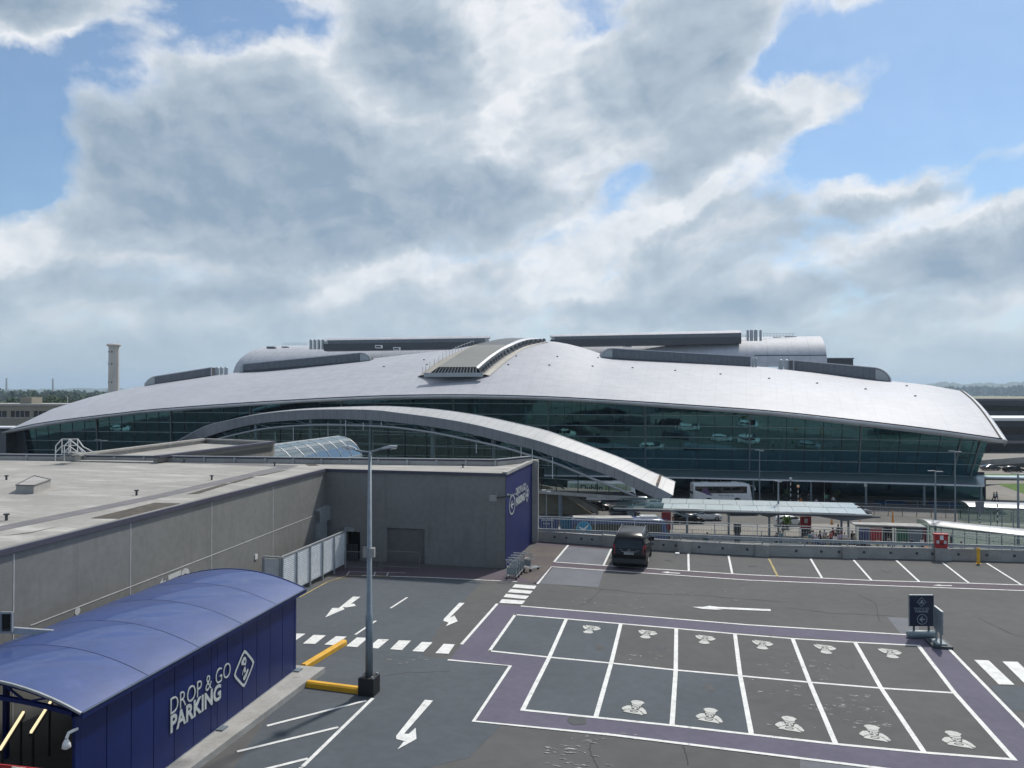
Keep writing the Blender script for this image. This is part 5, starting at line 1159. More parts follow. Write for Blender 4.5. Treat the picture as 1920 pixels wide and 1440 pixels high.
# security camera at the near corner
t = thing('security_camera', 'white dome security camera on a bent bracket at the near corner of the blue canopy', 'camera', CANM @ V3(XC, YN, 2.2))
ax_ = AX(166, 1353, XC-.02); pp = CANM @ V3(XC+.0, YN+.04, ax_.z); MB().tube([pp, pp+V3(-.02, -.22, 0), pp+V3(-.02, -.28, -.1)], .035, 8).build('bracket', M_wpaint, t)
MB().lathe(pp+V3(-.02, -.28, -.32), [(0, 0), (.05, .0), (.095, .03), (.08, .12), (.04, .2), (0, .21)], 14).build('dome', M_wpaint, t, smooth=True)
for la_, (qa, qb) in (('upper slanting strip light in the dark opening at the near end of the canopy', ((58, 1373), (97, 1312))), ('lower slanting strip light in the canopy opening at the left edge of the frame', ((0, 1405), (44, 1335)))):
    a, b_ = G(*qa, 1.45), G(*qb, 1.45); t = thing('strip_light', la_, 'lamp', a, 0, 'strip lights under the canopy')
    for q_ in (a.lerp(b_, .1), a.lerp(b_, .9)): MB().tube([V3(q_.x, q_.y, 0), q_-V3(0, 0, .06)], .03, 6).build('leg', M_black, t)
    MB().bar(a-V3(0, 0, .07), b_-V3(0, 0, .07), .09, .07).build('fitting', M_black, t); MB().bar(a, b_, .05, .05).build('tube', M_lampon, t)
# kerbed plinth under the canopy wall
t = thing('concrete_plinth', 'pale concrete plinth with kerb edge under the blue wall', 'kerb', (-13.2, 20, 0))
MB().box(-14.0, -12.92, 9, 25.15, 0, .175).build('slab', M_concl, t)
MB().box(-12.92, -12.72, 9, 25.15, 0, .19).build('kerb_edge', M_concl, t)
# floodlight left
t = thing('floodlight', 'galvanised floodlight head on a box arm above the near end of the long grey wall', 'lamp', P(15, 1170, 20.5))
c = P(15, 1166, 20.5); MB().obox(c, HR*.13, HF*.05, (0, 0, .24)).build('lamp_head', M_dark, t)
mb = MB(); [mb.bar(c+HR*a*.15+V3(0, 0, -.26)-HF*.06, c+HR*a*.15+V3(0, 0, .26)-HF*.06, .04, .06, (0, 1, 0)) for a in (-1, 1)]; [mb.bar(c-HR*.15+V3(0, 0, a*.26)-HF*.06, c+HR*.15+V3(0, 0, a*.26)-HF*.06, .05, .05) for a in (-1, 1)]; mb.build('frame', M_steel, t)
MB().obox(c+V3(0, 0, .02)-HF*.062, HR*.10, HF*.008, (0, 0, .18)).build('lens', M_cglass, t)
MB().bar(c+V3(0, 0, -.22)+HR*.1, P(100, 1187, 21.0), .12, .16).build('arm', M_steel, t)
# red and white barrier board at the bottom left corner
t = thing('barrier_board', 'low red barrier board with a white label at the bottom left corner', 'barrier', G(20, 1445))
a, b_ = P(-60, 1432, 15.5), P(100, 1449, 15.5); MB().bar(a, b_, .03, .12).build('board', M_red, t)
MB().bar(P(22, 1440, 15.46), P(48, 1442.5, 15.46), .02, .05).build('label_plate', M_signw, t)
for q in (a.lerp(b_, .1), a.lerp(b_, .95)): MB().tube([q, V3(q.x, q.y, 0)], .025, 6).build('leg', M_steel, t)

# ================================================================== KERBS AND LAMP POST
def kerb(label, a, b_, w_=.24, h_=.2):
    a, b_ = Vector(a), Vector(b_); d = (b_-a).normalized(); nn = V3(-d.y, d.x); mb = MB(); pr_ = [(-w_/2, 0), (-w_/2, h_-.05), (-w_/2+.05, h_), (w_/2-.05, h_), (w_/2, h_-.05), (w_/2, 0)]
    mb.prism([a+nn*x+V3(0, 0, z) for x, z in pr_], b_-a); o = mb.build('yellow_kerb', M_yellow); tag(o, label, 'kerb', 'yellow kerbs by the lamp post'); return o
kerb('yellow painted kerb running away from the corner of the plinth towards the crossing', (-13.62, 25.25, 0), (-13.40, 28.1, 0)); kerb('yellow painted kerb joining the concrete plinth to the lamp post base', (-12.70, 23.85, 0), (-10.72, 23.72, 0))
LPo = thing('lamp_post', 'tall grey double-headed lamp post on a black square base in the foreground', 'street lamp', (-10.43, 23.75, 0))
bx = V3(-10.43, 23.75); dL = (bx-V3(0, 0)).dot(HF)
o = MB().prism([bx+V3(-.27, -.27), bx+V3(.27, -.27), bx+V3(.27, .27), bx+V3(-.27, .27)], V3(0, 0, .58)).build('base', M_black, LPo)
mb = MB(); [mb.box(bx.x+i*.2-.03, bx.x+i*.2+.03, bx.y+j*.2-.03, bx.y+j*.2+.03, .58, .64) for i in (-1, 1) for j in (-1, 1)]; mb.build('bolts', M_steel, o)
topz = P(690, 848, dL).z
MB().tube([bx+V3(0, 0, .58), bx+V3(0, 0, 2.6), bx+V3(0, 0, 2.62), bx+V3(0, 0, topz)], [.125, .120, .095, .055], 14).build('pole', M_pole, LPo, smooth=True)
k_ = dL/F
def lpp(px, py, dd=0): return P(px, py, dL+dd)
for s_, pts, hd in ((-1, [(690, 848), (678, 846.5), (668, 844), (664, 841)], [(667, 842), (655, 839), (640, 838)]), (1, [(690, 848), (702, 846), (712, 842.5), (720, 839.5)], [(716, 841), (730, 838.5), (745, 837)])):
    arm = MB().tube([lpp(*q) for q in pts], .035, 8).build('arm', M_pole, LPo)
    q = [lpp(*a) for a in hd]; mb = MB(); rr = []
    for i, p in enumerate(q): ww = [.05, .16, .13][i]; hh = [.04, .06, .03][i]; rr.append([p-HF*ww-V3(0, 0, hh*.3), p-HF*ww*.7+V3(0, 0, hh), p+HF*ww*.7+V3(0, 0, hh), p+HF*ww-V3(0, 0, hh*.3), p-V3(0, 0, hh), p-HF*ww-V3(0, 0, hh*.3)])
    mb.grid(rr); h_ = mb.build('lamp_head', M_steel, LPo); MB().obox((q[1]+q[2])/2-V3(0, 0, .065), (q[2]-q[1])*.35, HF*.09, (0, 0, .01)).build('lens', M_headl, h_)
for px, mtl in ((686, M_concl), (698, M_concl)):
    c = P(px, 1036, dL-.12 if px > 690 else dL); MB().obox(c, HR*.085, HF*.08, (0, 0, .15)).build('control_box', mtl, LPo)
MB().obox(P(691, 1027, dL), HR*.2, HF*.05, (0, 0, .02)).build('box_bracket', M_dark, LPo)

# ================================================================== VAN
def ring_sec(y, zb, zm, zbelt, zt, w0, w1, wt):
    return [(-w0, zb), (-w1, zm), (-w1, zbelt), (-lerp(w1, wt, .55), lerp(zbelt, zt, .55)), (-wt, zt-.10), (-wt+.16, zt), (wt-.16, zt), (wt, zt-.10), (lerp(w1, wt, .55), lerp(zbelt, zt, .55)), (w1, zbelt), (w1, zm), (w0, zb)], y
def vehicle_body(secs):
    rows = [[V3(x, y, z) for x, z in ring] for ring, y in secs]; mb = MB(); rows2 = [r+r[:1] for r in rows]; mb.grid(rows2); n = len(rows[0])
    mb.poly(rows[0]); mb.poly(rows[-1]); return mb
def wheel(parent, x, y, r, w_=.22, sgn=1):
    o = MB(); prf = [(r*.55, -w_/2), (r*.92, -w_/2), (r, -w_*.3), (r, w_*.3), (r*.92, w_/2), (r*.55, w_/2)]; N = 20
    o.grid([[V3(x+t_, y+rr_*math.cos(2*math.pi*i/N), r+rr_*math.sin(2*math.pi*i/N)) for i in range(N+1)] for rr_, t_ in prf])
    wh = o.build('wheel', M_tyre, parent, smooth=True); rm_ = MB(); xo = x+sgn*w_*.38
    rm_.poly([V3(xo, y+r*.58*math.cos(2*math.pi*i/N), r+r*.58*math.sin(2*math.pi*i/N)) for i in range(N)]); rm_.build('rim', M_rim, wh); return wh
VAN = thing('van', 'black people carrier van parked nose-in against the parapet, seen from behind', 'van')
secs = [ring_sec(0.02, .42, .55, .80, .86, .86, .92, .90), ring_sec(.06, .30, .50, .96, 1.04, .90, .955, .93), ring_sec(.20, .30, .5, 1.06, 1.68, .92, .96, .82), ring_sec(.42, .30, .5, 1.06, 1.90, .93, .96, .78), ring_sec(1.2, .28, .5, 1.06, 1.94, .93, .965, .78), ring_sec(3.0, .28, .5, 1.05, 1.93, .93, .965, .77), ring_sec(3.55, .28, .5, 1.04, 1.86, .93, .96, .72), ring_sec(4.3, .28, .5, 1.02, 1.22, .92, .95, .80), ring_sec(4.85, .30, .5, .85, .92, .85, .88, .75), ring_sec(4.98, .38, .5, .70, .74, .75, .78, .68)]
o = vehicle_body(secs).build('body', M_carblack, VAN); auto_smooth(o, 40)
bd = o
MB().add([V3(-.70, .135, 1.20), V3(.70, .135, 1.20), V3(.80, .11, 1.13), V3(.66, .37, 1.74), V3(-.66, .37, 1.74), V3(-.80, .11, 1.13)], [(0, 1, 3, 4), (0, 4, 5), (1, 2, 3)]).build('unused_tmp', M_cglass, VAN)
bpy.data.objects.remove(bpy.data.objects['unused_tmp'])
def rearY(z): return lerp(.06, .20, (z-1.04)/.64) if z < 1.68 else lerp(.20, .42, (z-1.68)/.22)
rw = [[V3(lerp(-1, 1, i/8)*lerp(.80, .64, j/5), rearY(lerp(1.16, 1.74, j/5))-.012-.01*math.cos(lerp(-1.3, 1.3, i/8)), lerp(1.16, 1.74, j/5)) for i in range(9)] for j in range(6)]
MB().grid(rw).build('rear_window', M_cglass, VAN, smooth=True)
for s_ in (-1, 1):
    q = [V3(s_*.975, .10, .84), V3(s_*.985, .26, .84), V3(s_*.93, .34, 1.40), V3(s_*.87, .22, 1.40)]; q2 = [V3(s_*.80, .035, .86), V3(s_*.80, .10, 1.20), V3(s_*.80, .17, 1.36)]
    MB().add([V3(s_*.78, .015, .84), V3(s_*.965, .06, .84), V3(s_*.90, .16, 1.36), V3(s_*.77, .12, 1.34), V3(s_*.975, .30, .86), V3(s_*.925, .34, 1.36)], [(0, 1, 2, 3), (1, 4, 5, 2)]).build('tail_light', M_redl, VAN)
    for y0_, y1_ in ((.55, 1.7), (1.78, 2.9), (2.98, 3.7)):
        x0_, x1_ = .955, .815; MB().add([V3(s_*(x0_+.012), y0_, 1.12), V3(s_*(x0_+.012), y1_+.0, 1.12), V3(s_*(x1_+.012), y1_-.1 if y1_ < 3.5 else y1_-.45, 1.70), V3(s_*(x1_+.012), y0_+.03, 1.70)], [(0, 1, 2, 3)]).build('side_window', M_cglass, VAN)
    m_ = MB().obox(V3(s_*1.06, 3.75, 1.12), V3(.09, 0, 0), V3(0, .05, 0), V3(0, 0, .12)); m_.build('wing_mirror', M_carblack, VAN)
    for y in (.95, 4.05): wheel(VAN, s_*.86, y, .33, .23, s_)
    MB().tube([V3(s_*.70, .7, 1.955), V3(s_*.70, 3.2, 1.955)], .018, 6).build('roof_rail', M_rim, VAN)
MB().box(-.93, .93, -.06, .10, .36, .62).build('bumper', mat('dark_bumper', (.03, .032, .038), rough=.45), VAN)
MB().box(-.42, .42, .0, .05, .985, 1.015).build('chrome_strip', M_rim, VAN)
pl_ = MB().box(-.27, .27, -.005, .04, .84, .95).build('number_plate', M_signw, VAN)
fit_text('131-D-40628', 'plate_lettering', M_black, pl_, (-.22, -.012, .865), (.22, -.012, .865), (0, 0, 1), .06, .01, .002)
mb = MB(); mb.grid([[V3(.08*math.cos(R(k_*20)), .045, 1.075+.045*math.sin(R(k_*20))) for k_ in range(19)], [V3(.055*math.cos(R(k_*20)), .045, 1.075+.028*math.sin(R(k_*20))) for k_ in range(19)]]); mb.box(-.03, .03, .04, .05, 1.068, 1.082); mb.build('emblem', M_rim, VAN)
MB().box(-.14, .14, .36, .40, 1.80, 1.83).build('brake_light', M_redl, VAN)
MB().box(-.52, -.34, .02, .06, 1.085, 1.10).build('badge', M_rim, VAN); MB().box(.40, .60, .02, .06, 1.06, 1.075).build('badge', M_rim, VAN)
VAN.location = V3(-3.52, 43.55, .02); VAN.rotation_euler.z = R(-1.0)

# ================================================================== TROLLEYS
def trolley(label):
    t = thing('luggage_trolley', label, 'luggage trolley', (0, 0, 0), 0, 'luggage trolleys by the blue wall')
    for s_ in (-1, 1):
        MB().tube([V3(s_*.26, 0, .14), V3(s_*.27, .06, .6), V3(s_*.29, -.02, 1.02)], .02, 6).build('upright', M_steel, t)
        MB().tube([V3(s_*.27, 0, .18), V3(s_*.16, .85, .16)], .022, 6).build('base_rail', M_steel, t)
    MB().tube([V3(-.30, -.02, 1.0), V3(-.30, -.1, 1.06), V3(.30, -.1, 1.06), V3(.30, -.02, 1.0)], .024, 6).build('handle', M_steel, t)
    mb = MB(); mb.tube([V3(-.27, .05, .66), V3(.27, .05, .66), V3(.24, .34, .68), V3(-.24, .34, .68), V3(-.27, .05, .66)], .014, 5); mb.tube([V3(-.26, .05, .9), V3(.26, .05, .9), V3(.24, .34, .9), V3(-.24, .34, .9), V3(-.26, .05, .9)], .012, 5)
    for i in range(5): mb.tube([V3(-.24+i*.12, .34, .68), V3(-.24+i*.12, .34, .9)], .007, 4); mb.tube([V3(-.24+i*.12, .05, .66), V3(-.24+i*.12, .34, .68)], .007, 4)
    mb.build('basket', M_steel, t); MB().box(-.25, .25, .02, .045, .3, .62).build('back_panel', mat('trolley_panel', (.22, .26, .27), rough=.5), t)
    mb = MB(); [mb.tube([V3(-.2+i*.1, .05, .19), V3(-.12+i*.06, .8, .17)], .01, 4) for i in range(5)]; mb.build('platform', M_steel, t)
    for x, y in ((-.27, .02), (.27, .02), (0, .82)):
        w_ = MB(); w_.tube([V3(x-.025, y, .08), V3(x+.025, y, .08)], .08, 12); w_.build('wheel', M_tyre, t)
    return t
tr0 = trolley('front trolley nearest the camera in the nested row of four by the blue wall')
base = G(961, 1087.5)
labs = ['', 'second luggage trolley counted from the camera in the nested row', 'third luggage trolley counted from the camera in the nested row', 'rearmost luggage trolley of the nested row beside the blue wall']
for i in range(4):
    o = tr0 if i == 0 else copy_tree(tr0); o.location = V3(base.x-.06, base.y+i*.62, 0); o.rotation_euler.z = R(-4+i)
    if i: o['label'] = labs[i]
o = copy_tree(tr0); p = G(988, 1071); o.location = p; o.rotation_euler.z = R(-38); o['label'] = 'single luggage trolley standing askew behind the nested row'

# ================================================================== SIGN BOARDS
s0 = V3(9.02, 34.35); dS = s0.dot(HF)
SG = thing('sign_board', 'dark blue portable sign board with diamond logo and left arrow facing the camera', 'sign', s0, YAW)
WMi = WM[SG]
def L2W(x, y, z): return WMi @ V3(x, y, z)
def lbox(name, x0, x1, y0, y1, z0, z1, material, parent=SG): 
    mb = MB(); mb.box(x0, x1, y0, y1, z0, z1); mb.v = [WMi @ v for v in mb.v]; return mb.build(name, material, parent)
bd_ = lbox('board', -.48, .48, -.03, .03, .48, 1.72, M_navy); lbox('top_edge', -.49, .49, -.035, .035, 1.72, 1.75, M_signw); lbox('frame', -.50, -.481, -.035, .035, .46, 1.75, M_pole); lbox('frame', .481, .50, -.035, .035, .46, 1.75, M_pole)
for x in (-.3, .3): lbox('leg', x-.03, x+.03, -.03, .03, .15, .48, M_dark)
mb = MB(); mb.tube([L2W(-.58, 0, .14), L2W(-.5, 0, .15), L2W(.5, 0, .15), L2W(.58, 0, .14)], [.09, .16, .16, .09], 12); mb.build('water_base', M_rub, SG, smooth=True)
M_signd = mat('sign_print', (.30, .36, .40), rough=.5)
cD = L2W(0, -.035, 1.46); X_, U_ = HR, V3(0, 0, 1); mb = MB(); dm = lambda k_: [cD-X_*.19*k_, cD+U_*.19*k_, cD+X_*.19*k_, cD-U_*.19*k_]
ring2d(mb, dm(1), dm(.86)); face_on(mb, cD-HF*.001, X_, U_, .17); mb.build('diamond_logo', M_signd, SG)
fit_text('DROP & GO', 'lettering', M_signd, SG, L2W(-.30, -.035, 1.15), L2W(.30, -.035, 1.15), (0, 0, 1), .085, 0, .002); fit_text('PARKING', 'lettering', M_signd, SG, L2W(-.26, -.035, 1.04), L2W(.26, -.035, 1.04), (0, 0, 1), .08, .02, .002)
cA = L2W(.02, -.036, .76); mb = MB(); ring2d(mb, [cA+X_*.21*math.cos(R(k_*15))+U_*.21*math.sin(R(k_*15)) for k_ in range(24)], [cA+X_*.185*math.cos(R(k_*15))+U_*.185*math.sin(R(k_*15)) for k_ in range(24)])
mb.poly([cA-HF*.001+X_*x+U_*z for x, z in ((-.12, 0), (-.01, .11), (.05, .11), (-.03, .025), (.12, .025), (.12, -.025), (-.03, -.025), (.05, -.11), (-.01, -.11))]); mb.build('arrow_symbol', M_signd, SG)
SG2 = thing('sign_board', 'second portable sign board seen nearly edge-on, on a dark flat base', 'sign', G(1758, 1212))
c = G(1760, 1210); dd = yawdir(62); nn = yawdir(-28)
dd = (HF*.93+HR*.18).normalized(); nn = V3(dd.y, -dd.x)
MB().obox(c+V3(0, 0, .98), dd*.42, nn*.03, (0, 0, .44)).build('board', M_pole, SG2); MB().obox(c+V3(0, 0, 1.435), dd*.43, nn*.035, (0, 0, .015)).build('top_edge', M_wpaint, SG2)
for s_ in (-.25, .25): MB().obox(c+dd*s_+V3(0, 0, .33), dd*.03, nn*.03, (0, 0, .22)).build('leg', M_pole, SG2)
mb = MB(); mb.prism([c+nn*-.36+dd*-.5, c+nn*.36+dd*-.5, c+nn*.36+dd*.5, c+nn*-.36+dd*.5], V3(0, 0, .11)); o = mb.build('base', mat('base_rubber', (.035, .05, .06), rough=.6), SG2); MB().prism([c+nn*-.2+dd*-.35+V3(0, 0, .11), c+nn*.2+dd*-.35+V3(0, 0, .11), c+nn*.2+dd*.35+V3(0, 0, .11), c+nn*-.2+dd*.35+V3(0, 0, .11)], V3(0, 0, .05)).build('weight', M_rub, o)
# bollard, red box
p = G(1834.5, 1057); t = thing('bollard', 'yellow steel bollard standing against the parapet at right', 'bollard', p)
MB().lathe(p, [(.09, 0), (.09, .86), (.07, .92), (0, .94)], 14).build('post', M_yellow, t, smooth=True); MB().lathe(p, [(.14, 0), (.14, .02), (.09, .02)], 14).build('base_ring', M_yellow, t)
p = on_par(1766); t = thing('fire_point_box', 'red fire point box with white labels standing on a parapet pier', 'box', p+V3(0, 0, .7))
c = p+V3(-.02, -.02, .7); MB().prism([c+V3(-.33, 0, 0), c+V3(.33, 0, 0), c+V3(.36, 0, .78), c+V3(-.36, 0, .78)], V3(0, .36, 0)).build('cabinet', M_red, t)
MB().box(c.x-.39, c.x+.39, c.y-.03, c.y+.4, c.z+.78, c.z+.84).build('lid', M_red, t)
MB().box(c.x-.09, c.x+.10, c.y-.03, c.y-.004, c.z+.5, c.z+.76).build('label_plate', M_wpaint, t)
for s_ in (-1, 1): MB().box(c.x+s_*.2-.07, c.x+s_*.2+.07, c.y-.03, c.y-.004, c.z+.28, c.z+.46).build('label_plate', M_stencil, t)
MB().box(c.x-.1, c.x+.1, c.y-.04, c.y-.004, c.z+.22, c.z+.27).build('handle', M_black, t)
# litter
o = MB().obox(G(1270, 1040)+V3(0, 0, .06), (.12, 0, 0), (0, .08, .02), (0, 0, .05)).build('paper_cup', M_wpaint); tag(o, 'crumpled white paper litter lying beside the second parapet pier', 'litter')

# ================================================================== ARCHED FOOTBRIDGE
FB = thing('footbridge', 'white arched footbridge roof sweeping down to the right in front of the terminal glass', 'bridge', OG(1000, 120))
SEC = [((331, 828), (333, 827.5), (362, 835), 152), ((383, 800), (386, 799.3), (385, 820), 150), ((433, 787), (437, 786), (436, 804.5), 148), ((487.5, 776.5), (492, 775), (489, 793.5), 146), ((550, 770), (556, 767.6), (551, 788), 143), ((612.5, 767.7), (618, 764), (613, 785.4), 140), ((696, 768.7), (704, 761.6), (696, 788), 136), ((747, 774), (757, 763), (747, 792.5), 133), ((813, 782.5), (826, 768.5), (813, 801), 129), ((880, 794), (896, 778.8), (880, 813), 126), ((947, 810), (966, 793.5), (947, 830), 122.5), ((997, 823), (1018, 805.8), (997, 842), 120), ((1027, 832), (1049, 816), (1027, 852.5), 118), ((1093, 854), (1116, 840.5), (1093, 875), 115.5), ((1143, 873), (1166, 859.5), (1143, 893), 114), ((1193, 895), (1213, 880.8), (1190, 916), 112.5), ((1230, 912.5), (1242, 893), (1222, 931), 111.5), ((1262, 929), (1266, 903.5), (1246, 941), 110.5)]
def cr_curve(pts, n=5):
    out = []
    for i in range(len(pts)-1):
        p0, p1, p2, p3 = pts[max(i-1, 0)], pts[i], pts[i+1], pts[min(i+2, len(pts)-1)]
        for k_ in range(n):
            t_ = k_/n; out.append(.5*((2*p1)+(p2-p0)*t_+(2*p0-5*p1+4*p2-p3)*t_*t_+(3*p1-p0-3*p2+p3)*t_**3))
    return out+[pts[-1]]
nr = cr_curve([P(*s_[0], s_[3]) for s_ in SEC]); fr = cr_curve([P(*s_[1], s_[3]+5.2) for s_ in SEC]); bo_ = cr_curve([P(*s_[2], s_[3]+.25) for s_ in SEC])
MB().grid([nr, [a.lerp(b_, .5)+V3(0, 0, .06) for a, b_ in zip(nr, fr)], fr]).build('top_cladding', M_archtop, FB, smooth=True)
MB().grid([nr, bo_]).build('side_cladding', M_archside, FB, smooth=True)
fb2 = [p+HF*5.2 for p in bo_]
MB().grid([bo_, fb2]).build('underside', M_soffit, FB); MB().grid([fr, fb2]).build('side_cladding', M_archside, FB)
MB().add([nr[-1], fr[-1], fb2[-1], bo_[-1]], [(0, 1, 2, 3)]).build('end_panel', M_fascia, FB)
mb = MB(); [mb.bar(a, b_, .16, .10) for a, b_ in zip(fr, fr[1:])]; mb.build('edge_trim', M_fascia, FB); mb = MB(); [mb.bar(a-HF*.02, b_-HF*.02, .08, .08) for a, b_ in zip(nr, nr[1:])]; mb.build('edge_trim', M_fascia, FB)
# open rusty slot in the top cladding
q = [P(1230, 909.5, 111.2), P(1235, 911.2, 111.1), P(1241, 893.6, 116), P(1237, 891, 116.1)]
MB().prism([p+V3(0, 0, .14) for p in q], V3(0, 0, .05)).build('open_slot', mat('rusty_slot', (.16, .11, .08), (.05, .035, .03), 2, rough=.9), FB)
CH = [(395, 829, 149.5), (417, 821, 149), (487, 805.6, 146), (550, 799, 143), (612, 797, 140), (696, 799, 136), (747, 802.5, 133), (813, 811.7, 129), (880, 825, 126), (947, 840, 122.5), (997, 855, 120), (1043, 869, 118), (1110, 897, 115), (1150, 913, 113.5), (1193, 931, 112.5)]
ch = cr_curve([P(*c) for c in CH]); MB().tube(ch, .2, 8).build('lower_chord', M_steel, FB, smooth=True)
ZS = -5.25
low = [p for p in ch if p.z > ZS+.4]; MB().grid([[p+HF*.2 for p in low], [V3(p.x, p.y, ZS)+HF*.2 for p in low]]).build('side_glazing', M_glassl, FB)
mb = MB()
for i in range(4, len(low), 3): p = low[i]+HF*.1; mb.bar(p, V3(p.x, p.y, ZS), .12, .1, (0, 1, 0))
mb.build('glazing_posts', M_gutter, FB)
for z in (-3.4, -1.4, .8, 3.0):
    mb = MB(); s_ = [V3(p.x, p.y, z)+HF*.12 for p in low if p.z > z]; [mb.bar(a, b_, .1, .07) for a, b_ in zip(s_, s_[1:])]; mb.build('glazing_rail', M_trans, FB)
sl_ = [V3(p.x, p.y, ZS) for p in ch[20:]]+[OG(1196, 112.4, ZS)]
mb = MB(); mb.grid([[p-HF*.3 for p in sl_], [p-HF*.3-V3(0, 0, .55) for p in sl_], [p+HF*5.5-V3(0, 0, .55) for p in sl_], [p+HF*5.5 for p in sl_], [p-HF*.3 for p in sl_]]); mb.build('deck_slab', M_road, FB)
mb = MB(); [mb.bar(a-HF*.34-V3(0, 0, .27), b_-HF*.34-V3(0, 0, .27), .06, .5) for a, b_ in zip(sl_, sl_[1:])]; mb.build('slab_edge', M_concl, FB)
for px, d, r_ in ((1051, 118.2, .34), (1181, 113.6, .36), (812, 131, .42), (925, 126, .42), (696, 138, .42), (640, 141, .3), (583, 143, .3), (480, 147.5, .3)):
    zt = -5.6 if px > 1000 else P(px, interp([(s_[2][0], s_[2][1]) for s_ in SEC], px), d).z
    p = OG(px, d); MB().tube([p, V3(p.x, p.y, zt)], r_, 12).build('column', M_pole, FB)
p = OG(1187.5, 112); MB().tube([p, p+V3(0, 0, 3.7)], .1, 8).build('downpipe', M_pole, FB)
mb = MB()
for i in range(6, len(ch)-6, 6): mb.bar(ch[i], bo_[min(i+2, len(bo_)-1)]+HF*.3, .08, .08)
mb.build('braces', M_mull, FB)
for px, y0_, y1_, d in ((516, 810, 829, 145), (550, 800, 826, 143), (615, 792, 818, 140), (648, 787, 817, 138), (681, 792, 806, 136), (715, 791, 799, 135), (893, 832, 850, 124), (977, 838, 860, 120), (998, 842, 872, 119), (1036, 857, 897, 117)):
    MB().tube([P(px, y0_, d), P(px, y1_, d)], .06, 5).build('safety_post', M_fascia, FB)
# glass tube walkway
TW = thing('glass_tunnel', 'half-round glass tunnel with white ribs running from the flat roof to the footbridge', 'walkway', OG(600, 85))
pA, pB = P(478, 735, 72), P(636, 735, 90); pA.z = pB.z = 4.75; ax = (pB-pA); L = V3(ax.x, ax.y).length; ax = V3(ax.x, ax.y).normalized(); sd_ = V3(ax.y, -ax.x)
def tun(t_, a, r=3.1, hz=3.6): return V3(pA.x, pA.y, 0)+ax*(L*t_)+sd_*(r*math.cos(a))+V3(0, 0, 4.75-hz+hz*math.sin(a))
MB().grid([[tun(t_/14, R(180*k_/16)) for t_ in range(15)] for k_ in range(17)]).build('glass_shell', M_tube, TW, smooth=True)
for i in range(0, 15, 2): mb = MB(); mb.tube([tun(i/14, R(180*k_/16), 3.14, 3.64) for k_ in range(17)], .045, 5); mb.build('rib', M_steel, TW)
mb = MB()
for a in (25, 60, 90, 120, 155): mb.tube([tun(0, R(a), 3.14, 3.64), tun(1, R(a), 3.14, 3.64)], .035 if a != 90 else .09, 5)
mb.build('purlins', M_steel, TW); MB().grid([[tun(0, 0)-V3(0, 0, .1), tun(1, 0)-V3(0, 0, .1)], [tun(0, R(180))-V3(0, 0, .1), tun(1, R(180))-V3(0, 0, .1)]]).build('floor', M_int, TW)
mb = MB(); mb.grid([[tun(0, 0), tun(1, 0)], [tun(0, 0)-V3(0, 0, 1.2), tun(1, 0)-V3(0, 0, 1.2)]]); mb.build('side_base', M_concl, TW)
for t_ in (.3, .8): p = tun(t_, R(90)); MB().tube([V3(p.x, p.y, 1.5), V3(p.x, p.y, ZG)], .4, 10).build('column', M_conc, TW)
# stair / escalator under the bridge
ES = thing('escalator', 'outdoor escalator with dark handrails on a tan wall coming down from the footbridge', 'escalator', OG(1080, 119))
de = 120.5
w_ = [(1007, 908), (1030, 912), (1060, 929), (1114, 965.5), (1007, 965.5)]
MB().prism([P(x, y, de) for x, y in w_], HF*.5).build('side_wall', M_tan, ES)
e0, e1 = P(1055, 929, de-.3), P(1122, 966, de-.3)
mb = MB(); mb.prism([e0, e1, e1+V3(0, 0, 1.0), e0+V3(0, 0, 1.0)], HF*.12); mb.build('balustrade', M_conc, ES)
mb = MB(); mb.prism([e0+HF*1.2, e1+HF*1.2, e1+HF*1.2-V3(0, 0, .5), e0+HF*1.2-V3(0, 0, .5)], HF*1.2); mb.build('steps', M_dark, ES)
for k_ in (0, 1.3, 2.6): MB().bar(e0+HF*k_+V3(0, 0, 1.1)-HR*1.5+V3(0, 0, .9), e1+HF*k_+V3(0, 0, 1.0)+HR*.7-V3(0, 0, .4), .12, .12).build('handrail', M_gutter, ES)

# ================================================================== LONG GLASS CANOPY OVER THE PAVEMENT
GC = thing('glass_canopy', 'long pale frosted glass canopy over the pavement beyond the parapet', 'canopy', OG(1430, 103))
n0_, n1_, f0_, f1_ = P(1243, 953, 102.6), P(1625, 963.7, 97.8), P(1248, 934.2, 107.9), P(1605, 943, 103.4)
dn = (n1_-n0_)/18
MB().grid([[n0_.lerp(n1_, i/18) for i in range(19)], [n0_.lerp(n1_, i/18).lerp(f0_.lerp(f1_, i/18), .5) for i in range(19)]]).grid([[n0_.lerp(n1_, i/18).lerp(f0_.lerp(f1_, i/18), .5)+V3(0, 0, .03)-dn*.28 for i in range(19)], [f0_.lerp(f1_, i/18)-dn*.28 for i in range(19)]]).build('glass_roof', M_canglass, GC)
g0, h0 = P(1150, 951, 103.6), P(1165, 932.5, 108.9)
MB().add([g0, n0_, f0_, h0], [(0, 1, 2, 3)]).build('clear_glass_roof', M_glassl, GC)
mb = MB(); mb.bar(g0-V3(0, 0, .16), n1_+(n1_-n0_).normalized()*.6-V3(0, 0, .16), .3, .14); mb.build('front_beam', M_steel, GC)
mb = MB(); mb.bar(g0-V3(0, 0, .34), n1_+(n1_-n0_).normalized()*1.6-V3(0, 0, .34), .4, .2); mb.build('gutter', M_dark, GC)
MB().bar(h0-V3(0, 0, .12), f1_-V3(0, 0, .12), .2, .14).build('rear_beam', M_mull, GC)
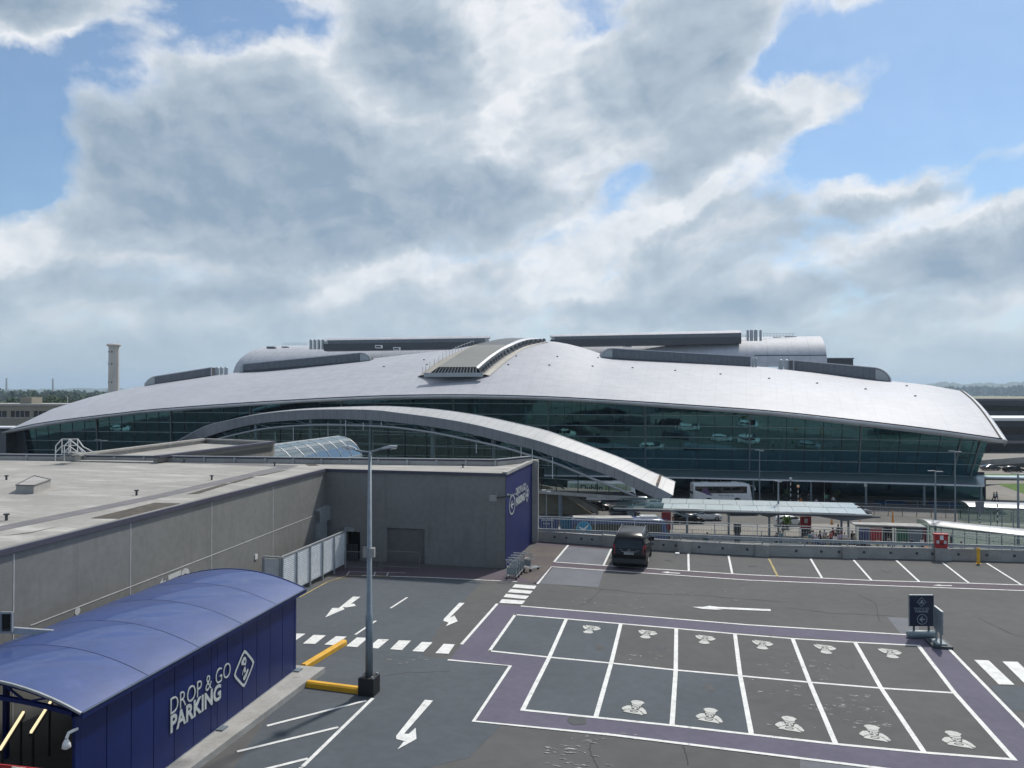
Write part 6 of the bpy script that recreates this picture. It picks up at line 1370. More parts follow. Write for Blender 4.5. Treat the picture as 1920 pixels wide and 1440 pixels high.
for px in (1288, 1366, 1442, 1577, 1590):
    p = OG(px, 101.5 if px < 1570 else 99); zt = -6.0; MB().tube([p, V3(p.x, p.y, zt)], .14, 8).build('column', M_pole, GC)
    if px not in (1366, 1577):
        mb = MB(); p.z = -6.5
        for s_ in (-1, 1): mb.tube([p, p+(n1_-n0_).normalized()*2.2*s_+V3(0, 0, .75)], .08, 6); mb.tube([p, p+HF*3.8+(n1_-n0_).normalized()*1.2*s_+V3(0, 0, 1.2)], .07, 6)
        mb.build('bracket', M_pole, GC)
o_ = n1_-n0_
mb = MB(); mb.prism([n1_-V3(0, 0, .45)-o_.normalized()*6, n1_-V3(0, 0, .45)+o_.normalized()*1.2, n1_-V3(0, 0, 1.0)-o_.normalized()*2.6], HF*4.5); mb.build('end_bracket', M_louvre, GC)

# ================================================================== VEHICLES ON THE ROAD
def car(label, paint, L=4.4, Wd=1.8, Ht=1.47, kind='hatch', loc=None, rz=0.0, cat='car', group='vehicles on the terminal road'):
    t = thing('car' if kind != 'mpv' else 'taxi', label, cat, (0, 0, 0), 0, group); hw_ = Wd/2; f = L; b0 = .78 if kind != 'suv' else .95; g = .22
    if kind == 'saloon': st = [(0, .75, .82, .80), (.35, .92, .98, .6), (.95, .96, 1.08, .66), (1.45, .95, Ht-.06, .60), (2.3, .95, Ht, .62), (2.85, .95, Ht-.06, .58), (3.6, .90, .98, .64), (4.2, .78, .82, .72), (4.4, .62, .66, .62)]
    elif kind in ('suv', 'mpv'): st = [(0, .90, .98, .80), (.12, 1.02, Ht-.45, .70), (.5, 1.04, Ht-.05, .64), (1.3, 1.04, Ht, .66), (2.4, 1.03, Ht, .65), (2.95, 1.02, Ht-.12, .60), (3.6, 1.0, 1.12, .70), (4.2, .88, .94, .74), (4.4, .68, .72, .66)]
    else: st = [(0, .80, .88, .78), (.15, .95, 1.12, .68), (.6, .97, Ht-.04, .60), (1.4, .97, Ht, .62), (2.3, .96, Ht-.02, .61), (2.85, .95, Ht-.14, .57), (3.55, .92, 1.0, .66), (4.2, .78, .82, .74), (4.4, .60, .64, .64)]
    k_ = L/4.4; secs = [ring_sec(y*k_, g, g+.25, zb_, zt, hw_*(.92 if 0 < y < 4.3 else .84), hw_*(1 if 0 < y < 4.3 else .88), wt/.9*hw_*.95) for y, zb_, zt, wt in st]
    bd_ = vehicle_body(secs).build('body', paint, t); auto_smooth(bd_, 42)
    top = [s_ for s_ in st if s_[2] > Ht-.2]; y0_, y1_ = top[0][0]*k_, top[-1][0]*k_; zb_ = top[0][1]+.05; xb, xt = hw_*1.008, hw_*.83
    for s_ in (-1, 1):
        for a, b_ in (((y0_-.1, (y0_+y1_)/2-.05), ((y0_+y1_)/2+.05, y1_+.30))[0:2]):
            MB().add([V3(s_*(xb+.006), a-(.15 if a < 1 else 0), zb_), V3(s_*(xb+.006), b_+(.25 if b_ > y1_ else 0), zb_), V3(s_*(xt+.03), b_-(.05 if b_ > y1_ else 0), Ht-.17), V3(s_*(xt+.03), a+.05, Ht-.17)], [(0, 1, 2, 3)]).build('side_window', M_cglass, t)
    yA, yB = [s_ for s_ in st if s_[0]*k_ > y1_][0][0]*k_, y1_
    MB().add([V3(-hw_*.80, yA+.02, 1.04 if kind != 'hatch' else 1.02), V3(hw_*.80, yA+.02, 1.04 if kind != 'hatch' else 1.02), V3(hw_*.62, yB+.03, Ht-.08), V3(-hw_*.62, yB+.03, Ht-.08)], [(0, 1, 2, 3)]).build('windscreen', M_cglass, t)
    MB().add([V3(-hw_*.74, .10*k_, 1.08), V3(hw_*.74, .10*k_, 1.08), V3(hw_*.60, top[0][0]*k_-.06, Ht-.14), V3(-hw_*.60, top[0][0]*k_-.06, Ht-.14)], [(0, 1, 2, 3)]).build('rear_window', M_cglass, t)
    for s_ in (-1, 1):
        for y in (.82*k_, 3.55*k_): wheel(t, s_*(hw_-.09), y, .325, .2, s_)
        MB().obox(V3(s_*hw_*.70, 4.33*k_, .66), V3(.16, 0, 0), V3(0, .06, 0), V3(0, 0, .07)).build('headlight', M_headl, t); MB().obox(V3(s_*hw_*.78, .02, .82), V3(.11, 0, 0), V3(0, .05, 0), V3(0, 0, .09)).build('tail_light', M_redl, t)
        MB().obox(V3(s_*(hw_+.08), 3.0*k_, 1.0), V3(.07, 0, 0), V3(0, .04, 0), V3(0, 0, .06)).build('wing_mirror', paint, t)
    if loc is not None: t.location = loc; t.rotation_euler.z = rz
    return t
RZR = YAW-math.pi/2; RZL = YAW+math.pi/2
M_gcar = mat('dark_grey_car_paint', (.045, .05, .055), rough=.22, coat=.6)
M_taxi = mat('taxi_white', (.60, .62, .58), rough=.3, coat=.4)
o = car('white people carrier with a green side panel standing behind the grey pillar', M_taxi, 4.9, 1.9, 1.95, 'mpv', OG(1003, 122.5), RZR-.06, 'van'); 
mb = MB(); mb.add([V3(.965, 2.6, .45), V3(.965, 3.15, .45), V3(.965, 3.5, .80), V3(.965, 2.9, .85)], [(0, 1, 2, 3)]); 
x_ = mb; x_ = MB(); x_.box(.948, .962, 2.6, 3.1, .42, .8); gp = x_.build('green_panel', mat('taxi_green', (.30, .42, .08), rough=.4)); gp.parent = o; WM[gp] = Matrix.Identity(4)
car('black car by the foot of the outdoor escalator', M_carblack, 4.5, 1.82, 1.46, 'saloon', OG(1094, 126.5), RZR-.35)
car('dark grey off-roader under the clear end of the glass canopy', M_gcar, 4.7, 1.9, 1.8, 'suv', OG(1143, 117), RZR+.03)
car('white car with its bonnet showing below the front edge of the glass canopy', M_whitec, 4.3, 1.78, 1.46, 'hatch', OG(1298, 115.5), RZR)
car('black car parked under the glass canopy beside the first red totem', M_carblack, 4.4, 1.8, 1.46, 'saloon', OG(1262, 112.5), RZR)
car('white car parked beside the second red totem under the glass canopy', M_whitec, 4.2, 1.78, 1.48, 'hatch', OG(1452, 111), RZR)
car('dark car nearest the terminal on the road right of the building', M_gcar, 4.4, 1.8, 1.45, 'saloon', OG(1840, 190), RZR, group='parked cars beyond the terminal')
car('black car farther right on the road right of the building', M_carblack, 4.4, 1.8, 1.45, 'hatch', OG(1882, 186), RZR, group='parked cars beyond the terminal')
# cars on the lane in front of the glass, they show again as reflections
for px, pm, kd, lab in ((1389, M_whitec, 'hatch', 'white car on the far lane behind the middle of the glass canopy'), (1451, M_whitec, 'suv', 'white off-roader on the far lane behind the canopy lamp post'), (1597, M_silver, 'hatch', 'silver car on the far lane behind the right end of the glass canopy'), (1290, M_gcar, 'mpv', 'dark people carrier on the far lane behind the red totem')):
    car(lab, pm, 4.5, 1.8, 1.5 if kd != 'suv' else 1.75, kd, OG(px-26, 121.5)-HF*.9, RZR)
for px, dF, lab in ((98, 165, 'white car on the added dark road behind the grey building, far left one'), (300, 162, 'white car on the added dark road behind the grey building, nearer one')):
    s_ = (px-960)/F; car(lab, M_whitec, 4.5, 1.8, 1.5, 'hatch', WP(s_*(dF+26)-2, dF-27, ZG), RZR, group='cars on the service road')
for px, d, lab, pm in ((1236, 128, 'white car waiting left of the white coach behind the arch end', M_whitec), (1208, 131, 'silver car waiting behind the end of the footbridge arch', M_silver)):
    car(lab, pm, 4.4, 1.8, 1.47, 'hatch', OG(px-25, d), RZR)
def coach(label, L, Wd, Ht, paint, bandz, winM, loc, rz, group='coaches at the terminal'):
    t = thing('coach', label, 'coach', (0, 0, 0), 0, group); hw_ = Wd/2
    def sec(y, zt, k_, fz=0.0): 
        r = .22; return [V3(x, y+fz*z_, z) for x, z, z_ in ((-hw_*k_, .35, 0), (-hw_*k_, zt-r*1.6, 1), (-hw_*k_+.10, zt-.10, 1), (-hw_*k_+.32, zt, 1), (hw_*k_-.32, zt, 1), (hw_*k_-.10, zt-.10, 1), (hw_*k_, zt-r*1.6, 1), (hw_*k_, .35, 0), (-hw_*k_, .35, 0))]
    rows = [sec(0, Ht-.25, .93), sec(.10, Ht-.06, .98), sec(.5, Ht, 1), sec(L-2.2, Ht, 1), sec(L-1.0, Ht-.05, 1, -.05), sec(L-.25, Ht-.28, .97, -.28), sec(L, Ht-.5, .90, -.4)]
    mb = MB(); mb.grid(rows); mb.poly(rows[0][:-1]); mb.poly(rows[-1][:-1]); b_ = mb.build('body', paint, t); auto_smooth(b_, 35)
    z0, z1 = bandz
    for s_ in (-1, 1):
        bnd = MB().box(s_*hw_-.004 if s_ > 0 else s_*hw_-.012, s_*hw_+.012 if s_ > 0 else s_*hw_+.004, .25, L-1.0, z0, z1).build('window_band', winM, t)
        mb = MB(); [mb.box(s_*hw_-.016, s_*hw_+.016, y-.035, y+.035, z0, z1) for y in [1.4+1.75*i for i in range(int((L-2.6)/1.75)+1)]]; mb.build('window_posts', M_black, bnd)
        for y in (2.6, L-2.7):
            wheel(t, s_*(hw_-.13), y, .5, .3, s_); mb = MB(); mb.poly([V3(s_*(hw_+.003), y+.66*math.cos(R(a)), .46+.66*math.sin(R(a))) for a in range(0, 181, 15)]); mb.build('wheel_arch', M_black, t)
        MB().obox(V3(s_*hw_*.78, L+.03-.12, .75), V3(.2, 0, 0), V3(0, .04, 0), V3(0, 0, .12)).build('headlight', M_headl, t)
        MB().tube([V3(s_*hw_*.85, L-.4, Ht-.5), V3(s_*(hw_+.1), L+.25, Ht-.45), V3(s_*(hw_+.12), L+.32, Ht-.75)], .04, 6).obox(V3(s_*(hw_+.12), L+.33, Ht-1.0), V3(.09, 0, 0), V3(0, .06, 0), V3(0, 0, .25)).build('mirror', paint, t)
        mb = MB(); mb.box(s_*hw_-.006, s_*hw_+.006, L-1.65, L-.85, .45, z1-.1); mb.build('door' if s_ < 0 else 'side_glass', winM if s_ < 0 else winM, t) if s_ < 0 else None
    MB().add([V3(-hw_*.84, L-.02, 1.15), V3(hw_*.84, L-.02, 1.15), V3(hw_*.82, L-.42, Ht-.45), V3(-hw_*.82, L-.42, Ht-.45)], [(0, 1, 2, 3)]).build('windscreen', M_cglass, t)
    MB().add([V3(-hw_*.8, -.01, 1.7), V3(hw_*.8, -.01, 1.7), V3(hw_*.8, .03, Ht-.5), V3(-hw_*.8, .03, Ht-.5)], [(0, 1, 2, 3)]).build('rear_window', M_cglass, t)
    for y in (L*.22, L*.72): MB().box(-.45, .45, y-.5, y+.5, Ht, Ht+.09).build('roof_hatch', M_whitec, t)
    t.location = loc; t.rotation_euler.z = rz; return t
def on_side(t, s_, hw_, s, y0_, y1_, z, h, material, name='lettering', bold=.0):
    o = fit_text(s, name, material, None, V3(hw_+.014, y0_, z), V3(hw_+.014, y1_, z), (0, 0, 1), h, bold, .004); o.parent = t; WM[o] = Matrix.Identity(4); return o
M_winolive = mat('coach_window_tint', (.06, .066, .05), (.04, .045, .036), .3, rough=.12, spec=.8)
CB = coach('dark blue airport coach with an aeroplane logo seen behind the parapet railing', 12.0, 2.5, 3.65, M_bluec, (1.75, 3.0), M_winolive, OG(1072, 94.2)+HF*1.25, RZR)
mb = MB(); mb.box(-1.0, 1.0, .3, 7.6, 3.652, 3.69); o = mb.build('roof_panel', M_concl); o.parent = CB; WM[o] = Matrix.Identity(4)
mb = MB(); mb.box(-.75, .75, 8.6, 10.6, 3.66, 3.86); o = mb.build('air_conditioning_unit', M_whitec); o.parent = CB; WM[o] = Matrix.Identity(4)
mb = MB(); mb.poly([V3(1.275, 1.5+.98*math.cos(R(k_*12)), 2.35+.98*math.sin(R(k_*12))) for k_ in range(30)]); lg = mb.build('round_logo', M_sky); lg.parent = CB; WM[lg] = Matrix.Identity(4)
mb = MB(); ring2d(mb, [V3(1.279, 1.5+.98*math.cos(R(k_*12)), 2.35+.98*math.sin(R(k_*12))) for k_ in range(30)], [V3(1.279, 1.5+.92*math.cos(R(k_*12)), 2.35+.92*math.sin(R(k_*12))) for k_ in range(30)]); o = mb.build('logo_rim', mat('pale_cyan', (.25, .52, .62), rough=.5)); o.parent = lg
pl2 = [(.0, .0), (.62, .45), (.70, .52), (.62, .56), (.52, .52), (.10, .16), (-.10, .20), (-.62, .42), (-.68, .36), (-.22, .04), (-.30, -.18), (-.55, -.40), (-.50, -.46), (-.22, -.36), (-.05, -.12), (.02, -.10), (.10, -.62), (.18, -.66), (.24, -.10), (.2, .04)]
pl2 = [(-.62, .40), (-.12, .17), (.04, .20), (.48, .58), (.58, .60), (.57, .50), (.22, .06), (.20, -.10), (.30, -.62), (.20, -.66), (.02, -.26), (-.20, -.34), (-.40, -.46), (-.46, -.38), (-.28, -.22), (-.20, -.04), (-.68, .33)]
mb = MB(); mb.poly([V3(1.283, 1.5+x, 2.33+z) for x, z in pl2]); o = mb.build('aeroplane', M_wpaint); o.parent = lg
on_side(CB, 1, 1.25, 'Dublin', 4.0, 6.1, 1.22, .52, M_wpaint, bold=.02); on_side(CB, 1, 1.25, 'Express', 4.0, 6.1, .72, .30, M_wpaint)
CW = coach('white coach with a purple swoosh standing in front of the terminal doors', 10.2, 2.5, 3.6, M_whitec, (1.85, 3.05), M_cglass, OG(1300, 131.5)+HF*1.25, RZR+R(1.5))
mb = MB(); mb.poly([V3(1.268, 1.4, 2.3), V3(1.268, 2.3, 2.9), V3(1.268, 2.5, 2.2), V3(1.268, 3.3, 1.45), V3(1.268, 2.2, 1.65)]); o = mb.build('purple_swoosh', mat('purple_paint', (.10, .05, .16), rough=.4)); o.parent = CW; WM[o] = Matrix.Identity(4)
mb = MB(); mb.poly([V3(1.267, .25, 1.83), V3(1.267, 1.9, 1.83), V3(1.267, .25, 2.4)]); o = mb.build('rear_quarter', M_whitec); o.parent = CW
on_side(CW, 1, 1.25, 'Bigtravelgroup', 4.3, 6.9, 1.42, .26, M_gcar)
CA = coach('pale green airport bus seen through the footbridge glazing', 12.0, 2.5, 3.5, M_whitec, (1.5, 3.2), mat('bus_green_panel', (.42, .50, .40), rough=.4), OG(1065, 134)+HF*1.25, RZR)
on_side(CA, 1, 1.28, 'Dublin', 2.2, 6.0, 2.0, 1.0, M_gcar, bold=.02); on_side(CA, 1, 1.28, 'Airbus', 6.3, 10.3, 2.0, 1.0, mat('sign_green', (.28, .34, .12), rough=.5))

# ================================================================== STREET FURNITURE BEYOND THE PARAPET
def small_lamp(label, px, ytop, d, r_=.09, arms=1.1, zb=ZG, M_=M_pole):
    p = OG(px, d, zb); zt = P(px, ytop, d).z; t = thing('lamp_post', label, 'street lamp', p, 0, 'slim lamp posts around the terminal road')
    MB().tube([p, V3(p.x, p.y, zt)], [r_*1.25, r_*.75], 8).build('pole', M_, t)
    for s_ in (-1, 1): MB().obox(V3(p.x, p.y, zt)+HR*s_*arms*.45+V3(0, 0, .05-.05*s_), HR*arms*.40, HF*.14, (0, 0, .05)).build('lamp_head', M_steel, t)
    return t
small_lamp('dark lamp post rising through the middle of the long glass canopy', 1459, 903, 104, .13, .5)
small_lamp('tall slim lamp post standing right of the white coach in front of the terminal', 1424, 845, 131, .09, .8)
small_lamp('lamp post with flat double head rising behind the red fire point box', 1753, 884, 99, .12, 1.1)
small_lamp('tallest slim lamp post in front of the right end of the terminal glass', 1790, 847, 115, .10, 1.1)
small_lamp('lamp post near the right edge of the frame by the curved shelters', 1908, 889, 98, .15, 1.0)
small_lamp('thin short lamp post just right of the blue mural wall', 1024.5, 922, 57, .04, .4, -3)
small_lamp('thin lamp post whose twin head shows low against the left part of the terminal glass', 190, 826, 140, .06, 1.3)
for i, (px, yt, yb_, d, lab) in enumerate(((1482, 896, 938, 131, 'taller striped crossing beacon with a pale globe by the terminal doors'), (1496, 911, 943, 126, 'shorter striped crossing beacon with an amber globe by the terminal doors'), (1836, 962, 985, 108, 'striped beacon post in front of the farther curved shelter'), (1869, 941, 985, 108.5, 'taller striped beacon post in front of the farther curved shelter'))):
    p = OG(px, d); zt = P(px, yt, d).z-.3; t = thing('crossing_beacon', lab, 'beacon', p, 0, 'striped crossing beacons'); n_ = 9
    mw, mk = MB(), MB()
    for k_ in range(n_): a, b_ = p+V3(0, 0, (zt-ZG)*k_/n_), p+V3(0, 0, (zt-ZG)*(k_+1)/n_); (mw if k_ % 2 else mk).tube([a, b_], .07, 8)
    mw.build('white_bands', M_wpaint, t); mk.build('black_bands', M_black, t)
    if i < 2: MB().sphere(V3(p.x, p.y, zt+.2), .24).build('globe', M_globe if i else M_wpaint, t, smooth=True)
def totem(label, px, d, wpx, y0_, h_, M_, letters=None):
    p = OG(px, d); w2 = wpx*d/F/2; zt = P(px, y0_, d).z; t = thing('sign_totem', label, 'sign', p)
    MB().obox(V3(p.x, p.y, (zt+zt-h_)/2), HR*w2, HF*.12, (0, 0, h_/2)).build('panel', M_, t); MB().obox(V3(p.x, p.y, (ZG+zt-h_)/2), HR*w2*.8, HF*.1, (0, 0, (zt-h_-ZG)/2+.01)).build('base', M_dark, t)
    if letters: fit_text(letters, 'lettering', M_wpaint, t, V3(p.x, p.y, zt-.45)-HR*w2*.7-HF*.14, V3(p.x, p.y, zt-.45)+HR*w2*.5-HF*.14, (0, 0, 1), .22)
    return t
totem('maroon sign totem standing behind the front of the blue coach', 1249, 100, 17, 959.5, 2.3, M_dred)
t = totem('red ticket machine panel with pale emblem near the crowd', 1510, 103, 20, 968, 1.6, M_red); p = OG(1510, 103); MB().obox(V3(p.x, p.y, P(1510, 976, 103).z)-HF*.14, HR*.22, HF*.01, (0, 0, .3)).build('emblem', M_stencil, t)
t = totem('blue ticket kiosk board behind the railing at the left end of the parapet', 1029, 96, 36, 969, 2.2, M_bluec, 'Dublin'); fit_text('Express', 'lettering', M_wpaint, t, OG(1019, 95.8, P(1029, 969, 96).z-.85), OG(1031, 95.8, P(1029, 969, 96).z-.85), (0, 0, 1), .16)
totem('teal board beside the rear of the blue coach', 1060, 97, 18, 969, 2.2, mat('teal_board', (.02, .16, .26), rough=.5))
totem('black information stand under the glass canopy in front of the road', 1382, 93, 13, 981, 1.1, M_black)
# railings and panels
def rails(label, pts, h_, nb, post=1.8, M_=M_pole, rails_=(1.0, .5), cat='railing', grp='railings on the pavement beyond the parapet'):
    q = [OG(px, d) for px, d in pts]; t = thing('railing', label, cat, q[0], 0, grp)
    for f in rails_:
        mb = MB(); [mb.bar(a+V3(0, 0, h_*f), b_+V3(0, 0, h_*f), .06, .05) for a, b_ in zip(q, q[1:])]; mb.build('rail', M_steel, t)
    for a, b_ in zip(q, q[1:]):
        n_ = max(1, int((b_-a).length/post))
        for i in range(n_+1): p = a.lerp(b_, i/n_); MB().bar(p, p+V3(0, 0, h_), .08, .08, (0, 1, 0)).build('post', M_, t)
        if nb:
            mb = MB(); m2 = int((b_-a).length/.16); [mb.bar(a.lerp(b_, i/m2)+V3(0, 0, .1), a.lerp(b_, i/m2)+V3(0, 0, h_), .02, .02, (0, 1, 0)) for i in range(m2)]; mb.build('balusters', M_steel, t)
    return t
rails('brown post and rail guard along the road in front of the blue bays', [(1612, 121), (1800, 117.5), (1960, 114)], 1.25, 0, 1.9, mat('brown_post', (.16, .10, .07), rough=.7))
rails('low baluster railing below the glass canopy left of the crowd', [(1258, 93.5), (1430, 92.5)], 1.2, 1, 2.2)
rails('pavement rail behind the low baluster railing under the glass canopy', [(1255, 101.5), (1560, 99)], 1.1, 0, 2.6)
rails('rail in front of the terminal doors beside the white coach', [(1412, 128), (1650, 125)], 1.1, 0, 3.5)
rails('glazed guard rail at the foot of the terminal at its right end', [(1660, 128), (1840, 126)], 1.2, 0, 4.0)
q0, q1 = OG(1430, 92), OG(1500, 91.6); t = thing('panel_fence', 'pale teal panel fence in front of the waiting crowd', 'fence', q0)
mb = MB(); mb.prism([q0, q1, q1+V3(0, 0, 1.15), q0+V3(0, 0, 1.15)], HF*.06); mb.build('panel', M_teal, t)
for i in range(6): p = q0.lerp(q1, i/5); MB().bar(p-HF*.05, p-HF*.05+V3(0, 0, 1.25), .06, .06, (0, 1, 0)).build('post', M_steel, t)
# coloured shelter with panels
BS = thing('bus_shelter', 'flat roofed bus shelter with blue red green and maroon panels', 'shelter', OG(1670, 95))
za = P(1604, 983, 96).z; a, b_ = OG(1603, 96, za), OG(1737, 94.2, za); MB().bar(a+HF*.9, b_+HF*.9, 2.2, .14).build('roof', M_concl, BS); MB().bar(a+V3(0, 0, -.14), b_+V3(0, 0, -.14), .2, .18).build('front_beam', M_dark, BS)
for x0_, x1_, M_ in ((1610, 1629, M_bluec), (1630, 1653, M_red), (1656, 1672, M_cglass), (1680, 1701, M_green), (1703, 1727, mat('grey_poster', (.16, .20, .24), rough=.4)), (1728, 1736, M_dred)):
    q0, q1 = OG(x0_, 95.6, za-.3), OG(x1_, 95.4, za-.3); MB().prism([q0, q1, q1-V3(0, 0, 2.0), q0-V3(0, 0, 2.0)], HF*.08).build('panel', M_, BS)
for px in (1604, 1629.5, 1654.5, 1676, 1702, 1727.5, 1737): p = OG(px, 95.5); MB().bar(p, V3(p.x, p.y, za), .1, .1, (0, 1, 0)).build('post', M_pole, BS)
MB().grid([[OG(1603, 97.6, za), OG(1737, 96, za)], [OG(1603, 97.6), OG(1737, 96)]]).build('back_glass', M_glassl, BS)
# curved shelters
for lab, up_, lo_, du, dl_ in (('nearer curved white shelter roof running off the right edge', [(1723, 973.5), (1930, 994)], [(1745, 986), (1930, 1006)], (97.6, 90), (94.9, 87.6)), ('farther curved white shelter roof beside the blue bays', [(1800, 940), (1990, 946)], [(1818, 951), (1990, 957)], (113, 108), (110, 105))):
    t = thing('curved_shelter', lab, 'shelter', OG(1850, du[0]), 0, 'curved shelters by the road')
    a, b_ = P(*up_[0], du[0]), P(*up_[1], du[1]); c, d_ = P(*lo_[0], dl_[0]), P(*lo_[1], dl_[1]); rr = []
    a = a+HF*.6; b_ = b_+HF*.6
    for j in range(9):
        f = j/8; lift = .32*math.sin(math.pi*f*.9); sx_ = HR*(.0); rr.append([a.lerp(c, f).lerp(b_.lerp(d_, f), i/14)+V3(0, 0, lift) for i in range(15)])
    MB().grid(rr).build('roof', M_shel, t, smooth=True)
    MB().bar(c-V3(0, 0, .08), d_-V3(0, 0, .08), .12, .16).build('front_beam', M_mull, t)
    MB().grid([[V3(p.x, p.y, p.z-.1)+HF*.25 for p in (c, d_)], [V3(p.x, p.y, ZG+.3)+HF*.25 for p in (c, d_)]]).build('front_glass', M_glassl, t)
    MB().grid([[V3(p.x, p.y, p.z-.1) for p in (a, b_)], [V3(p.x, p.y, ZG+.3) for p in (a, b_)]]).build('rear_glass', M_glassl, t)
    MB().add([a-V3(0, 0, .0), c, V3(c.x, c.y, ZG+.3), V3(a.x, a.y, ZG+.3)], [(0, 1, 2, 3)]).build('end_glass', M_glassl, t)
    for i in range(9): p = c.lerp(d_, i/8)+HF*.25; MB().bar(V3(p.x, p.y, ZG), p, .1, .1, (0, 1, 0)).build('post', M_pole, t)
    for z in (.9, 1.7): MB().bar(V3(c.x, c.y, ZG+z)+HF*.2, V3(d_.x, d_.y, ZG+z)+HF*.2, .04, .07).build('rail', M_steel, t)
t = thing('road_sign', 'grey road sign on two posts at the end of the farther curved shelter', 'sign', OG(1836, 108)); p = OG(1836, 108.5, P(1836, 950, 108.5).z)
MB().obox(p, HR*.6, HF*.05, (0, 0, .75)).build('panel', M_louvre, t); MB().bar(V3(p.x, p.y, ZG), p, .1, .1, (0, 1, 0)).build('post', M_pole, t)
# right-hand entrance canopy, orange sphere, blue bays
t = thing('walkway_canopy', 'pale blue flat walkway canopy running off the right edge beside the terminal', 'canopy', OG(1880, 138)); a, b_ = P(1833, 895, 138), P(2060, 898, 133)
MB().bar(a+HF*1.6, b_+HF*1.6, 3.4, .16).build('roof', mat('pale_blue_roof', (.30, .44, .50), rough=.5), t); MB().bar(a-V3(0, 0, .3), b_-V3(0, 0, .3), .4, .32).build('edge_beam', M_roofband, t)
for px in (1846, 1990): p = OG(px, 137.5); MB().tube([p, V3(p.x, p.y, a.z-.3)], .15, 8).build('column', M_dark, t)
p = OG(1828, 140); t = thing('sculpture', 'orange bronze sphere sculpture at the right end of the terminal', 'sculpture', p); MB().sphere(p+V3(0, 0, .75), .72, 16, 10, (1.05, 1, .85)).build('sphere', M_bronze, t, smooth=True); MB().lathe(p, [(.7, 0), (.7, .14), (0, .14)], 16).build('plinth', M_concl, t)
for px0, px1, y0_, y1_ in ((1637, 1704, 938.5, 946), (1738, 1808, 942, 950)):
    struct('blue_parking_bay', MB().poly([G(px0, y0_, ZG+.012), G(px1-14, y0_+.8, ZG+.012), G(px1, y1_, ZG+.012), G(px0+10, y1_-.6, ZG+.012)]), M_bpave)
for px, d, lab in ((1559, 112, 'orange traffic cone on the road behind the crowd, left one'), (1612, 111, 'orange traffic cone on the road right of the glass canopy'), (1673, 112.5, 'thin orange marker post behind the coloured shelter')):
    p = OG(px, d); t = thing('traffic_cone', lab, 'cone', p, 0, 'cones on the road'); hh = 1.9 if 'post' in lab else .8
    MB().lathe(p, [(.20, .04), (.17, .1), (.06, hh), (0, hh)], 10).build('cone', M_orange, t); MB().box(p.x-.27, p.x+.27, p.y-.27, p.y+.27, p.z, p.z+.05).build('base', M_black, t)
t = thing('pole_sign', 'small green sign on a post beside the terminal doors', 'sign', OG(1549, 124)); p = OG(1549, 124, P(1549, 931, 124).z); MB().obox(p, HR*.25, HF*.03, (0, 0, .25)).build('plate', M_green, t); p2 = OG(1545.5, 124); MB().tube([p2, V3(p2.x, p2.y, p.z+.6)], .04, 6).build('post', M_steel, t)
t = thing('pole_sign', 'white square sign on a canopy column at the terminal front', 'sign', OG(1623, 131)); p = P(1623, 909, 131); MB().obox(p, HR*.24, HF*.03, (0, 0, .32)).build('plate', M_wpaint, t); MB().tube([OG(1623, 131.2), OG(1623, 131.2, p.z)], .04, 6).build('post', M_steel, t)
for i, (px, d, h_, lab) in enumerate(((1473, 136, 2.1, 'round green shrub in a pot left of the terminal doors'), (1568, 136, 2.0, 'dark green pointed shrub in a pot right of the terminal doors'), (1475, 108, 1.9, 'young leafy tree under the glass canopy beside the lamp post'))):
    p = OG(px, d); t = thing('shrub', lab, 'plant', p); rnd = random.Random(40+i); mb = MB()
    for _ in range(7): leafclump(mb, p+V3(rnd.uniform(-.3, .3), rnd.uniform(-.3, .3), .7+rnd.uniform(0, h_-.9)), .5, 40, .12, rnd)
    mb.build('foliage', M_lawn if i == 2 else M_leaf, t); MB().tube([p, p+V3(0, 0, .9)], .05, 5).build('stem', M_bark, t); MB().lathe(p, [(.25, 0), (.34, .5), (.3, .5), (0, .48)], 10).build('pot', M_dark, t)
t = thing('litter_bin', 'dark litter bin beside the black information stand', 'bin', OG(1322, 96)); p = OG(1322, 96); MB().lathe(p, [(.3, 0), (.32, 1.0), (.25, 1.15), (0, 1.2)], 12).build('body', M_green, t); MB().lathe(p+V3(0, 0, .95), [(.33, 0), (.33, .12)], 12).build('rim', M_dark, t)

# ================================================================== PEOPLE
def skinmesh(name, verts, edges, radii, material, parent, sub=1, root=0):
    me = bpy.data.meshes.new('tmp'); me.from_pydata(verts, edges, []); ob = bpy.data.objects.new('tmp', me); link(ob)
    md = ob.modifiers.new('s', 'SKIN'); sv = me.skin_vertices[0].data
    for i, r_ in enumerate(radii): sv[i].radius = (r_, r_ if not isinstance(r_, tuple) else r_[1]) if not isinstance(r_, tuple) else r_
    sv[root].use_root = True; m2 = ob.modifiers.new('u', 'SUBSURF'); m2.levels = sub; m2.render_levels = sub
    bpy.context.view_layer.update(); dg = bpy.context.evaluated_depsgraph_get(); m3 = bpy.data.meshes.new_from_object(ob.evaluated_get(dg)); bpy.data.objects.remove(ob)
    m3.materials.clear(); m3.materials.append(material); m3.name = name; m3.polygons.foreach_set('use_smooth', [True]*len(m3.polygons))
    o = bpy.data.objects.new(name, m3); link(o); o.parent = parent; return o
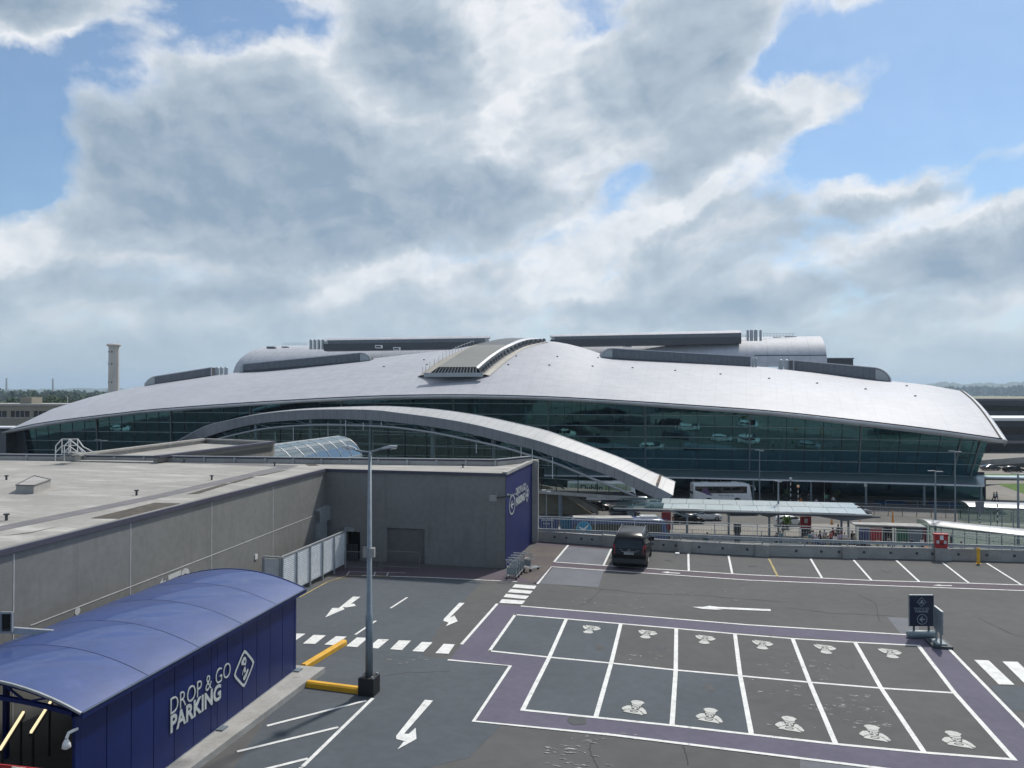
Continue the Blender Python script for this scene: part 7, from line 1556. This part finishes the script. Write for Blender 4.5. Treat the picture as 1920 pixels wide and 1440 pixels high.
def person_proto(pose):
    t = thing('person', 'x', 'person', (0, 0, 0), 0, 'people around the terminal forecourt')
    st, arm = {'stand': (.06, .05), 'walk': (.32, .24), 'talk': (.05, .10)}[pose]
    fl_, fr_ = .10+st, .10-st
    if pose == 'walk': fl_, fr_ = .38, -.32
    else: fl_, fr_ = .05, -.02
    bend = .22 if pose == 'talk' else .0
    hip = [(-.09, 0, .92), (.09, 0, .92)]; kn = [(-.11, fl_*.55+.03, .50), (.11, fr_*.35+.04, .50)]; an = [(-.12, fl_, .09), (.12, fr_, .09 if fr_ > -.2 else .14)]; toe = [(-.13, fl_+.15, .04), (.13, fr_+.15, .04)]
    sh = [(-.19, 0, 1.44), (.19, 0, 1.44)]
    if pose == 'talk': el_ = [(-.27, .08, 1.20), (.26, .10, 1.20)]; wr = [(-.20, .32, 1.18), (.19, .34, 1.25)]
    elif pose == 'walk': el_ = [(-.25, -.16, 1.18), (.25, .10, 1.17)]; wr = [(-.26, -.12, .93), (.25, .30, 1.0)]
    else: el_ = [(-.26, -.02, 1.17), (.26, .0, 1.17)]; wr = [(-.26, .06, .92), (.26, .08, .92)]
    hn = [tuple(Vector(w_)+Vector((0, .05, -.08))) for w_ in wr]
    v = [(0, 0, .98), (0, 0, 1.18), (0, 0, 1.40), (0, .01, 1.51), (0, .02, 1.60), (0, .03, 1.71)]+hip+kn+an+toe+sh+el_+wr+hn
    e = [(0, 1), (1, 2), (2, 3), (3, 4), (4, 5), (0, 6), (0, 7), (6, 8), (7, 9), (8, 10), (9, 11), (10, 12), (11, 13), (2, 14), (2, 15), (14, 16), (15, 17), (16, 18), (17, 19), (18, 20), (19, 21)]
    rd = [(.14, .11), (.13, .10), (.15, .10), (.055, .055), (.085, .095), (.075, .085)]+[.085]*2+[.06]*2+[.04]*2+[.035]*2+[.06]*2+[.045]*2+[.03]*2+[.035]*2
    skinmesh('body', v, e, rd, M_skin, t)
    v2 = v[:3]+[v[14], v[15], v[16], v[17], tuple(Vector(wr[0]).lerp(Vector(el_[0]), .3)), tuple(Vector(wr[1]).lerp(Vector(el_[1]), .3))]
    skinmesh('shirt', [(0, 0, .90)]+v2[1:3]+v2[3:], [(0, 1), (1, 2), (2, 3), (2, 4), (3, 5), (4, 6), (5, 7), (6, 8)], [(.17, .13), (.16, .125), (.18, .125), .085, .085, .06, .06, .045, .045], CL['navy'], t)
    skinmesh('trousers', [(0, 0, .97)]+hip+kn+an, [(0, 1), (0, 2), (1, 3), (2, 4), (3, 5), (4, 6)], [(.16, .125), .105, .105, .08, .08, .065, .065], CL['denim'], t)
    MB().sphere((0, .005, 1.70), .108, 10, 8, (.95, 1.1, 1.12)).build('hair', M_hair, t, smooth=True)
    mb = MB(); [mb.obox(Vector(a_)+Vector((0, .06, -.03)), (.045, 0, 0), (0, .13, 0), (0, 0, .035)) for a_ in an]; mb.build('shoes', M_black, t)
    return t
pr_ = {k_: person_proto(k_) for k_ in ('stand', 'walk', 'talk')}
usedp = set()
def put(px, d, pose, shirt, trou, label, az=0.0, s_=1.0, bag=None):
    src = pr_[pose]; t = src if pose not in usedp else copy_tree(src); usedp.add(pose); q = OG(px, d); t.location = q; t.rotation_euler.z = YAW+R(az); t.scale = (s_,)*3; t['label'] = label
    for c in t.children:
        mt_ = CL[shirt] if c.name.startswith('shirt') else CL[trou] if c.name.startswith('trousers') else None
        if mt_ and c.material_slots: c.material_slots[0].link = 'OBJECT'; c.material_slots[0].material = mt_
    return t
PP = [(1455, 96, 'stand', 'navy', 'black', 'person in a navy top standing at the left end of the teal panel fence', 20), (1463, 97, 'talk', 'teal', 'denim', 'person in a teal top leaning over the teal panel fence', -60), (1468, 103, 'stand', 'black', 'black', 'person in black standing beside the lamp post under the canopy', 90),
      (1516, 96, 'stand', 'teal', 'khaki', 'person in a teal jacket at the left edge of the waiting crowd', 200), (1524, 97, 'talk', 'white', 'grey', 'person in a white shirt in the left part of the crowd', 150), (1530, 95, 'stand', 'lilac', 'denim', 'person in a lilac shirt in the middle of the crowd', 180), (1537, 96.5, 'walk', 'navy', 'black', 'person in a navy coat in the middle of the crowd', 250), (1545, 98, 'stand', 'white', 'black', 'person in a white top and black trousers in front of the crowd', 170), (1548, 95.5, 'stand', 'khaki', 'denim', 'person in a khaki top beside the one in white', 190),
      (1557, 96, 'talk', 'red', 'black', 'person in a red top in the right part of the crowd', 200), (1561, 99, 'stand', 'red', 'denim', 'person in red behind the crowd near the canopy end column', 30), (1567, 97, 'stand', 'black', 'khaki', 'person in black left of the canopy end columns', 160), (1571, 101.5, 'walk', 'grey', 'navy', 'tall person in grey walking behind the crowd', 90), (1574, 95.5, 'stand', 'lilac', 'black', 'person in a lilac top just left of the canopy end columns', 200), (1583, 96, 'stand', 'white', 'khaki', 'person in a white top between the two canopy end columns', 140), (1597, 96.5, 'stand', 'black', 'denim', 'person in black right of the canopy end columns', 210),
      (1601, 95, 'talk', 'khaki', 'black', 'person in khaki beside the left post of the coloured shelter', 240), (1645, 92.5, 'stand', 'orange', 'khaki', 'person in an orange top in front of the red shelter panel', 170), (1666, 93, 'stand', 'grey', 'denim', 'person in grey in front of the dark shelter panel', 150), (1709, 92.5, 'talk', 'navy', 'navy', 'person in navy in front of the grey shelter panel', 120), (1728, 92.5, 'stand', 'white', 'black', 'person in a white top at the right end of the coloured shelter', 190),
      (1781, 90, 'stand', 'lilac', 'black', 'person in a pink-lilac top behind the guard rail right of the red fire point box', 180), (1801, 90, 'stand', 'white', 'grey', 'person in a white top and dark rucksack right of the one in lilac', 200), (1783, 95, 'stand', 'black', 'black', 'person in black with dark hair inside the nearer curved shelter', 30),
      (1863, 135, 'walk', 'grey', 'black', 'left person of the pair walking on the path beside the terminal', 20), (1868, 135.5, 'walk', 'teal', 'denim', 'right person of the pair walking on the path beside the terminal', 20), (1384, 100, 'stand', 'black', 'black', 'person in black behind the black information stand', 80), (1326, 95.5, 'talk', 'teal', 'navy', 'person in a teal top beside the litter bin', 60),
      (1501, 128, 'walk', 'orange', 'khaki', 'person in orange walking past the shorter striped beacon', 90), (1562, 129, 'walk', 'white', 'black', 'person in white walking across in front of the terminal right of the doors', 270), (1516, 133, 'stand', 'black', 'black', 'person in black standing at the terminal doors', 180), (1530, 127, 'stand', 'lilac', 'grey', 'person in lilac standing in front of the terminal doors', 10)]
for a in PP: put(a[0], a[1], a[2], a[3], a[4], a[5], a[6], .94+.09*((a[0]*7) % 5)/4)
for i, (px, d, po, sh_, tr_, lab) in enumerate(((1520, 99, 'stand', 'black', 'denim', 'person in black at the back of the left part of the crowd'), (1534, 94, 'talk', 'teal', 'navy', 'person in teal in the front row of the crowd'), (1552, 93.5, 'stand', 'navy', 'khaki', 'person in navy in the front row of the crowd, right of the one in teal'), (1565, 94, 'walk', 'white', 'denim', 'person in white in the front row near the right end of the crowd'), (1578, 99, 'stand', 'red', 'black', 'person in red between the canopy columns, at the back'), (1590, 93.5, 'talk', 'grey', 'black', 'person in grey leaning beside the outer canopy column'), (1511, 94.5, 'stand', 'khaki', 'navy', 'person in khaki just below the red ticket panel'), (1694, 91, 'stand', 'teal', 'black', 'person in teal in front of the green shelter panel'), (1618, 91, 'stand', 'black', 'black', 'person in black in front of the blue shelter panel'))): put(px, d, po, sh_, tr_, lab, 60*i, .95+.02*(i % 4))
# suitcases in the crowd
for i, (px, d, M_, lab) in enumerate(((1640, 91.8, CL['red'], 'red suitcase standing left of the lime one below the coloured shelter'), (1648, 91.6, CL['hivis'], 'lime suitcase beside the red one below the coloured shelter'), (1541, 94, CL['navy'], 'navy suitcase at the feet of the crowd'), (1736, 92, CL['orange'], 'orange suitcase at the right end of the coloured shelter'))):
    p = OG(px, d); t = thing('suitcase', lab, 'suitcase', p, 0, 'suitcases in the crowd'); MB().obox(p+V3(0, 0, .42), HR*.25, HF*.14, (0, 0, .34)).build('case', M_, t); MB().tube([p+HR*-.15+V3(0, 0, .76), p+HR*-.15+V3(0, 0, 1.05), p+HR*.15+V3(0, 0, 1.05), p+HR*.15+V3(0, 0, .76)], .015, 5).build('handle', M_dark, t); MB().obox(p+V3(0, 0, .04), HR*.22, HF*.12, (0, 0, .04)).build('wheels', M_black, t)

# ================================================================== HAZE
hb = MB().box(-9500, 9500, -700, 12500, ZG-1.2, 190); HZ = hb.build('haze', M_black); HZ.data.materials.clear()
hm = bpy.data.materials.new('haze_air'); hm.use_nodes = True; hm.node_tree.nodes.clear(); pv = hm.node_tree.nodes.new('ShaderNodeVolumePrincipled'); pv.inputs['Color'].default_value = (.62, .80, 1.0, 1); pv.inputs['Density'].default_value = .00011; pv.inputs['Anisotropy'].default_value = .2
oo = hm.node_tree.nodes.new('ShaderNodeOutputMaterial'); hm.node_tree.links.new(pv.outputs[0], oo.inputs['Volume']); HZ.data.materials.append(hm); tag(HZ, 'pale blue haze filling the air over the airfield', kind='stuff')
